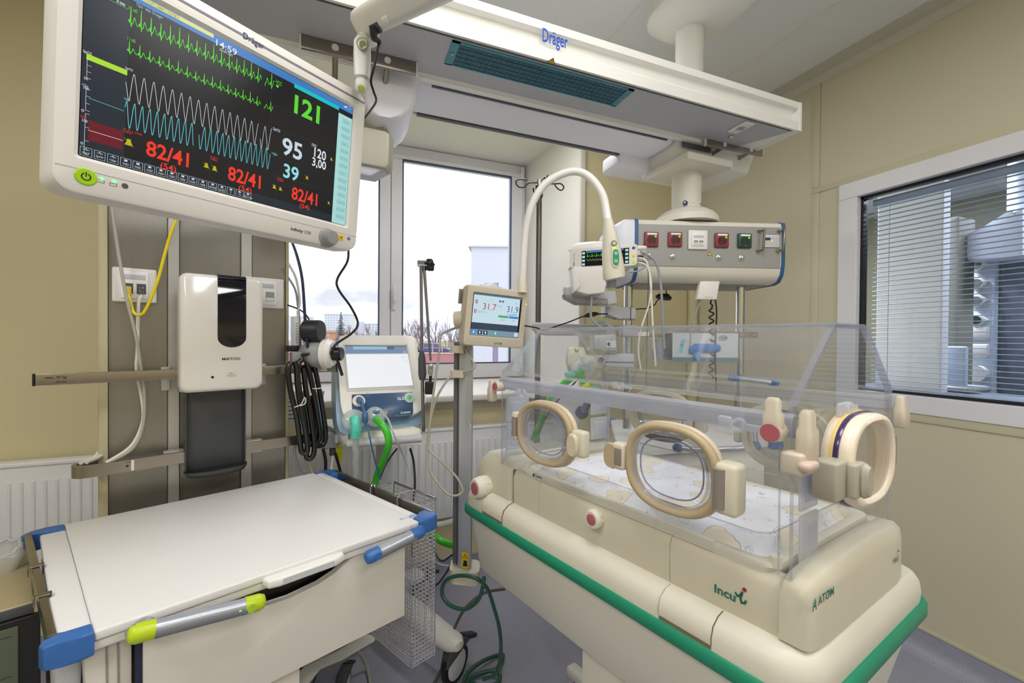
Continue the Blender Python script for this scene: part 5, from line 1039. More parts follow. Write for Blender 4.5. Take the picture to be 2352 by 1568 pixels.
for y in (by0+.045, by1-.03): obj('hook', B().tube([CF(bx0, y, bz1), CF(bx0-.004, y, bz1+.012), CF(xr_+.033, y, bz1+.022), CF(xr_+.022, y, bz1+.012), CF(xr_+.022, y, bz1-.02)], .0028, 8, spl=5), CHROME, t)

# things at the lower left corner: waste bag, holder box, notice
p = onz(40, 1300, .78)
t = thing('waste_bag', 'thin white plastic waste bag hanging beside the trolley', 'bag', CF(-.2, .53, .22)); BAG = clear('thin_white_film', (.96, .97, 1, 1), .12, .25, haze=.62, hz=(.86, .88, .9, 1))
b = B(); secs = []; rnd = random.Random(4)
for z, x0_, x1_, y0_, y1_ in ((.842, -.36, -.075, .50, .625), (.835, -.37, -.070, .49, .63), (.80, -.36, -.078, .49, .62), (.70, -.35, -.085, .49, .62), (.5, -.33, -.09, .49, .61), (.3, -.30, -.11, .50, .60)):
    cx_, cy_, hx, hy = (x0_+x1_)/2, (y0_+y1_)/2, (x1_-x0_)/2, (y1_-y0_)/2
    secs.append([CF(cx_+hx*math.copysign(abs(math.cos(a))**.5, math.cos(a))*(1+rnd.uniform(-.02, .02)), cy_+hy*math.copysign(abs(math.sin(a))**.5, math.sin(a))*(1+rnd.uniform(-.05, .05)), z+rnd.uniform(-.005, .005)) for a in [2*math.pi*k/40 for k in range(40)]])
b.loft(secs, caps=False); obj('bag_film', b, BAG, t, 80); obj('bag_rim', B().tube(secs[0], .004, 6, closed=True), BAG, t, 80)
t = thing('waste_bin', 'narrow pale bin between the left steel rail and the trolley top', 'bin', CF(-.03, .3, .1))
obj('bin_body', B().loft([rr(CF, -.030, -.018, .07, .56, .005, .1), rr(CF, -.040, -.012, .07, .58, .008, .76), rr(CF, -.0405, -.0115, .068, .582, .008, .775)]), mat('pale_bin', rgb(206, 206, 204), .4), t, 50); obj('bin_liner', B().loft([rr(CF, -.0415, -.0105, .066, .584, .008, .73), rr(CF, -.0425, -.0095, .062, .588, .008, .785), rr(CF, -.039, -.013, .07, .58, .006, .787)], caps=False), BAG, t, 60)
t = thing('holder_box', 'beige metal box with dark front at the lower left corner', 'box', CF(-.3, .1, .3)); BXM = mat('beige_metal_box', rgb(176, 164, 124), .45, .1)
zc = .80; q = [cf(u, v, zc) for u, v in ((68, 1258), (80, 1380))]
xk = (q[0][0]+q[1][0])/2; y1_ = q[0][1]; y0_ = q[1][1]
obj('box_body', B().bb(CF, (xk-.42, y0_, .25), (xk, y1_, zc), .004), BXM, t); obj('box_lip', B().bb(CF, (xk-.42, y0_-.006, zc-.02), (xk-.002, y0_, zc-.002), .001), DGREY, t)
obj('front_plate', B().bb(CF, (xk-.42, y0_-.012, .25), (xk+.008, y0_-.001, zc-.022), .002), BLACK, t)
k = obj('notice_pocket', B().bb(CF, (xk-.30, y0_-.016, .30), (xk-.022, y0_-.0125, zc-.034), .001), mat('dark_green_notice', rgb(88, 98, 78), .2), t)
BF = F(CF(xk-.022, y0_-.0165, 0), -EX*1, V((0, 0, 1)), V((EX.y, -EX.x, 0))); BF = F(CF(xk, y0_-.0165, 0), EX, V((0, 0, 1)), V((EX.y, -EX.x, 0)))
RF = F(BF.o, V((0, 0, 1)), -EX, BF.z)
for j, (s_, h_) in enumerate((('Hospital Products GmbH', .008), ('Госпитал Продактс ГмбХ', .008), ('Госпитал Продактс ГмбХ', .008), ('www.ddd-farm.ru', .006))): text('notice_print', s_, RF, .50, .125-j*.022, h_, MATS['green_print'] if 'green_print' in MATS else mat('green_print', rgb(16, 40, 26), .5, var=0), k, w=.13)
b = B()
for z in (zc-.05, zc-.13, zc-.20): b.bb(BF, (-.27, z, 0), (-.03, z+.0008, .0004))
for x in (-.05, -.10, -.16, -.22): b.bb(BF, (x, .5, 0), (x+.0008, zc-.05, .0004))
for i in range(22):
    for zz in (zc-.125, zc-.195): b.bb(BF, (-.055-i*.0085, zz+.004, 0), (-.053-i*.0085, zz+.05+.012*((i*7) % 3-1), .0003))
obj('notice_table', b, MATS['green_print'], k, 0)
for y, nm in ((.20, 'nearer'), (.36, 'farther')):
    x_ = -.0465-.0175*y/.62; t = thing('bag_clip', nm+' of the two bent metal clips on the left steel rail of the trolley', 'clip', CF(x_, y, ZT))
    obj('clip_band', B().bb(CF, (x_-.010, y-.012, ZT+.0045), (x_+.010, y+.002, ZT+.0075), .001), STEEL, t); obj('clip_leg', B().bb(CF, (x_-.0125, y-.012, ZT-.012), (x_-.010, y+.002, ZT+.0075), .001), STEEL, t); obj('clip_leg', B().bb(CF, (x_+.010, y-.012, ZT-.014), (x_+.0125, y+.002, ZT+.0075), .001), STEEL, t)
# ================================================================ infant incubator
TH = -.2821; E1 = V((math.sin(TH), math.cos(TH), 0)); E2 = V((.983, .185, 0)); IA = onz(1815, 1335, .97); IA.z = 0
IF = F(IA, E1, E2, (0, 0, 1))                              # l away from the camera, w to the right, z up
NFR = V((-E1.y, E1.x, 0)); NEN = V((E2.y, -E2.x, 0))        # outward normals of the front side and the near end
def il(u, v, w=0):
    q = onP(u, v, IF(0, w, 0), NFR)-IA; return (q-E2*w).dot(E1), q.z
def ie(u, v, l=0):
    q = onP(u, v, IF(l, 0, 0), NEN)-IA; q2 = q-E1*l; return q2.dot(E2), q.z
t = thing('infant_incubator', 'cream infant incubator with clear hood, round hand ports and green bumper', 'incubator', IF(.4, .2, 0))
IC = mat('incubator_cream', rgb(208, 202, 182), .42, bump=.04, bs=1200); IC2 = mat('incubator_cream_light', rgb(218, 213, 198), .4); BEI = mat('beige_latch', rgb(204, 193, 175), .38); PNK = mat('pinkish_beige', rgb(208, 184, 170), .4)
SEAMC = mat('cream_seam_shadow', rgb(120, 112, 90), .7)
def sec(l0, l1, w0, w1, r, z, n=6): return rr(IF, l0, l1, w0, w1, r, z, n)
# lower hull, bumper, shoulder
obj('lower_hull', B().loft([sec(.0, .88, .005, .43, .06, .60), sec(-.005, .90, -.012, .45, .06, .62), sec(-.035, .925, -.026, .475, .06, .76), sec(-.045, .93, -.030, .485, .06, .79)]), OFFW, t, 50)
obj('bumper', B().loft([sec(-.054, .936, -.044, .497, .065, .788), sec(-.058, .938, -.048, .50, .067, .792), sec(-.058, .938, -.048, .50, .067, .812), sec(-.054, .936, -.044, .497, .065, .817)]), GREENP, t, 50)
obj('shoulder', B().loft([sec(-.048, .93, -.040, .49, .062, .814), sec(-.050, .93, -.040, .49, .064, .838), sec(-.047, .926, -.034, .486, .06, .856), sec(-.040, .92, -.020, .475, .05, .868), sec(-.036, .92, -.006, .46, .04, .8725), sec(-.030, .915, .002, .44, .03, .874)]), IC2, t, 60)
# drawers / recess covers let into the shoulder
def cover(l0, l1, nm='side_cover'):
    P_ = lambda l: [IF(l, -.0415, .826), IF(l, -.0425, .838), IF(l, -.037, .8575), IF(l, -.022, .870), IF(l, -.006, .8745), IF(l, -.004, .868), IF(l, -.03, .84), IF(l, -.034, .826)]
    obj(nm, B().loft([P_(l0), P_(l1)]), IC2, t, 50); 
    for l in (l0-.0006, l1): obj('seam', B().loft([[p+E1*0 for p in P_(l)], [p+E1*.0008+NFR*.0003 for p in P_(l)]]), SEAMC, t, 0)
cover(.70, .80); cover(.10, .20, 'side_cover')
for l0, l1 in ((.70, .80), (.10, .20)): obj('cover_slot', B().bb(IF, (l0, -.041, .8185), (l1, -.036, .827)), SEAMC, t, 0)
# upper case
CT = .968
def case_panel(l0, l1, nm, r0=False): 
    P_ = lambda l, z=CT: [IF(l, -.001, .868), IF(l, -.003, .90), IF(l, -.003, z-.02), IF(l, .003, z-.006), IF(l, .014, z), IF(l, .028, z-.002), IF(l, .028, .868)]
    return obj(nm, B().loft([P_(l0), P_(l1)]), IC, t, 50)
case_panel(.012, .2045, 'front_panel'); case_panel(.2055, .5895, 'front_panel'); case_panel(.5905, .70, 'front_panel')
obj('rear_wall', B().bb(IF, (0, .41, .87), (.76, .44, CT), .01), IC, t)
# near end panel with raised far corner
secs = []
for w, zt_, lo in ((-.008, .958, -.018), (-.003, .972, -.026), (.015, .980, -.030), (.05, .985, -.032), (.12, .990, -.032), (.28, .990, -.032), (.35, .986, -.032), (.385, .984, -.028), (.402, .972, -.018)):
    secs.append([IF(lo-.003, w, .876), IF(lo-.003, w, zt_-.03), IF(lo, w, zt_-.010), IF(lo+.010, w, zt_), IF(.006, w, zt_-.001), IF(.012, w, zt_-.008), IF(.012, w, .876)])
obj('end_panel', B().loft(secs), IC, t, 60)
obj('deck', B().bb(IF, (.012, .02, .90), (.74, .41, .935), .004), mat('deck_cream', rgb(206, 204, 170), .4), t)
# head end block with knob
obj('far_block', B().loft([sec(.70, .905, -.004, .44, .03, .872), sec(.70, .905, -.004, .44, .03, .92), sec(.70, .895, .0, .44, .03, .955), sec(.70, .87, .012, .43, .03, .982), sec(.705, .85, .03, .42, .03, .99)]), IC, t, 50)
obj('seam', B().bb(IF, (.6995, -.0045, .872), (.7005, .005, .97)), SEAMC, t, 0)
def knob(l, w, z, r, ln):
    k = obj('turn_knob', B().lathe(IF(l, w, z), NFR, [(r*.9, -.004), (r, 0), (r, ln*.55), (r*.94, ln*.85), (r*.8, ln), (r*.6, ln)], 30), IC2, t); 
    for a in range(0, 360, 30): q = IF(l, w, z)+(E1*math.cos(math.radians(a))+V((0, 0, 1))*math.sin(math.radians(a)))*r*.985; obj('grip_rib', B().cyl(q, q+NFR*ln*.55, .0012, n=6), IC, k)
    obj('rose_cap', B().lathe(IF(l, w, z)+NFR*ln, NFR, [(r*.58, -.001), (r*.58, .0008), (r*.5, .0014)], 28), ROSE, k)
kl, kz = il(1108, 1117, -.02); knob(kl, -.004, kz, .033, .046); kl, kz = il(1372, 1188, -.0); knob(kl, -.003, kz, .022, .018)
# lettering
IFF = F(IF(0, -.0036, 0), -E1, V((0, 0, 1)), NFR)
a = il(1642, 1345, -.003); c = il(1690, 1365, -.003)
text('lettering', 'Incu', IFF, -a[0], a[1]-.011, .0155, TEALINK, t, w=abs(c[0]-a[0]), bold=.02)
a = il(1700, 1362, -.003); x, z = -a[0], a[1]
b = B(); ribbon(IFF, [(x-.007, z-.002), (x-.004, z-.006), (x+.001, z-.003), (x+.004, z+.004), (x+.001, z-.008), (x+.003, z-.014), (x+.008, z-.013), (x+.010, z-.008)], .0034, b, .0009); obj('letter_i', b, TEALINK, t, 0); obj('red_dot', B().cyl(IFF(x+.0075, z+.010, .0002), IFF(x+.0075, z+.010, .001), .0034), mat('dot_red', rgb(160, 30, 36), .5), t)
EFF = F(IF(-.0362, 0, 0), E2, V((0, 0, 1)), NEN)
a = ie(1876, 1388, -.036); c = ie(1910, 1365, -.036); text('lettering', 'ATOM', EFF, a[0], a[1]-.002, .014, TEALINK, t, w=c[0]-a[0]+.004, bold=.02, z=.0014)
def atom_mark(fr, x, z, h, par, zz=.0012):
    b = B(); b.poly([fr(x, z, zz), fr(x+h*.16, z, zz), fr(x+h*.33, z+h*.55, zz), fr(x+h*.33, z+h, zz), fr(x+h*.22, z+h*.8, zz)]); b.poly([fr(x+h*.72, z, zz), fr(x+h*.56, z, zz), fr(x+h*.39, z+h*.55, zz), fr(x+h*.39, z+h, zz), fr(x+h*.5, z+h*.8, zz)]); b.quad(fr(x+h*.2, z+h*.28, zz), fr(x+h*.52, z+h*.28, zz), fr(x+h*.48, z+h*.42, zz), fr(x+h*.24, z+h*.42, zz)); return obj('maker_mark', b, TEALINK, par, 0)
atom_mark(EFF, a[0]-.018, a[1]-.005, .020, t, .0014)
a = ie(2050, 1290, -.034); text('lettering', 'Incu', EFF, a[0]-.004, a[1], .011, TEALINK, t, w=.016, bold=.02, z=.0016); b = B(); ribbon(EFF, [(a[0]+.013, a[1]+.001), (a[0]+.017, a[1]+.012), (a[0]+.016, a[1]-.002), (a[0]+.019, a[1]-.003)], .0018, b, .0016); obj('letter_i', b, TEALINK, t, 0); obj('red_dot', B().cyl(EFF(a[0]+.018, a[1]+.018, .001), EFF(a[0]+.018, a[1]+.018, .002), .002), MATS['dot_red'], t)
# pedestal column
pl_ = .47
obj('pedestal', B().loft([sec(.10, pl_+.02, .06, .36, .05, .0), sec(.10, pl_+.02, .06, .36, .05, .45), sec(.08, pl_+.03, .03, .38, .05, .60)]), mat('pedestal_beige', rgb(206, 200, 184), .5), t, 50)
obj('pedestal_front', B().bb(IF, (.12, .035, .02), (pl_, .065, .605), .004), OFFW, t)
# base legs of the incubator
obj('base_frame', B().bb(IF, (.0, .07, .075), (.9, .12, .12), .015).bb(IF, (.0, .38, .075), (.9, .43, .12), .015), OFFW, t)
for l, w in ((.06, .09), (.86, .09), (.06, .41), (.86, .41)): caster(t, IF(l, w, 0), .04)

# mattress tray and mattress
TRAY = mat('tray_cream', rgb(232, 226, 206), .35)
b = B()
def ringl(l0, l1, w0, w1, r, z): return sec(l0, l1, w0, w1, r, z, 7)
b.loft([ringl(.035, .66, .012, .395, .03, .945), ringl(.028, .668, .006, .402, .03, .962), ringl(.022, .675, .0, .408, .03, .975), ringl(.024, .673, .002, .406, .03, .982), ringl(.040, .66, .016, .392, .026, .983), ringl(.048, .65, .024, .384, .024, .975), ringl(.05, .648, .026, .382, .022, .962)], caps=False)
tr = obj('mattress_tray', b, TRAY, t, 50); obj('tray_floor', B().prism(ringl(.045, .655, .02, .388, .024, .958), (0, 0, .004)), TRAY, tr)
obj('tray_edge_board', B().bb(IF, (.12, .000, .965), (.62, .010, .988), .004), IC2, tr); RF2 = F(IF(0, -.0006, 0), -E1, V((0, 0, 1)), NFR)
a = il(1242, 1087, .0); text('lettering', '7kg MAX', RF2, -.608, .972, .0075, INK, tr, w=.030, bold=.01, z=.0008); obj('weight_symbol', B().prism([RF2(-.619, .972, .0004), RF2(-.611, .972, .0004), RF2(-.6125, .980, .0004), RF2(-.6175, .980, .0004)], NFR*.0004), INK, tr, 0)
for l, w in ((.66, .01), (.03, .02)): obj('tray_stud', B().cyl(IF(l, w, .975), IF(l, w, .993), .009), TRAY, tr)
def mattress_mat():
    m = mat('printed_baby_sheet', rgb(238, 238, 242), .75, var=.02); tt = m.node_tree; p = tt.nodes['Principled BSDF']; src = p.inputs['Base Color'].links[0].from_socket
    tc = tt.nodes.new('ShaderNodeTexCoord'); n = tt.nodes.new('ShaderNodeTexNoise'); n.inputs['Scale'].default_value = 22; n.inputs['Detail'].default_value = 2
    ad = tt.nodes.new('ShaderNodeVectorMath'); ad.operation = 'MULTIPLY_ADD'; ad.inputs[1].default_value = (.035, .035, .0); tt.links.new(tc.outputs['Object'], n.inputs['Vector']); tt.links.new(n.outputs['Color'], ad.inputs[0]); tt.links.new(tc.outputs['Object'], ad.inputs[2])
    def layer(scale, lo, hi, col, src, rnd):
        v = tt.nodes.new('ShaderNodeTexVoronoi'); v.inputs['Scale'].default_value = scale; v.inputs['Randomness'].default_value = rnd; tt.links.new(ad.outputs[0], v.inputs['Vector'])
        g = tt.nodes.new('ShaderNodeMath'); g.operation = 'LESS_THAN'; g.inputs[1].default_value = hi; h = tt.nodes.new('ShaderNodeMath'); h.operation = 'GREATER_THAN'; h.inputs[1].default_value = lo
        k = tt.nodes.new('ShaderNodeMath'); k.operation = 'MULTIPLY'; tt.links.new(v.outputs['Distance'], g.inputs[0]); tt.links.new(v.outputs['Distance'], h.inputs[0]); tt.links.new(g.outputs[0], k.inputs[0]); tt.links.new(h.outputs[0], k.inputs[1])
        mx = tt.nodes.new('ShaderNodeMix'); mx.data_type = 'RGBA'; mx.inputs[7].default_value = col; tt.links.new(k.outputs[0], mx.inputs[0]); tt.links.new(src, mx.inputs[6]); return mx.outputs[2]
    src = layer(11, -1, .34, rgb(240, 228, 204), src, 1); src = layer(11, .34, .352, rgb(176, 170, 168), src, 1); src = layer(26, -1, .16, rgb(236, 200, 206), src, 1); src = layer(26, .30, .318, rgb(190, 184, 186), src, 1); src = layer(17, .1, .115, rgb(178, 172, 176), src, 1)
    tt.links.new(src, p.inputs['Base Color']); return m
b = B(); n1, n2 = 44, 28; vs = []; rnd = random.Random(2)
L0, L1, W0_, W1_ = .055, .645, .03, .378
def mh(s, q):
    e = min(s, 1-s)*(L1-L0); f = min(q, 1-q)*(W1_-W0_); k = min(1, min(e, f)/.022); k = math.sqrt(max(0, 1-(1-k)**2))
    return .968+.024*k+.0022*math.sin(s*23+q*5)*math.sin(q*17-s*4)*k+.0012*math.sin(s*61+q*13)*k
P_ = [IF(L0+(L1-L0)*i/n1, W0_+(W1_-W0_)*j/n2, mh(i/n1, j/n2)) for i in range(n1+1) for j in range(n2+1)]
b._add(P_, [(i*(n2+1)+j, (i+1)*(n2+1)+j, (i+1)*(n2+1)+j+1, i*(n2+1)+j+1) for i in range(n1) for j in range(n2)])
tm = thing('mattress', 'white cot mattress with a pastel cartoon print lying inside the incubator', 'mattress', IF(.35, .2, .962))
obj('printed_cover', b, mattress_mat(), tm, 80); obj('mattress_core', B().bb(IF, (L0+.004, W0_+.004, .9625), (L1-.004, W1_-.004, .968)), PAPER, tm)

# clear hood
AC = clear('clear_acrylic', (.975, .98, .99, 1), .035, .02, haze=.02); ACE = clear('acrylic_edge', (.90, .91, .98, 1), .10, .08, haze=.16, hz=(.84, .85, .92, 1)); ACL = clear('acrylic_lip', (.90, .91, .96, 1), .10, .12, haze=.5, hz=(.70, .72, .80, 1)); ACP = clear('acrylic_post', (.93, .94, .97, 1), .12, .06, haze=.12, hz=(.92, .92, .96, 1)); ACS = clear('acrylic_soft_edge', (.95, .96, .98, 1), .08, .05, haze=.16)
FROST = clear('frosted_pad', (.95, .96, 1, 1), .05, .3, haze=.55, hz=(.88, .90, .96, 1))
LB, HB_, ZR = .76, .42, 1.377; zb = 1.248; w1, w2 = .14, .28
h = t
TKH = .004
def slab(pts, n, m, nm, th=TKH): return obj(nm, B().prism(pts, V(n).normalized()*th), m, h, 0)
zs_ = 1.228
slab([IF(0, 0, .972), IF(LB, 0, .972), IF(LB, 0, zs_), IF(0, 0, zs_)], NFR, AC, 'front_wall')
slab([IF(0, HB_, .975), IF(LB, HB_, .975), IF(LB, HB_, zs_), IF(0, HB_, zs_)], -NFR, AC, 'rear_wall')
slab([IF(.0, 0, .972), IF(.0, HB_, .972), IF(.0, HB_, zb), IF(.0, w2, ZR), IF(.0, w1, ZR), IF(.0, 0, zb)], NEN, AC, 'near_end_wall')
slab([IF(LB, 0, .975), IF(LB, HB_, .975), IF(LB, HB_, zb), IF(LB, w2, ZR), IF(LB, w1, ZR), IF(LB, 0, zb)], -NEN, AC, 'far_end_wall')
def bent(wa, za, wb, zb_, nm): slab([IF(0, wa, za), IF(LB, wa, za), IF(LB, wb, zb_), IF(0, wb, zb_)], V((0, 0, 1)), AC, nm)
bent(0, zb, w1, ZR, 'front_slope'); bent(w1, ZR, w2, ZR, 'top_panel'); bent(w2, ZR, HB_, zb, 'rear_slope')
for w, nm in ((0, 'front'), (HB_, 'rear')): 
    s = -1 if w == 0 else 1
    obj('lip_%s' % nm, B().prism([IF(-.004, w+s*.008, 1.198), IF(-.004, w+s*.011, 1.212), IF(-.004, w+s*.009, 1.228), IF(-.004, w+s*.002, 1.234), IF(-.004, w, 1.198)], E1*(LB+.008)), ACL if w == 0 else ACS, h, 30)
    for zz in (1.204, 1.222): obj('lip_groove', B().cyl(IF(0, w+s*.0105, zz), IF(LB, w+s*.0105, zz), .0012, n=6), ACE, h)
def pipe(pts, r, m, nm='edge_strip', n=8, flat=None): return obj(nm, B().tube(pts, r, n, flat=flat), m, h, 40)
endp = [(0.0, 1.196), (0.0, 1.24), (.004, 1.252), (w1-.006, ZR-.004), (w1+.004, ZR+.001), (w2-.004, ZR+.001), (w2+.006, ZR-.004), (HB_-.004, 1.252), (HB_, 1.24), (HB_, 1.196)]
for i, (a, c) in enumerate(zip(endp[:-1], endp[1:])):
    nn_ = V((0, 0, 1)); 
b = B(); secs = []
for k, (w, z) in enumerate(endp):
    pw_ = endp[max(0, k-1)]; nw_ = endp[min(len(endp)-1, k+1)]; dw, dz = nw_[0]-pw_[0], nw_[1]-pw_[1]; q = math.hypot(dw, dz); nx_, nz_ = -dz/q, dw/q
    secs.append([IF(-.004, w+nx_*.001, z+nz_*.001), IF(.006, w+nx_*.001, z+nz_*.001), IF(.006, w-nx_*.007, z-nz_*.007), IF(-.004, w-nx_*.007, z-nz_*.007)])
obj('near_end_edge', b.loft(secs), ACE, h, 40)
b = B(); secs = [[p+E1*(LB-.003) for p in s_] for s_ in secs]; obj('far_end_edge', b.loft(secs), ACS, h, 40)
for w, z in ((w1, ZR), (w2, ZR)): pipe([IF(0, w, z), IF(LB, w, z)], .0035, ACS)
for w in (0, HB_): pipe([IF(0, w, zb), IF(LB, w, zb)], .004, ACS)
for l, w in ((0, 0), (LB, 0), (0, HB_), (LB, HB_)):
    s = 1 if l == 0 else -1; q = 1 if w == 0 else -1
    pipe([IF(l-.001*s, w-.001*q, .972), IF(l-.001*s, w-.001*q, 1.196)], .0026, ACP, 'corner_post'); pipe([IF(l+.018*s, w+.003*q, .972), IF(l+.018*s, w+.003*q, 1.18)], .0018, ACP, 'corner_post')
# reflections of the room lamps on the slope are left to the renderer
# hand ports
def oval(fr, a, b_, z, p=2.5, n=40): return [fr(math.copysign(abs(math.cos(q))**(2/p), math.cos(q))*a, math.copysign(abs(math.sin(q))**(2/p), math.sin(q))*b_, z) for q in [2*math.pi*k/n for k in range(n)]]
GS = mat('smoked_hinge', rgb(140, 130, 124), .25); GS2 = mat('hinge_grey', rgb(176, 170, 154), .4)
def hand_port(fr, a, b_, side=1, purple=False, back=False, lite=False, lbl=None):
    pr = obj('hand_port', B().loft([oval(fr, a*.99, b_*.99, .0), oval(fr, a, b_, .004), oval(fr, a*.985, b_*.985, .010), oval(fr, a*.93, b_*.92, .012), oval(fr, a*.87, b_*.86, .010), oval(fr, a*.85, b_*.84, .0)], closed=True), IVORY if not back else CREAM, h, 60)
    if purple:
        obj('yellow_gasket', B().loft([oval(fr, a*.985, b_*.985, .010), oval(fr, a*.985, b_*.985, .016), oval(fr, a*.86, b_*.86, .016), oval(fr, a*.86, b_*.86, .010)], closed=True), mat('yellow_gasket', rgb(226, 198, 130), .4), pr, 60)
        obj('purple_gasket', B().loft([oval(fr, a*.975, b_*.975, .016), oval(fr, a*.985, b_*.985, .019), oval(fr, a*.975, b_*.975, .023), oval(fr, a*.86, b_*.86, .023), oval(fr, a*.86, b_*.86, .016)], closed=True), mat('purple_gasket', rgb(66, 50, 96), .2), pr, 60)
        obj('port_door', B().loft([oval(fr, a*.95, b_*.95, .023), oval(fr, a*.96, b_*.96, .032), oval(fr, a*.93, b_*.93, .040), oval(fr, a*.85, b_*.84, .043), oval(fr, a*.79, b_*.77, .038), oval(fr, a*.76, b_*.74, .018)], closed=True), mat('port_ivory', rgb(236, 222, 202), .35), pr, 60)
        obj('door_window', B().prism(oval(fr, a*.77, b_*.75, .034), fr.z*.003), clear('port_pane', (.97, .95, .92, 1), .06, .05, haze=.10, hz=(.85, .82, .75, 1)), pr, 0); return pr
    obj('seal_ring', B().loft([oval(fr, a*.97, b_*.97, .011), oval(fr, a*.985, b_*.985, .017), oval(fr, a*.96, b_*.96, .024), oval(fr, a*.90, b_*.89, .026), oval(fr, a*.83, b_*.815, .022), oval(fr, a*.80, b_*.78, .012)], closed=True), TAN if not back else IVORY, pr, 60)
    obj('door_rim', B().loft([oval(fr, a*.80, b_*.78, .016), oval(fr, a*.80, b_*.78, .026), oval(fr, a*.765, b_*.74, .026), oval(fr, a*.765, b_*.74, .016)], closed=True), ACS, pr, 60)
    obj('inner_rim', B().tube(oval(fr, a*.66, b_*.63, .014), .0016, 6, closed=True), mat('violet_edge', rgb(150, 150, 186), .3), pr, 60)
    obj('door_pane', B().prism(oval(fr, a*.78, b_*.76, .016), fr.z*.003), AC, pr, 0); return pr
def side_frame(l, z, w=-.0045): return F(IF(l, w, z), -E1, V((0, 0, 1)), NFR)
def blk(par, fr, c, sz, bev, m, nm): return obj(nm, B().box(fr, c, sz, bev, 3), m, par, 50)
for l, z, a, b_, big in ((.197, 1.102, .100, .088, 1), (.552, 1.104, .106, .083, 0)):
    fr = side_frame(l, z); pr = hand_port(fr, a, b_)
    if big:      # right hinge block, left clasp
        blk(pr, fr, (a+.014, -.004, .018), (.040, .088, .040), .009, CREAM, 'hinge_block'); obj('hinge_pin', B().cyl(fr(a+.004, -.036, .034), fr(a+.004, .030, .034), .0115), GS, pr)
        blk(pr, fr, (-a-.012, .0, .018), (.030, .056, .026), .006, CREAM, 'clasp_block'); blk(pr, fr, (-a-.010, .0, .031), (.018, .036, .004), .002, GS, 'clasp_window')
        obj('clasp_paddle', B().loft([oval(fr.at(-a-.030, -.002, 0), .018, .026, .020), oval(fr.at(-a-.030, -.002, 0), .019, .028, .026), oval(fr.at(-a-.030, -.002, 0), .017, .025, .032)]), TAN, pr, 50)
    else:
        blk(pr, fr, (-a-.010, .0, .014), (.022, .078, .024), .006, CREAM, 'hinge_block'); obj('hinge_pin', B().cyl(fr(-a-.008, -.026, .022), fr(-a-.008, .026, .022), .009), GS, pr)
        blk(pr, fr, (a+.022, -.0, .018), (.042, .062, .026), .008, CREAM, 'clasp_block')
        obj('clasp_paddle', B().loft([oval(fr.at(a+.012, -.004, 0), .016, .026, .028), oval(fr.at(a+.012, -.004, 0), .018, .028, .034), oval(fr.at(a+.012, -.004, 0), .014, .024, .040)]), IVORY, pr, 50)
for l, z, a, b_ in ((.20, 1.105, .101, .084), (.548, 1.108, .112, .080)):
    fr = F(IF(l, HB_+.0045, z), E1, V((0, 0, 1)), -NFR); pr = hand_port(fr, a, b_, back=True); blk(pr, fr, (-a-.018, 0, .016), (.036, .06, .024), .008, CREAM, 'clasp_block'); blk(pr, fr, (a+.012, 0, .016), (.022, .07, .024), .008, CREAM, 'hinge_block')
fr = F(IF(-.0045, .193, 1.143), E2, V((0, 0, 1)), NEN); pr = hand_port(fr, .107, .083, purple=True)
blk(pr, fr, (.118, 0, .014), (.026, .075, .03), .007, CREAM, 'hinge_block'); obj('hinge_pin', B().cyl(fr(.120, -.027, .026), fr(.120, .027, .026), .0105), GS, pr)
blk(pr, fr, (-.120, -.016, .020), (.050, .062, .036), .005, GS2, 'clasp_block'); blk(pr, fr, (-.092, -.016, .044), (.040, .056, .016), .005, GS2, 'clasp_body')
obj('clasp_paddle', B().loft([oval(fr.at(-.088, -.016, 0), .012, .026, .050), oval(fr.at(-.088, -.016, 0), .014, .028, .055), oval(fr.at(-.088, -.016, 0), .010, .023, .062)]), GS2, pr, 50)
# hood latches
def lever(par, fr, c, hgt, w, nm='latch_lever', m=BEI):
    x, y, z = c; return obj(nm, B().loft([rr(F(fr(x, y+k*hgt, z), fr.x, fr.z, fr.y), -w*s, w*s, -.012*s, .012*s, .008*s, 0) for k, s in ((-.5, .85), (-.45, 1), (.1, .95), (.2, .72), (.42, .72), (.5, .5))]), m, par, 50)
fr = side_frame(0, 0); k = h
def disc(par, p, n_, r, m=ROSE, nm='rose_disc'): return obj(nm, B().cyl(p, p+n_*.003, r, n=26), m, par)
lz = il(1777, 960, -.02); lt = lever(h, fr, (-lz[0], lz[1], .022), .066, .0145); disc(lt, fr(-lz[0], lz[1]-.02, .033), NFR, .0135)
obj('latch_boss', B().cyl(fr(-lz[0], lz[1]-.02, .0), fr(-lz[0], lz[1]-.02, .033), .0155), BEI, lt)
lz = il(1840, 1003, -.01); lever(h, F(IF(-.02, .01, 0), E2, V((0, 0, 1)), NEN), (-.01, lz[1], .0), .080, .017)
lz = il(1820, 1060, -.01); blk(h, F(IF(-.01, -.004, 0), E2, V((0, 0, 1)), NEN), (.0, lz[1], .0), (.050, .034, .032), .005, BEI, 'corner_clamp'); blk(h, F(IF(-.01, -.004, 0), E2, V((0, 0, 1)), NEN), (-.014, lz[1]+.001, .020), (.036, .014, .018), .006, PNK, 'clamp_tongue')
lz = il(1136, 888, -.01); lt = lever(h, F(IF(LB+.012, -.006, 0), -E1, V((0, 0, 1)), NFR), (-.012, 1.19, .016), .062, .014); obj('latch_boss', B().cyl(IF(LB-.006, 0, 1.205), IF(LB-.006, -.03, 1.205), .014), BEI, lt); disc(lt, IF(LB-.006, -.03, 1.205), NFR, .0105)
q = ie(2055, 947, -.01); lever(h, F(IF(-.012, HB_, 0), E2, V((0, 0, 1)), NEN), (.022, q[1], .0), .066, .019); 
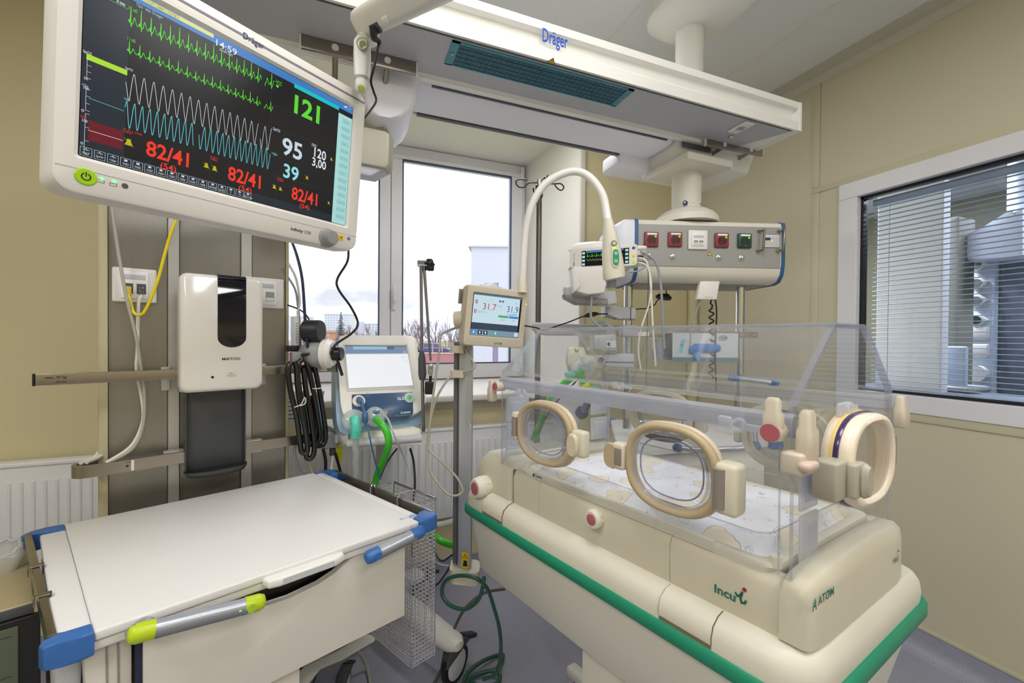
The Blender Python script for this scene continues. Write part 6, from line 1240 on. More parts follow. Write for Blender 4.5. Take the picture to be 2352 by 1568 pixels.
# small clear clips and frosted pads
CLP = clear('frosted_clip', (.96, .97, 1, 1), .12, .1, haze=.45)
def clip(fr, x, y):
    c_ = obj('tube_clip', B().box(fr, (x-.02, y, .006), (.024, .024, .008), .005), CLP, h); obj('clip_eye', B().lathe(fr(x+.004, y, .003), fr.z, [(.012, 0), (.012, .010), (.008, .010), (.006, .004)], 20), CLP, c_); obj('clip_tongue', B().box(fr, (x+.032, y-.002, .006), (.034, .012, .005), .003), CLP, c_)
a = il(1700, 973, 0); clip(side_frame(0, 0), -a[0], a[1]); a = il(1208, 903, 0); clip(side_frame(0, 0), -a[0], a[1]); a = ie(1922, 936, 0); clip(EFF.at(0, 0, -.03), a[0], a[1])
a = il(1430, 885, .42); clip(F(IF(0, .414, 0), -E1, V((0, 0, 1)), NFR), -a[0], a[1])
def pad(fr, x, y, w, hh): 
    p_ = obj('frosted_pad', B().box(fr, (x, y, 0), (w, hh, .006), .018), FROST, h, 50); b = B().box(fr, (x, y, .004), (w*.62, hh*.62, .004), .004); obj('pad_ribs', b, FROST, p_)
fr = F(IF(.012, 0, 0), E2, V((0, 0, 1)), NEN)
for u, v0, v1 in ((1850, 1068, 1170), (1850, 1180, 1300)): a, c = ie(u, v0, .012), ie(u, v1, .012); pad(fr, a[0]+.012, (a[1]+c[1])/2, .062, a[1]-c[1])
a = ie(2035, 1130, .012); pad(fr, .405, 1.10, .04, .09)
fr = F(IF(LB-.012, 0, 0), E2, V((0, 0, 1)), NEN)
for x, y in ((.045, 1.135), (.045, 1.05), (.385, 1.125), (.385, 1.04)): pad(fr, x, y, .082, .075)
# tilting front flap inside: curved clear rim round the mattress
obj('inner_guard', B().loft([sec(.045, .652, .02, .388, .03, .985), sec(.045, .652, .02, .388, .03, 1.02)], caps=False), AC, h, 60); obj('guard_rim', B().tube(sec(.045, .652, .02, .388, .03, 1.02), .0016, 6, closed=True), ACS, h, 60)
# ================================================================ incubator display on its pole
AX = V((.995, .077, -.058)).normalized(); AY = V((.065, -.08, .995)); AY = (AY-AX*AY.dot(AX)).normalized(); AN = AX.cross(AY); AW, AH = .175, .136
AC_ = CAM+(V((.565, 1.585, 1.435))-CAM)*(.175/.21); AF = F(AC_-AX*AW/2-AY*AH/2, AX, AY, AN)
def af(u, v): q = onP(u, v, AF.o, AN)-AF.o; return q.dot(AX), q.dot(AY)
t = thing('incubator_display', 'beige touch display reading 31.7 and 31.9 mounted on the aluminium pole', 'display', AC_)
BD = mat('display_beige', rgb(196, 186, 168), .45)
ex = [af(*p) for p in ((1074, 650), (1212, 671), (1201, 797), (1061, 795))]; lx, rx = (ex[0][0]+ex[3][0])/2, (ex[1][0]+ex[2][0])/2; ty, by = (ex[0][1]+ex[1][1])/2, (ex[2][1]+ex[3][1])/2
ar = lambda a, r, z: rr(AF, lx+a, rx-a, by+a, ty-a, r, z, 5)
hs = B().loft([ar(.012, .012, -.055), ar(.003, .012, -.050), ar(.0, .012, -.03), ar(.0, .012, .0), ar(.002, .011, .005), ar(.005, .010, .006), rr(AF, -.004, AW+.004, -.004, AH+.004, .003, .006, 5), rr(AF, -.001, AW+.001, -.001, AH+.001, .002, .002, 5)], caps=False)
hs.poly(list(reversed(ar(.012, .012, -.055)))); hs = obj('housing', hs, BD, t, 40, weld=True)
def AB(lo, hi, m, nm, z=.0026, par=None): return obj(nm, B().quad(AF(lo[0]*AW, lo[1]*AH, z), AF(hi[0]*AW, lo[1]*AH, z), AF(hi[0]*AW, hi[1]*AH, z), AF(lo[0]*AW, hi[1]*AH, z)), m, par or sc2, 0)
sc2 = obj('screen', B().bb(AF, (0, 0, .0005), (AW, AH, .002)), SCRB, t, 0)
e2 = lambda n, r, g, b: glow('display_'+n, rgb(r, g, b), 1, .2)
AB((.0, .0), (1, .145), e2('steel', 128, 152, 176), 'button_bar'); AB((.005, .15), (.965, .30), e2('slate', 62, 74, 90), 'info_bar'); AB((.005, .305), (.965, .965), e2('pale', 204, 228, 238), 'value_area'); AB((0, .965), (1, 1), e2('steel2', 96, 118, 140), 'top_bar')
ATX = lambda s, x, y, hh, m, w=None, nm='reading': text(nm, s, AF, x*AW, y*AH, hh*AH, m, sc2, w=w and w*AW, z=.0032)
rd, bl_, lb_ = e2('red', 186, 74, 84), e2('blue', 60, 92, 176), e2('lightblue', 130, 170, 214)
ATX('31.7', .20, .63, .155, rd, .27); ATX('31.9', .70, .62, .155, bl_, .24); ATX('ВЫКЛ', .11, .545, .05, lb_, .14, 'small_text'); ATX('°C', .285, .54, .04, lb_, .03, 'small_text'); ATX('32.0°', .51, .73, .05, lb_, .09, 'small_text'); ATX('°C', .35, .855, .05, lb_, .04, 'small_text'); ATX('°C', .86, .83, .05, bl_, .04, 'small_text'); ATX('выкл', .58, .405, .03, lb_, .10, 'small_text'); ATX('24', .83, .395, .06, lb_, .055, 'small_text')
AB((.53, .475), (.74, .525), e2('green', 66, 178, 96), 'green_bar', .003); AB((.755, .475), (.955, .525), e2('barblue', 52, 128, 214), 'blue_bar', .003)
b = B(); 
for k in range(10): b.quad(*[AF((.70+k*.022+dx)*AW, y*AH, .003) for dx, y in ((0, .54), (.016, .54), (.016, .565+k*.004), (0, .565+k*.004))])
obj('level_scale', b, e2('lightgrey', 150, 176, 190), sc2, 0)
for x, y, w_, hh, m in ((.04, .76, .05, .085, rd), (.03, .535, .05, .085, rd)): AB((x, y), (x+w_, y+hh), m, 'warning_icon', .003); AB((x+.014, y+.018), (x+w_-.014, y+hh-.018), MATS['display_pale'], 'icon_core', .0034)
for x, m in ((.015, e2('icon1', 70, 140, 220)), (.14, e2('icon2', 46, 52, 62)), (.255, e2('icon3', 60, 66, 76)), (.46, e2('icon4', 90, 176, 140)), (.90, e2('icon5', 206, 212, 228))): AB((x, .03), (x+.085, .125), m, 'menu_icon', .003); AB((x+.028, .05), (x+.055, .105), e2('iconw', 226, 234, 240), 'icon_symbol', .0034)
AB((.52, .845), (.56, .89), bl_, 'marker_icon', .003); AB((.58, .845), (.62, .89), bl_, 'marker_icon', .003); ATX('◄►', .52, .84, .03, bl_) if False else None
a = af(1137, 791); 
text('lettering', 'ATOM', AF, a[0]+.001, a[1]+.0012, .0068, TEALINK, hs, w=.020, bold=.02, z=.0066); atom_mark(AF, a[0]-.007, a[1]-.0, .0085, hs, .0066)
a = af(1207, 699); obj('indicator_light', B().cyl(AF(a[0], a[1], .006), AF(a[0], a[1], .0072), .0016), glow('yellow_green_led', rgb(220, 255, 60), 2), t)
a = af(1130, 648); obj('top_lamp', B().ball(AF(a[0]+.002, ty, -.018), .022, 20, (1.3, .7, .72)), clear('lamp_dome', (.95, .95, .97, 1), .1, .2, haze=.6), t, 80); obj('lamp_foot', B().box(AF, (a[0]+.002, ty+.001, -.018), (.075, .006, .034), .003), LGREY, t)
obj('rear_knuckle', B().cyl(AF(.0, AH*.35, -.05), AF(-.03, AH*.30, -.07), .030), BD, t); obj('rear_clip', B().box(AF, (lx+.0, AH*.9, -.058), (.012, .05, .02), .003), STEEL, t)
# pole
DP = 1.44; pt = atd(1066, 805, DP); pb_ = atd(1064, 1300, DP); fr = F(V((pt.x, pt.y, 0)), E2, -E1, (0, 0, 1)) 
PFX = V((FWD.y, -FWD.x, 0)); PF = F(V((pt.x, pt.y, 0)), (E1*-.25+PFX).normalized(), (FWD), (0, 0, 1))
t = thing('display_pole', 'upright aluminium profile pole at the far end of the incubator', 'pole', (pt.x, pt.y, pb_.z))
obj('profile', B().bb(PF, (-.016, -.014, pb_.z), (.030, .03, pt.z+.03), .002), mat('pole_aluminium', rgb(178, 182, 190), .4, .5), t); obj('channel', B().bb(PF, (-.036, -.004, pb_.z+.01), (-.017, .03, pt.z+.03), .002), mat('pole_channel_grey', rgb(112, 110, 112), .4, .4), t); obj('channel_slot', B().bb(PF, (-.024, -.0055, pb_.z+.01), (-.0175, -.003, pt.z+.02)), DGREY, t, 0)
for v in (802, 858): q = atd(1053, v, DP-.02); obj('cable_ring', B().loft([rr(F(V((q.x, q.y, 0)), PF.x, FWD, (0, 0, 1)), -.027, .020, -.022, .02, .012, q.z+dz) for dz in (-.012, -.011, .010, .012)]), BD, t, 50)
obj('pole_foot', B().loft([rr(F(V((pt.x, pt.y, 0)), PF.x, FWD, (0, 0, 1)), -.045, .06, -.035, .05, .02, pb_.z-.045+dz) for dz in (0, .01, .045)]), CREAM, t, 50)
fr = F(V((pt.x, pt.y, 0))-FWD*.0146, PF.x, (0, 0, 1), -FWD); q = atd(1069, 1278, DP)
s = obj('yellow_sticker', B().bb(fr, (-.001, q.z-.030, .0), (.022, q.z+.024, .0008)), mat('sticker_yellow', rgb(238, 196, 20), .5), t, 0); b = B(); z = q.z+.004
ribbon(fr, [(.002, z), (.019, z), (.0105, z+.015), (.002, z)], .0012, b, .0012); ribbon(fr, [(.0105, z+.003), (.0105, z+.010)], .0014, b, .0012); b.poly([fr(.002, z-.028, .0012), fr(.019, z-.028, .0012), fr(.016, z-.008, .0012), fr(.005, z-.008, .0012)]); obj('sticker_print', b, INK, s, 0)
DG = .0
gc = mat('warm_grey_tube', rgb(168, 164, 150), .4)
cable('display_cable', [atd(1062, 750, 1.46), atd(1040, 755, 1.45), atd(1012, 770, 1.44), atd(1010, 800, 1.42), atd(1000, 870, 1.41), atd(990, 950, 1.40), atd(983, 1040, 1.39), atd(990, 1085, 1.38), atd(1030, 1135, 1.36), atd(1062, 1130, 1.36), atd(1052, 1100, 1.37), atd(1020, 1065, 1.38), atd(985, 1030, 1.39), atd(985, 990, 1.40), atd(1000, 920, 1.40), atd(1030, 870, 1.41), atd(1052, 858, 1.44)], .0042, gc, 'grey-beige cable looping down left of the aluminium pole')
cable('display_cable', [atd(1064, 795, 1.42), atd(1080, 820, 1.40), atd(1091, 840, 1.39), atd(1080, 850, 1.39), atd(1055, 856, 1.41)], .0036, gc, 'short grey-beige cable bending in front of the aluminium pole')
cable('sensor_lead', [atd(1082, 790, 1.41), atd(1083, 850, 1.40), atd(1078, 900, 1.40), atd(1076, 960, 1.40), atd(1080, 980, 1.40)], [.003, .003, .003, .003, .006], gc, 'thin sensor lead with a plug hanging along the aluminium pole')
# gooseneck examination lamp
t = thing('gooseneck_lamp', 'white gooseneck lamp arched over the incubator with green buttons on its head', 'lamp', atd(1201, 665, 1.44)); dg = 1.36
obj('base_cone', B().lathe(atd(1199, 672, 1.43), (0, 0, 1), [(.0175, 0), (.0170, .03), (.0140, .052), (.0130, .056)], 24), CREAM, t)
P_ = [(1200, 636), (1202, 600), (1207, 530), (1222, 470), (1250, 425), (1290, 400), (1326, 394), (1358, 410), (1384, 447), (1394, 490), (1397, 510)]
obj('flexible_tube', B().tube([atd(u, v, 1.43-.09*k/10) for k, (u, v) in enumerate(P_)], [.0135, .0125, .0125, .0125, .0125, .0125, .0125, .0125, .0125, .0125, .0125], 18, spl=6), WHITE, t, 60)
HD = 1.33; secs = []
for u, v, a in ((1397, 503, .0135), (1398, 512, .0155), (1401, 545, .0235), (1405, 580, .0305), (1409, 615, .0345), (1411, 636, .0350), (1412, 640, .031)):
    c = atd(u, v, HD); secs.append([c+R_*a*math.cos(q)+FWD*min(a, .024)*math.sin(q)+V((0, 0, .006*math.cos(q)*(v-503)/137)) for q in [2*math.pi*k/24 for k in range(24)]])
obj('lamp_head', B().loft(secs), mat('lamp_head_cream', rgb(216, 210, 194), .38), t, 60)
GF = F(atd(1412, 580, HD-.0255), (R_-V((0, 0, .12))).normalized(), (V((0, 0, 1))+R_*-.02), -FWD)
obj('control_pad', B().prism(oval(GF.at(.001, -.002, -.001), .0115, .043, 0, 3), -FWD*.0025), CREAM, t, 50); obj('green_ring', B().cyl(GF(-.002, .028, .001), GF(-.002, .028, .0022), .0088), TEALINK, t); obj('round_button', B().cyl(GF(-.002, .028, .002), GF(-.002, .028, .0038), .006), mat('salmon_button', rgb(216, 176, 160), .4), t)
obj('indicator_light', B().cyl(GF(-.001, .014, .001), GF(-.001, .014, .003), .003), MATS['yellow_green_led'], t); gp = obj('rocker_buttons', B().prism(oval(GF.at(.003, -.014, .0005), .0095, .024, 0, 3.2), -FWD*.003), mat('button_green', rgb(30, 140, 104), .4), t, 50)
for dy, s_ in ((.012, '+'), (-.012, '–')): obj('button_face', B().cyl(GF(.003, -.014+dy, .0034), GF(.003, -.014+dy, .0042), .0068), mat('button_green_light', rgb(96, 180, 150), .4), gp); text('button_mark', s_, GF, .003, -.014+dy, .006 if s_ == '+' else .0012, PAPER, gp, align='c', z=.0046)

# ================================================================ drip stand
t = thing('drip_stand', 'slim steel drip stand with wire hooks between window and gooseneck lamp', 'stand', atd(1238, 1100, 2.0)); dv = 1.98
q = atd(1236, 700, dv); zt_ = atd(1240, 440, dv).z; obj('pole', B().cyl((q.x, q.y, .80), (q.x, q.y, zt_), .0135, n=20), mat('stand_steel', rgb(120, 116, 114), .3, .9), t)
top = V((q.x, q.y, zt_)); obj('top_block', B().box(F(top, PFX, FWD), (0, 0, 0), (.034, .03, .055), .004), BLACK, t); obj('hub', B().cyl(top+V((0, 0, .02)), top+V((0, 0, .055)), .012), CHROME, t)
def up_(u, v, k=0): return atd(u, v, dv+k)
for i, P_ in enumerate(([(1240, 420), (1215, 420), (1203, 430), (1190, 428), (1185, 418), (1192, 412), (1212, 413)], [(1240, 420), (1262, 422), (1275, 422), (1288, 422), (1295, 430), (1288, 437), (1278, 430), (1274, 423)], [(1240, 418), (1250, 408), (1254, 413), (1258, 402)], [(1240, 436), (1232, 434), (1228, 446), (1224, 430)])): obj('hook', B().tube([up_(u, v, .03*math.sin(k)*(i > 1)) for k, (u, v) in enumerate(P_)], .0035, 8, spl=5), DGREY, t, 60)

# equipment arm between the drip stand and the left steel pole
t = thing('shelf_arm', 'grey equipment arm crossing from the drip stand to the left steel pole', 'arm', atd(1330, 760, 1.86))
AR = mat('arm_pale_grey', rgb(184, 184, 190), .45)
obj('arm_bar', B().prism([atd(u, v, 1.88) for u, v in ((1222, 742), (1232, 740), (1415, 748), (1440, 750), (1440, 772), (1250, 770), (1230, 762), (1222, 756))], FWD*.05, .006, 3), AR, t, 50)
q = atd(1443, 760, 1.80); obj('pole_clamp', B().box(F(q, PFX, FWD), (0, 0, 0), (.07, .07, .05), .008), AR, t)
# small monitor on its swing arm
t = thing('small_monitor', 'small white bedside monitor with a green curve behind the lamp head', 'monitor', atd(1385, 600, 1.62)); dm_ = 1.62
sx_ = (atd(1462, 605, 1.56)-atd(1310, 590, 1.66)); sx_.z = 0; sx_.normalize(); SF = F(atd(1385, 598, 1.6), sx_, V((0, 0, 1)), V((sx_.y, -sx_.x, 0)))
def sf(u, v): q = onP(u, v, SF.o, SF.z)-SF.o; return q.dot(SF.x), q.z
c = [sf(*p) for p in ((1306, 562), (1463, 568), (1465, 616), (1308, 614))]
x0, x1, y0, y1 = (c[0][0]+c[3][0])/2, (c[1][0]+c[2][0])/2, (c[2][1]+c[3][1])/2, (c[0][1]+c[1][1])/2
ms = lambda e, z, r=.012: rr(SF, x0+e, x1-e*.5, y0+e, y1-e, r, z, 4)
obj('housing', B().loft([ms(.006, -.06), ms(.0, -.05), ms(0, -.008), ms(.003, 0)]), MW, t, 50); obj('top_dome', B().loft([rr(F(SF(-.06, y1+dy, -.03), SF.x, SF.z, SF.y), -.08*s, .08*s, -.028*s, .03*s, .02*s, 0) for dy, s in ((-.005, 1), (.012, .9), (.022, .6), (.026, .3))]), WHITE, t, 60)
xs0, xs1 = sf(1336, 590)[0], sf(1445, 590)[0]; ys0, ys1 = y0+.010, y1-.014
sc3 = obj('screen', B().bb(SF, (xs0, ys0, .0002), (xs1, ys1, .001)), SCRB, t, 0)
obj('blue_bar', B().bb(SF, (xs0+.018, ys1-.008, .001), (xs1-.02, ys1-.001, .0013)), MATS['screen_blue'], sc3, 0)
for side, nm in ((0, 0), (1, 1)): 
    xx = xs0+.002 if not side else xs1-.014
    for k in range(4): obj('side_key', B().bb(SF, (xx, ys0+.003+k*(ys1-ys0)/4.1, .001), (xx+.011, ys0+(k+.8)*(ys1-ys0)/4.1, .0013)), MATS['screen_mint'], sc3, 0)
b = B(); n = 120; wx = xs1-xs0-.04; ribbon(SF, [(xs0+.02+wx*k/n, ys1-.022+ecg(k/n, 8)*.12) for k in range(n)], .0009, b, .0014); obj('ecg_trace', b, MATS['screen_green'], sc3, 0)
b = B(); ribbon(SF, [(xs0+.02+wx*k/n, ys1-.040+.007*abs(((k/n*11) % 1)*2-1)) for k in range(n)], .0009, b, .0014); obj('pleth_trace', b, MATS['screen_greywhite'], sc3, 0)
RS = F(SF(x0+.024, 0, .0006), V((0, 0, 1)), -SF.x, SF.z)
text('lettering', 'Dräger', RS, y0+.010, 0, .007, MATS['drager_navy'], t, w=.020, bold=.02); text('lettering', 'Infinity M540', RS, y0+.036, 0, .004, DGREY, t, w=.026)
for z, m, nm in ((y1-.016, MATS['logo_blue'], 'blue_mark'), (y0+.038, MATS['button_yellow'], 'yellow_key')): obj(nm, B().box(SF, (xs1+.016, z, .0006), (.011, .009, .0014), .001), m, t)
obj('power_key', B().cyl(SF(xs1+.018, y0+.014, 0), SF(xs1+.018, y0+.014, .002), .006), MATS['screen_lime'], t)
for i, (z, r) in enumerate(((y1-.012, .0075), (y1-.028, .005), (y1-.036, .005), (y1-.046, .005))): obj('connector', B().cyl(SF(x1-.004, z, -.025), SF(x1+.03-.004*i, z-.004, -.02), r*1.2, r), WHITE if i < 3 else BLACK, t)
t = thing('monitor_bracket', 'white cradle and grey swing arm carrying the small monitor on the left steel pole', 'bracket', atd(1400, 700, 1.7))
q = lambda u, v, d=1.60: atd(u, v, d)
obj('cradle', B().prism([q(1310, 612), q(1330, 628), q(1318, 660), q(1322, 668), q(1350, 676), q(1388, 672), q(1394, 650), q(1385, 625), q(1440, 622), q(1455, 612)], FWD*.08, .004), WHITE, t, 50)
obj('cradle_side', B().prism([q(1314, 615, 1.59), q(1328, 622, 1.59), q(1334, 655, 1.59), q(1318, 672, 1.59)], FWD*.09, .003), WHITE, t, 50)
obj('swing_arm', B().prism([q(1298, 658, 1.66), q(1316, 658, 1.66), q(1380, 668, 1.66), q(1416, 666, 1.66), q(1419, 698, 1.66), q(1398, 700, 1.66), q(1325, 696, 1.66), q(1300, 682, 1.66)], FWD*.09, .008, 3), LGREY, t, 50)
obj('arm_underside', B().prism([q(1296, 674, 1.652), q(1320, 684, 1.652), q(1396, 686, 1.652), q(1398, 699, 1.652), q(1326, 697, 1.652), q(1298, 682, 1.652)], FWD*.09, .004), GREY, t, 50)
p = q(1403, 655, 1.71); obj('pivot', B().cyl(p+V((0, 0, -.03)), p+V((0, 0, .035)), .022), GREY, t); obj('lime_ring', B().cyl(p+V((0, 0, -.022)), p+V((0, 0, -.014)), .0225), MATS['pale_lime'], t)
obj('pole_arm', B().prism([q(1390, 702, 1.75), q(1462, 706, 1.75), q(1460, 734, 1.75), q(1430, 733, 1.75), q(1428, 728, 1.75), q(1390, 726, 1.75)], FWD*.09, .008, 3), LGREY, t, 50); obj('arm_joint', B().bb(F(q(1449, 720, 1.748), PFX, FWD), (-.001, -.001, -.026), (.001, .09, .026)), DGREY, t)
# lower pair of units on the left steel pole seen through the hood
t = thing('pole_unit', 'white box with type plate clamped on the left steel pole, seen through the hood', 'device', atd(1410, 810, 1.7))
obj('unit_body', B().prism([q(1364, 770, 1.68), q(1415, 768, 1.68), q(1418, 808, 1.68), q(1392, 806, 1.68), q(1364, 802, 1.68)], FWD*.09, .006), LGREY, t, 50); s = obj('type_plate', B().prism([q(1393, 783, 1.679), q(1414, 782, 1.679), q(1414, 798, 1.679), q(1393, 798, 1.679)], -FWD*.001), PAPER, t); obj('plate_print', B().prism([q(1395, 786, 1.677), q(1401, 786, 1.677), q(1401, 794, 1.677), q(1395, 794, 1.677)], -FWD*.0006), INK, s)
obj('ring', B().cyl(q(1403, 780, 1.72), q(1403, 760, 1.72), .022), GREY, t); obj('collar', B().cyl(q(1403, 776, 1.719), q(1403, 771, 1.719), .0226), MATS['pale_lime'], t)
obj('lower_body', B().prism([q(1388, 812, 1.7), q(1458, 813, 1.7), q(1457, 846, 1.7), q(1388, 842, 1.7)], FWD*.08, .008, 3), LGREY, t, 50); obj('body_groove', B().prism([q(1390, 830, 1.699), q(1456, 831, 1.699), q(1456, 833, 1.699), q(1390, 832, 1.699)], -FWD*.001), DGREY, t, 0)
# cables from the small monitor
for i, (P_, r, m, lb) in enumerate((([(1470, 578), (1482, 582), (1505, 600), (1516, 640), (1521, 700), (1523, 750), (1526, 800)], .0048, GC, 'thick grey cable falling from the top connector of the small monitor'), ([(1466, 592), (1484, 600), (1493, 640), (1497, 700), (1500, 760), (1506, 840)], .0040, WC, 'white cable falling from the small monitor'),
    ([(1466, 600), (1484, 605), (1489, 640), (1487, 720), (1484, 900)], .0016, DGREY, 'thin dark lead hanging straight from the small monitor'), ([(1466, 602), (1486, 612), (1496, 650), (1490, 700), (1474, 750), (1466, 800), (1472, 850)], .0032, WC, 'thin white lead bowing left under the small monitor'), ([(1445, 625), (1465, 622), (1482, 612), (1484, 606)], .003, GC, 'short grey cable looping under the small monitor'))): cable('patient_lead', [atd(u, v, 1.55) for u, v in P_], r, m, lb)
cable('power_lead', [atd(u, v, 1.62) for u, v in ((1360, 672), (1358, 700), (1358, 730), (1372, 745), (1395, 760), (1402, 765))], .0045, GC, 'grey cable hanging from the cradle of the small monitor')
for k in range(3): cable('coiled_lead', [atd(1370+k*4, 742+k*3, 1.72), atd(1385+k*6, 738+k*3, 1.72), atd(1400+k*5, 752+k*3, 1.72), atd(1398+k*5, 768+k*2, 1.72)], .0042, GC, None or ['upper grey lead coiled on the equipment arm', 'middle grey lead coiled on the equipment arm', 'lower grey lead coiled on the equipment arm'][k])
t = thing('inline_cord', 'black cord with two inline swellings running from the incubator display past the steel pole', 'cord', atd(1360, 724, 1.7))
obj('cord_line', B().tube([atd(u, v, d) for u, v, d in ((1206, 748, 1.42), (1230, 752, 1.5), (1250, 757, 1.6), (1275, 750, 1.66), (1310, 738, 1.70), (1342, 726, 1.72), (1375, 721, 1.74), (1400, 720, 1.76), (1462, 710, 1.95), (1485, 708, 1.95), (1503, 700, 1.95), (1510, 690, 1.95), (1530, 676, 1.95), (1530, 668, 1.95), (1538, 658, 1.95))], .0028, 8, spl=5), BC, t, 60)
obj('swelling', B().tube([atd(1343, 726, 1.715), atd(1350, 724, 1.715), atd(1366, 721, 1.715), atd(1375, 720, 1.715)], [.004, .009, .009, .004], 12), BLACK, t, 60); obj('swelling', B().tube([atd(1507, 682, 1.94), atd(1515, 680, 1.94), atd(1532, 682, 1.94), atd(1541, 686, 1.94)], [.008, .013, .017, .008], 12), BLACK, t, 60)
# glove box on the cross rail
t = thing('glove_box', 'cardboard glove box lettered SFM with a blue glove pulled out', 'box', atd(1620, 800, 1.72)); gx = hx_; GBF = F(onP(1548, 835, CAM+FWD*1.69, hn), gx, V((0, 0, 1)), hn)
def gf(u, v): q = onP(u, v, GBF.o, hn)-GBF.o; return q.dot(gx), q.z
a, c = gf(1545, 764), gf(1695, 832)
CB = mat('carton_white', rgb(206, 210, 216), .6)
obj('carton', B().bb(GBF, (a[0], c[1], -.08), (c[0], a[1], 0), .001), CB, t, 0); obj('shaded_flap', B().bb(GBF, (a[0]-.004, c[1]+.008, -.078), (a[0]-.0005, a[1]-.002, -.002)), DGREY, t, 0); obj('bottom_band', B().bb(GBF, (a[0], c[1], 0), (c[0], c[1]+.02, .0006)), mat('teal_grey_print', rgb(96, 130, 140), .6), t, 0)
m_ = mat('glove_blue', rgb(40, 120, 200), .45, bump=.3, bs=60); x_, y_ = gf(1608, 803); 
b = B(); secs = []
for k, (u, v, r) in enumerate(((1582, 806, .012), (1595, 800, .021), (1615, 799, .020), (1635, 800, .019), (1648, 799, .016), (1652, 798, .006))): g_ = gf(u, v); secs.append([GBF(g_[0]+.002*math.sin(q*3+k), g_[1]+math.sin(q)*r*.95, .004+max(0, math.cos(q))*.010) for q in [2*math.pi*j/16 for j in range(16)]])
b.loft(secs); obj('blue_glove', b, m_, t, 60); g1, g2 = gf(1592, 800), gf(1600, 828); obj('glove_cuff', B().prism([GBF(g1[0]-.01, g1[1], .004), GBF(g2[0]-.012, g2[1]+.004, .010), GBF(g2[0]+.002, g2[1], .010), GBF(g2[0]+.012, g2[1]+.006, .01), GBF(g1[0]+.03, g1[1], .006)], hn*.003, .001), m_, t)
g_ = gf(1661, 776); obj('logo_oval', B().tube(oval(GBF.at(g_[0], g_[1], .001), .018, .0095, 0, 2), .0008, 6, closed=True), INK, t); text('lettering', 'SFM', GBF, g_[0], g_[1], .009, INK, t, align='c', z=.001, w=.024, bold=.01)
g_ = gf(1567, 790); b = B(); ribbon(GBF, [(g_[0]-.006, g_[1]-.03), (g_[0]-.002, g_[1]-.005), (g_[0]+.002, g_[1]+.012)], .014, b, .001)
for k in range(4): ribbon(GBF, [(g_[0]-.006+k*.005, g_[1]+.002), (g_[0]-.004+k*.007, g_[1]+.022-abs(k-1.5)*.003)], .0032, b, .0012)
obj('printed_glove', b, mat('print_cyan', rgb(120, 200, 220), .6), t, 0)
t = thing('paper_bundle', 'dark wrapped bundle beside the glove box on the cross rail', 'packet', atd(1535, 800, 1.6)); obj('wrap', B().loft([[GBF(a[0]-.045+w_*math.cos(q), c[1]+.01+zz, -.04+.03*math.sin(q)) for q in [2*math.pi*j/14 for j in range(14)]] for zz, w_ in ((0, .022), (.03, .028), (.06, .026), (.085, .02))]), mat('packet_film', rgb(150, 152, 166), .2, .2), t)
t = thing('blue_end_handle', 'blue-tipped grey handle behind the far side of the hood', 'bar', atd(1740, 872, 1.66)); obj('grip', B().tube([atd(1690, 868, 1.68), atd(1725, 872, 1.66), atd(1770, 878, 1.64)], .0095, 12), SG, t)  # handle of a neighbouring unit, kept as an object of its own
for u, v in ((1686, 868), (1777, 879)): obj('blue_end', B().tube([atd(u-10, v-1, 1.67), atd(u+9, v+1, 1.64)], .0125, 12), BLUE, t)
# second trolley behind the incubator
t = thing('side_trolley', 'second white trolley with blue corners standing behind the incubator', 'trolley', atd(1590, 1000, 1.7)); z = .93; F2 = F(V((0, 0, 0)), (1, 0, 0), (0, 1, 0)); c_ = [onz(u, v, z) for u, v in ((1402, 962), (1700, 968), (1778, 1010), (1420, 1034))]
ctr = sum(c_, V())/4
obj('top', B().prism([p-V((0, 0, .03)) for p in c_], (0, 0, .03), .006), TW, t); 
for p in c_: obj('corner_guard', B().box(F(p-V((0, 0, .017)), PFX, FWD), (0, 0, 0), (.055, .055, .04), .012), BLUE, t, 50)
s_ = [ctr+(p-ctr)*.88 for p in c_]; obj('body', B().prism([V((p.x, p.y, .2)) for p in s_], (0, 0, .69), .006), TS, t)
for k in range(3): obj('drawer', B().prism([V((p.x, p.y, .24+k*.21))-FWD*.012 for p in (s_[3], s_[2], ctr+(s_[2]-ctr)*.9, ctr+(s_[3]-ctr)*.9)], (0, 0, .19), .003), TS, t)
obj('front_handle', B().tube([atd(1560, 1028, 1.42), atd(1600, 1032, 1.40), atd(1690, 1030, 1.36), atd(1730, 1024, 1.36)], .009, 12, spl=3), SG, t); 
for u, v in ((1556, 1028), (1736, 1024)): obj('handle_end', B().ball(atd(u, v, 1.38), .016), BLUE, t)
for p in s_: caster(t, V((p.x, p.y, 0)), .05)
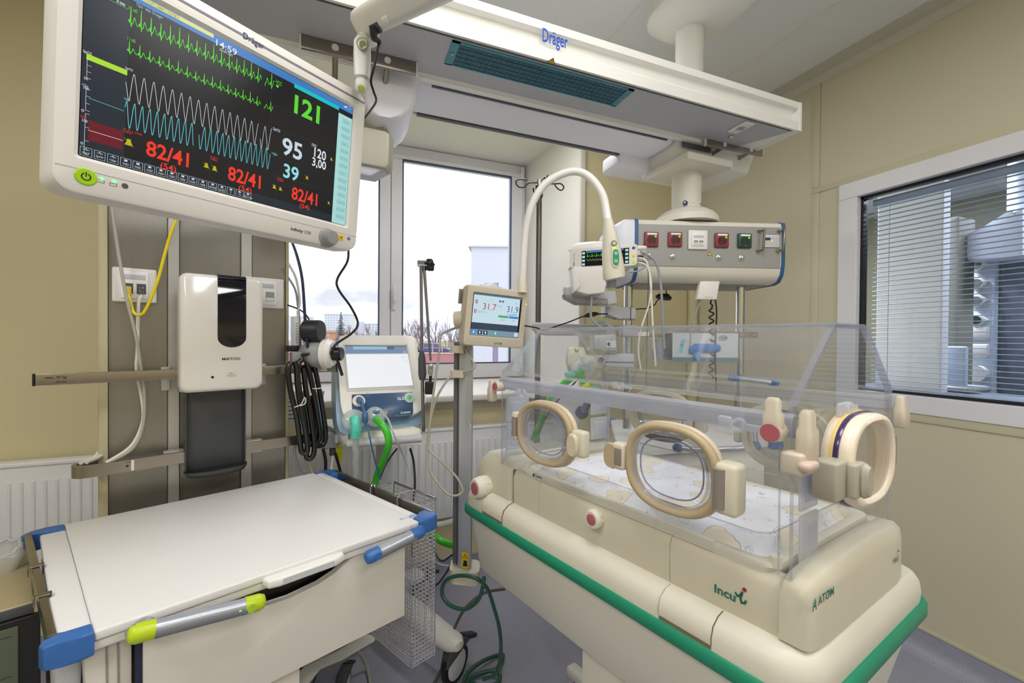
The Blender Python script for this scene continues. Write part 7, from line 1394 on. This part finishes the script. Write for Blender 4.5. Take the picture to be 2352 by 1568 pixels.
# breathing circuit held by a beige clamp above the far part of the hood
t = thing('circuit_clamp', 'beige clamp motor seen through the far end of the hood', 'clamp', atd(1350, 830, 1.62)); dq = 1.62
obj('clamp_body', B().loft([rr(F(atd(u, 825, dq), PFX, V((0, 0, 1)), -FWD), -.001, .001, -hh, hh*.8, .0008, 0)[:0] or oval(F(atd(u, v, dq), V((0, 0, 1)), FWD, PFX), hh, .032, 0, 3) for u, v, hh in ((1302, 825, .025), (1305, 825, .045), (1320, 824, .05), (1340, 826, .048), (1345, 832, .03), (1380, 832, .028), (1384, 832, .02))]), CREAM, t, 60)
obj('clamp_knob', B().cyl(atd(1380, 826, 1.585), atd(1381, 826, 1.57), .010), DGREY, t)
for u in (1325, 1352): obj('screw_cap', B().ball(atd(u, 802, 1.59), .009, 12), CREAM, t)
t = thing('breathing_circuit', 'white, green and teal breathing tubes hanging by the far end of the hood', 'tubes', atd(1330, 880, 1.55)); CW_ = clear('milky_tube', (.93, .96, .95, 1), .1, .15, haze=.55); GT = mat('green_tube', rgb(64, 190, 44), .3, coat=.2); TT = mat('teal_connector', rgb(112, 214, 186), .3); dq = 1.50
tb = lambda nm, P_, r, m, d=dq, spl=6: obj(nm, B().tube([atd(u, v, d+(k*.01)) for k, (u, v) in enumerate(P_)], r, 12, spl=spl), m, t, 60)
tb('y_piece', [(1318, 852), (1326, 838), (1345, 834), (1358, 848), (1352, 862)], .012, CW_); tb('white_elbow', [(1336, 816), (1338, 830), (1330, 846)], .008, CW_); tb('white_elbow', [(1364, 828), (1350, 836), (1344, 850)], .008, CW_)
tb('green_tube', [(1340, 850), (1318, 864), (1296, 880), (1275, 900), (1262, 918)], [.010, .012, .013, .013, .013], GT); tb('green_tube', [(1250, 950), (1236, 985), (1226, 1010)], .013, GT); tb('green_tube', [(1330, 858), (1338, 872), (1346, 884)], .013, GT); tb('yellow_band', [(1345, 882), (1350, 892)], .0135, mat('tube_yellow', rgb(226, 226, 40), .3), spl=0)
tb('teal_connector', [(1300, 862), (1320, 860)], .012, TT, spl=0); tb('teal_connector', [(1370, 890), (1358, 912), (1352, 925)], .016, TT); tb('violet_connector', [(1350, 926), (1340, 945)], [.013, .015], mat('violet_plastic', rgb(112, 104, 142), .35), spl=0); tb('violet_flange', [(1338, 946), (1334, 949)], .024, mat('dark_violet', rgb(52, 46, 92), .35), spl=0)
tb('milky_tube', [(1334, 950), (1326, 975), (1332, 1000), (1350, 1030), (1370, 1050), (1380, 1062)], .006, CW_); tb('milky_tube', [(1375, 860), (1390, 890), (1395, 940), (1392, 1010)], .010, CW_); tb('dark_lead', [(1330, 868), (1300, 900), (1268, 935), (1240, 985)], .003, BC)
obj('round_membrane', B().lathe(atd(1300, 935, 1.56), (-FWD+PFX*.6), [(.075, 0), (.077, .004), (.060, .010), (.02, .012)], 30), CW_, t, 60)
# ================================================================ ventilator between the trolley and the display pole
VX = V((.985, .172, -.009)).normalized(); VY = V((-.078, .495, .865)); VY = (VY-VX*VY.dot(VX)).normalized(); VN = VX.cross(VY); VC = V((.137, 1.855, 1.224)); VW, VH = .26, .1946
VF = F(VC-VX*VW/2-VY*VH/2, VX, VY, VN)
def vf(u, v, o=0): q = onP(u, v, VF.o+VN*o, VN)-VF.o; return q.dot(VX), q.dot(VY)
def vp(u, v, o=0): return onP(u, v, VF.o+VN*o, VN)
t = thing('ventilator', 'blue and white infant ventilator with a white reflection painted on its screen, standing before the window', 'ventilator', VC-V((0, 0, .2))); VB = mat('ventilator_blue', rgb(140, 172, 196), .4); VD = mat('ventilator_navy', rgb(56, 84, 122), .35); dv_ = V((-.17, .98, 0))
def smooth(P_, k=4): pts, _ = spline([V((a, c, 0)) for a, c in P_], [1]*len(P_), k, True); return [(p.x, p.y) for p in pts]
blue = smooth([(778, 779), (830, 779), (900, 779), (944, 779), (952, 788), (963, 850), (974, 915), (975, 950), (970, 974), (940, 980), (860, 988), (800, 997), (782, 992), (773, 960), (771, 900), (771, 830), (773, 790)])
obj('body', B().prism([vp(*p, -.03) for p in blue], -VN*.05+dv_*.05, .006), VB, t, 50)
obj('rear_body', B().prism([vp(u, v, -.07) for u, v in ((775, 784), (940, 784), (955, 840), (965, 960), (800, 975), (776, 950))], dv_*.18, .01), WHITE, t, 50)
wh = smooth([(782, 779), (830, 779), (900, 779), (942, 780), (950, 790), (961, 850), (971, 905), (973, 926), (965, 944), (945, 958), (860, 966), (800, 970), (783, 950), (777, 900), (775, 830), (776, 790)])
fp = obj('front_panel', B().prism([vp(*p, -.031) for p in wh], VN*.034, .005, 3), MW, t, 50)
obj('screen_frame', B().prism([vp(u, v, .0028) for u, v in ((787, 790), (936, 790), (952, 892), (797, 899))], VN*.0012, .001), mat('frame_shadow', rgb(205, 203, 198), .4), t, 0)
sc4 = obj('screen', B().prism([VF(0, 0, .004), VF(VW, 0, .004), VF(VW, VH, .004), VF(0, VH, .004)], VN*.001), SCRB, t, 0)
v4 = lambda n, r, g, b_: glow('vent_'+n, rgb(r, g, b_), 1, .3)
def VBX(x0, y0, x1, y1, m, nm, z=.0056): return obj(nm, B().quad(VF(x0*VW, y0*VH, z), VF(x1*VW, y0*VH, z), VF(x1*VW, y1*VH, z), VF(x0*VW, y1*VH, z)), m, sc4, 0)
VBX(0, 0, 1, .80, v4('white', 246, 247, 250), 'painted_reflection'); VBX(0, .80, 1, .985, v4('grey', 126, 146, 174), 'status_area'); VBX(.12, .90, .66, .975, v4('pale', 150, 196, 222), 'message_field', .006); VBX(.66, .905, .78, .975, v4('slate', 90, 110, 134), 'clock_field', .006)  # large white field glows to stand for a reflection on the screen
for s_, y in (('21', .80), ('20.1', .68), ('5.6', .57)): text('reading', s_, VF, .97*VW, y*VH, .012, v4('num', 214, 222, 232), sc4, align='r', z=.0066)
obj('status_line', B().quad(VF(.0, .78*VH, .0058), VF(VW, .78*VH, .0058), VF(VW, .80*VH, .0058), VF(0, .80*VH, .0058)), v4('mid', 196, 206, 220), sc4, 0)
obj('connector_panel', B().prism([vp(*p, .003) for p in ((808, 906), (946, 900), (948, 918), (949, 948), (944, 956), (934, 961), (880, 964), (809, 960))], VN*.0015, .0005, 1), VD, t, 50)
def vlathe(nm, u, v, prof, m, par=None, o=.0045): return obj(nm, B().lathe(vp(u, v, o), VN, prof, 28), m, par or t)
k = vlathe('power_key', 940, 914, [(.022, 0), (.022, .004), (.018, .006)], LGREY); vlathe('green_ring', 940, 914, [(.014, .006), (.014, .007), (.0105, .007), (.0105, .006)], glow('ring_green', rgb(60, 220, 110), 1.2), k); vlathe('key_face', 940, 914, [(.0105, .005), (.0105, .008), (.009, .0085)], GREY, k)
k = vlathe('sensor_port', 824, 921, [(.024, 0), (.024, .004), (.018, .005), (.016, .002)], WHITE); vlathe('port_core', 825, 920, [(.012, .002), (.012, .010), (.008, .012)], DGREY, k)
a = vf(912, 918); text('lettering', 'SLE', VF, a[0], a[1]-.004, .013, PAPER, t, w=.030, bold=.02, z=.0056); a = vf(920, 951); text('lettering', 'SLE6000', VF, a[0], a[1], .008, PAPER, t, w=.040, bold=.01, z=.0056); a = vf(907, 956); text('lettering', 'ИВЛ неонатальный', VF, a[0], a[1]-.002, .005, mat('pale_lettering', rgb(150, 170, 196), .5, var=0), t, w=.065, z=.0056)
a = vf(841, 912); b = B(); ribbon(VF, [(a[0], a[1]), (a[0]+.012, a[1]), (a[0]+.012, a[1]+.016), (a[0], a[1]+.016), (a[0], a[1])], .0008, b, .0056); obj('printed_symbol', b, MATS['pale_lettering'], t, 0)
t2 = thing('breathing_tubes', 'milky domes with teal elbow and green hose plugged into the ventilator', 'tubes', vp(820, 960)); MD = clear('milky_dome', (.95, .97, .97, 1), .12, .15, haze=.6, hz=(.9, .94, .94, 1))
def dome(u, v, r): obj('filter_dome', B().lathe(vp(u, v, .006), VN, [(r*.9, 0), (r, .004), (r*.97, .014), (r*.8, .022), (r*.4, .028), (r*.1, .029)], 30), MD, t2, 60)
dome(812, 966, .043); dome(861, 958, .040)
e0 = (vp(815, 966, .045)-CAM).dot(FWD); e1_ = (vp(828, 925, .03)-CAM).dot(FWD)
TL_ = mat('teal_elbow', rgb(92, 206, 184), .3); D_ = 1.82
obj('teal_elbow', B().tube([vp(815, 966, .02), atd(815, 963, e0), atd(817, 985, e0-.01), atd(817, 1001, e0)], [.016, .018, .0165, .0165], 18, spl=3), TL_, t2, 60); obj('elbow_socket', B().tube([atd(817, 985, e0-.008), atd(817, 1002, e0)], .0195, 18), TL_, t2)
obj('corrugated_tube', B().tube([atd(817+math.sin(k*.3), 1000+k*1.7, e0+k*.001) for k in range(70)], [.0105+.0012*(k % 2) for k in range(70)], 12), MD, t2, 60)
obj('green_hose', B().tube([vp(862, 962, .025), atd(868, 966, e0-.005), atd(885, 985, e0-.03), atd(893, 1015, e0-.03), atd(884, 1050, e0), atd(866, 1090, e0+.04), atd(858, 1130, e0+.06)], [.012, .013, .013, .013, .013, .013, .013], 14, spl=5), GT, t2, 60); obj('blue_spike', B().ball(vp(864, 946, .034), .010, 12, (1.4, 1, .8)), mat('plug_blue', rgb(84, 128, 170), .4), t2)
PBL = mat('plug_dark_blue', rgb(60, 100, 146), .4)
obj('blue_plug', B().tube([vp(826, 919, .012), atd(831, 925, e1_-.01), atd(836, 945, e1_-.03)], [.011, .008, .004], 12, spl=3), PBL, t2, 60); obj('blue_connector', B().tube([atd(837, 944, e1_-.03), atd(838, 950, e1_-.035), atd(839, 966, e1_-.04), atd(841, 972, e1_-.04)], [.005, .0115, .0115, .005], 12), PBL, t2, 60); obj('blue_lead', B().tube([atd(841, 970, e1_-.04), atd(848, 1000, e0-.03), atd(862, 1060, e0), atd(874, 1100, e0+.02)], .0028, 8, spl=5), PBL, t2)
k = obj('small_port', B().lathe(vp(883, 952, .005), VN, [(.014, 0), (.014, .008), (.008, .012)], 24), CHROME, t2); obj('clear_line', B().tube([vp(884, 954, .014), atd(893, 966, e0), atd(908, 1005, e0), atd(928, 1050, 1.74), atd(945, 1100, 1.74)], .0035, 8, spl=5), MD, t2)
t3 = thing('ventilator_stand', 'white ventilator stand with handle bar, column and braked castors', 'stand', V((.15, 1.9, 0)))
obj('support_tray', B().prism([atd(780, 992, e0+.05), atd(965, 984, e0+.13), atd(968, 1000, e0+.11), atd(800, 1012, e0+.04)], V((-.10, .30, 0)), .004), OFFW, t3, 50); obj('handle_bar', B().tube([atd(798, 1018, e0+.03), atd(880, 1013, e0+.05), atd(968, 1006, e0+.09)], .0155, 16), LGREY, t3)
obj('tray_edge', B().prism([atd(776, 990, e0+.06), atd(800, 998, e0+.03), atd(800, 1020, e0+.03), atd(790, 1022, e0+.04)], V((-.06, .2, 0)), .003), LGREY, t3); p = V((.17, 2.0, 0)); obj('column', B().cyl(p+V((0, 0, .14)), p+V((0, 0, .98)), .035), LGREY, t3)
w2_, w1_ = onz(1042, 1580, 0), onz(962, 1398, 0); 
def leg_(a, c, r): return obj('foot', B().loft([rr(F(a+(c-a)*k+V((0, 0, z_)), (c-a).normalized(), V((-(c-a).y, (c-a).x, 0)).normalized(), V((0, 0, 1))), -.001, .001, -w_, w_, .0008, 0)[:0] or [a+(c-a)*k+V((-(c-a).y, (c-a).x, 0)).normalized()*w_*math.cos(q)+V((0, 0, z_+h_*math.sin(q))) for q in [2*math.pi*j/16 for j in range(16)]] for k, w_, z_, h_ in ((0, .05, .19, .045), (.5, .052, .185, .036), (.9, .05, .175, .030), (1.0, .045, .175, .026), (1.06, .024, .175, .016))]), WB, t3, 60)
for w_ in (w2_, w1_): leg_(p, V((w_.x, w_.y, 0)), .05); caster(t3, w_+FWD*.03, .074, d=(R_*.85-FWD*.5).normalized())
for w_ in (V((-.12, 1.78, 0)), V((-.12, 2.15, 0))): leg_(p, w_, .05); caster(t3, w_, .074)
# folding support arm in front of the window
t = thing('folding_arm', 'folding steel support arm with black star knob in front of the window', 'arm', atd(968, 880, 1.7)); D_ = 1.68
P = lambda u, v, d=1.68: atd(u, v, d)
obj('pivot', B().cyl(P(960, 605), P(982, 606), .0135), CHROME, t); b = B()
secs = [[P(986, 609)+(V((0, 0, 1))*math.cos(q)+(FWD*.6+R_*.3)*math.sin(q))*(.021+.005*math.cos(5*q))*s+R_*x for q in [2*math.pi*j/40 for j in range(40)]] for s, x in ((.8, -.012), (1, -.008), (1, .010), (.8, .014))]
obj('star_knob', b.loft(secs), BLACK, t, 50)
RODM = mat('rod_steel', rgb(140, 138, 140), .3, .8)
obj('rod', B().tube([P(967, 612), P(969, 815)], [.0065, .006], 12), RODM, t); obj('rod', B().tube([P(974, 612), P(989, 828)], [.0065, .0045], 12), RODM, t)
obj('grip', B().tube([P(969, 806), P(969, 822), P(970, 858), P(970, 872)], [.008, .0145, .0165, .012], 14), DGREY, t, 60); obj('rod', B().tube([P(970, 870), P(973, 990, 1.72)], .007, 12), RODM, t)
obj('joint', B().box(F(P(989, 848), PFX, FWD), (0, 0, 0), (.020, .016, .044), .006), CHROME, t); obj('joint_screw', B().cyl(P(989, 845, 1.668), P(989, 845, 1.664), .006), STEEL, t); obj('black_hose', B().tube([P(989, 862), P(988, 882)], .006, 10), BLACK, t); obj('black_clamp', B().box(F(P(987, 890), PFX, FWD), (0, 0, 0), (.036, .03, .052), .006), BLACK, t)
# regulators and hose bundle on the rail right of the service panel
t = thing('suction_regulator', 'white suction regulator with black round gauge on the rail end', 'regulator', Kp(735, 810, .1))
q = Kp(722, 760, .10); obj('black_gauge', B().lathe(q-R_*.035, R_, [(.038, 0), (.041, .004), (.041, .055), (.038, .062)], 30), mat('gauge_black', rgb(26, 26, 30), .45), t); obj('gauge_neck', B().cyl(Kp(722, 782, .09), Kp(722, 800, .09), .014), OFFW, t)
q = Kp(742, 812, .10); obj('regulator_body', B().lathe(q-R_*.045, R_, [(.02, -.05), (.03, -.03), (.05, 0), (.054, .01), (.054, .035), (.048, .05)], 34), mat('regulator_grey', rgb(150, 152, 156), .4), t); obj('front_disc', B().lathe(q+R_*.005, R_, [(.054, 0), (.054, .02), (.044, .034)], 34), WHITE, t); obj('black_cap', B().lathe(q+R_*.038, R_, [(.026, 0), (.026, .03), (.022, .034)], 24), BLACK, t)
obj('tube_port', B().lathe(Kp(708, 868, .09), (0, 0, -1), [(.011, -.02), (.013, 0), (.016, .04), (.022, .062), (.008, .065)], 20), OFFW, t); obj('brass_nipple', B().lathe(Kp(709, 897, .09), (0, 0, -1), [(.011, 0), (.011, .018), (.013, .02), (.013, .032), (.009, .034), (.009, .052)], 16), mat('nickel', rgb(170, 160, 146), .3, 1), t)
t = thing('flow_meter', 'clear flow meter tube with printed scale left of the black gauge', 'flow meter', Kp(680, 790, .1)); obj('meter_tube', B().box(F(Kp(678, 762, .05), CDX, V((0, 0, 1)), CDN), (0, 0, 0), (.024, .115, .02), .004), MD, t); s = obj('scale_plate', B().box(F(Kp(681, 762, .062), CDX, V((0, 0, 1)), CDN), (0, 0, 0), (.012, .10, .002), .001), PAPER, t)
b = B(); fr = F(Kp(681, 762, .0632), CDX, V((0, 0, 1)), CDN)
for k in range(8): b.bb(fr, (-.003, -.04+k*.010, 0), (.003, -.038+k*.010, .0004))
obj('scale_print', b, INK, s, 0); obj('black_base', B().box(F(Kp(672, 800, .05), CDX, V((0, 0, 1)), CDN), (0, 0, 0), (.04, .022, .03), .003), BLACK, t); obj('grey_holder', B().box(F(Kp(680, 820, .09), CDX, V((0, 0, 1)), CDN), (0, 0, 0), (.036, .040, .04), .006), GREY, t)
t = thing('suction_jar', 'pale blue jar with printed scale behind the black hose bundle', 'jar', Kp(718, 960, .02)); obj('jar_body', B().cyl(Kp(718, 975, -.03), Kp(718, 905, -.03), .040), mat('pale_blue_jar', rgb(160, 196, 216), .3), t); obj('jar_lid', B().cyl(Kp(718, 905, -.03), Kp(718, 898, -.03), .043), WHITE, t)
t = thing('printed_carton', 'white printed carton standing behind the service panel edge', 'box', Kp(668, 940, -.05)); obj('carton', B().box(F(Kp(668, 935, -.06), CDX, V((0, 0, 1)), CDN), (0, 0, 0), (.07, .13, .06), .002), PAPER, t); b = B(); fr = F(Kp(672, 935, -.0298), CDX, V((0, 0, 1)), CDN)
for k in range(6): b.bb(fr, (-.022, -.045+k*.016, 0), (.012-.004*(k % 3), -.042+k*.016, .0004))
obj('carton_print', b, INK, t, 0)
hl_ = ['leftmost thick black loop of the hose bundle', 'second thick black loop of the hose bundle', 'middle thick black loop of the hose bundle', 'fourth thick black loop of the hose bundle', 'rightmost thick black loop of the hose bundle']
t = thing('hose_bundle', 'thick glossy black hose coiled in long loops on the rail end', 'hose', Kp(700, 940, .1)); HL_ = [[(668, 832), (662, 850), (668, 900), (682, 960), (690, 1020), (694, 1038), (706, 1036), (702, 990), (690, 930), (683, 880), (681, 845), (676, 830)], [(692, 826), (684, 845), (688, 900), (700, 960), (706, 1015), (704, 1048), (714, 1052), (722, 1030), (714, 960), (702, 890), (697, 845)],
    [(704, 830), (712, 860), (722, 910), (730, 960), (735, 1000), (724, 1022), (712, 1018)], [(716, 832), (724, 850), (734, 900), (744, 960), (748, 1000), (744, 1018), (732, 1024), (722, 1014), (726, 980), (718, 920), (708, 870), (704, 835)], [(700, 870), (706, 920), (716, 970), (724, 1000)]]
for k, P_ in enumerate(HL_): obj('hose_loop', B().tube([Kp(u, v, .125-.012*k+.006*math.sin(i)) for i, (u, v) in enumerate(P_)], .0092, 12, spl=5), RUBBER, t, 60)
obj('hose_tail', B().tube([Kp(662, 536, .02), Kp(680, 580, .05), Kp(694, 640, .08), Kp(700, 720, .10), Kp(706, 790, .11), Kp(716, 830, .11)], .0052, 10, spl=5), mat('blue_black_hose', rgb(24, 32, 62), .35), t, 60)
for P_ in ([(676, 935), (692, 928), (700, 912), (702, 925), (690, 932)], [(718, 892), (730, 892), (742, 890)]): obj('cable_tie', B().tube([Kp(u, v, .14) for u, v in P_], .0018, 6, spl=3), WHITE, t)
cable('hanging_cable', [Kp(800, 565, .06), Kp(798, 600, .07), Kp(775, 640, .08), Kp(778, 665, .09), Kp(806, 705, .10), Kp(822, 742, .10), Kp(808, 765, .12), Kp(772, 790, .14), Kp(758, 812, .15)], .0045, BC, 'wavy black cable falling from the big monitor in front of the window')
cable('hanging_cable', [Kp(692, 815, .12), Kp(712, 812, .12), Kp(745, 798, .13), Kp(762, 802, .14), Kp(776, 830, .15), Kp(786, 862, .15)], .0055, BC, 'black cable arching from the hose holder past the regulator')
for k, (P_, r, m, lb) in enumerate((([(662, 604), (680, 640), (688, 690), (684, 720), (692, 760), (700, 790), (702, 840)], .0045, MATS['white_cable'], 'white cable curving down at the edge of the service panel'), ([(662, 637), (678, 665), (684, 700), (688, 740), (690, 800)], .004, GC, 'grey cable curving down at the edge of the service panel'), ([(660, 700), (690, 712), (708, 730), (712, 750)], .0028, BC, 'thin dark lead running to the black gauge'), ([(680, 1018), (676, 1040), (684, 1065), (706, 1092), (712, 1100)], .0055, GC, 'grey cable hanging below the hose bundle'), ([(706, 1058), (714, 1075), (722, 1100)], .0055, gc, 'brownish cable below the hose bundle'), ([(742, 1030), (748, 1060), (746, 1100)], .006, BC, 'black cable hanging behind the trolley corner'), ([(770, 1040), (780, 1075), (788, 1110)], .0055, BC, 'black cable beside the yellow lead bundle'), ([(765, 1046), (760, 1080), (756, 1100)], .005, WC, 'white cable under the grey rail block'))): cable('hanging_cable', [Kp(u, v, .04) for u, v in P_], r, m, lb)
t = thing('rail_block', 'grey clamp block at the right end of the lower rail', 'clamp', Kp(760, 1010, .05)); obj('block_body', B().box(F(Kp(757, 1010, .02), CDX, V((0, 0, 1)), CDN), (0, 0, 0), (.055, .060, .045), .005), GREY, t); obj('block_screw', B().box(F(Kp(772, 1007, .05), CDX, V((0, 0, 1)), CDN), (0, 0, 0), (.014, .032, .02), .003), LGREY, t); obj('block_socket', B().cyl(Kp(764, 1030, .02), Kp(764, 1045, .02), .012), DGREY, t)
t = thing('yellow_lead_bundle', 'bundle of thin yellow leads tied beside the ventilator stand', 'leads', Kp(780, 1030, .03))
for k in range(5): obj('yellow_lead', B().tube([Kp(772+k*2.5, 1010, .03+k*.003), Kp(774+k*2, 1035, .03), Kp(782+(k-2)*2, 1058, .035), Kp(784+(k % 3-1)*4, 1050, .035), Kp(778+k*2, 1025, .03)], .0019, 6, spl=5), mat('lead_yellow', rgb(206, 210, 30), .4), t)
# floor: hoses and cables between the trolley and the incubator
GH = mat('dark_green_hose', rgb(36, 84, 66), .35)
def zcable(nm, P_, r, m, lb, z0=None): return cable(nm, [atd(u, v, d) if z0 is None else onz(u, v, d) for u, v, d in P_], r, m, lb, n=10, spl=6)
zcable('green_hose', [(1112, 1325, 1.30), (1108, 1350, 1.30), (1098, 1378, 1.32), (1070, 1398, 1.34), (1035, 1390, 1.36), (1016, 1365, 1.38), (1022, 1335, 1.38), (1050, 1322, 1.36), (1090, 1326, 1.34), (1118, 1350, 1.34), (1136, 1400, 1.36), (1148, 1450, 1.38), (1150, 1500, 1.40), (1140, 1545, 1.42), (1110, 1560, 1.44)], .0062, GH, 'dark green hose looping in the air beside the incubator')
gh = [onz(u, v, .012+.006*(k % 3)) for k, (u, v) in enumerate(((1060, 1580), (1075, 1545), (1105, 1520), (1140, 1505), (1156, 1505), (1140, 1535), (1105, 1545), (1080, 1560), (1100, 1575), (1140, 1570), (1148, 1550), (1130, 1540), (1090, 1552), (1070, 1580), (1060, 1600)))]
obj('green_hose', B().tube(gh, .0075, 10, spl=6), GH, None, 60, 'dark green hose lying coiled on the floor by the castor', 'hose')
obj('floor_cable', B().tube([onz(u, v, z_) for u, v, z_ in ((1160, 1352, .30), (1110, 1362, .28), (1070, 1395, .25), (1045, 1440, .2), (1030, 1490, .12), (1010, 1545, .03), (985, 1590, .01))], .0058, 10, spl=6), mat('brown_grey_cable', rgb(92, 84, 78), .4), None, 60, 'brown-grey cable running down to the floor before the castor', 'cable')
obj('floor_cable', B().tube([onz(u, v, z_) for u, v, z_ in ((806, 1478, .12), (826, 1500, .08), (842, 1530, .02), (850, 1568, .01), (852, 1600, .01))], .0058, 10, spl=6), gc, None, 60, 'grey cable on the floor left of the wire basket', 'cable')
zcable('green_corrugated_hose', [(960, 1195, 1.62), (985, 1220, 1.62), (1010, 1240, 1.62), (1036, 1250, 1.60), (1060, 1252, 1.58)], .0135, GT, 'bright green corrugated hose between the basket and the pole')
zcable('white_corrugated_hose', [(985, 1202, 1.9), (1010, 1203, 1.9), (1040, 1195, 1.9), (1060, 1185, 1.9)], .010, MD, 'milky corrugated hose under the radiator')
zcable('navy_lead', [(986, 1228, 1.6), (1000, 1270, 1.58), (1015, 1288, 1.56), (1036, 1276, 1.56), (1045, 1270, 1.56)], .0036, mat('navy_lead', rgb(44, 56, 92), .4), 'navy lead drooping left of the aluminium pole')
zcable('navy_lead', [(934, 1332, 1.6), (965, 1356, 1.58), (1000, 1345, 1.54), (1025, 1315, 1.5), (1038, 1290, 1.48)], .0036, MATS['navy_lead'], 'navy lead passing in front of the far castor')
zcable('clear_line', [(986, 1275, 1.75), (1010, 1295, 1.74), (1040, 1299, 1.72)], .0028, MD, 'thin clear line behind the aluminium pole')
for P_, r, m, lb in ((((874, 1095, 1.66), (884, 1070, 1.68), (900, 1045, 1.7), (912, 1030, 1.72)), .0035, BC, 'thin black lead rising from the basket to the ventilator stand'), (((942, 1030, 1.76), (950, 1060, 1.72), (953, 1110, 1.66), (950, 1150, 1.6)), .0045, BC, 'black lead falling from the handle bar into the basket')): zcable('stand_lead', P_, r, m, lb)
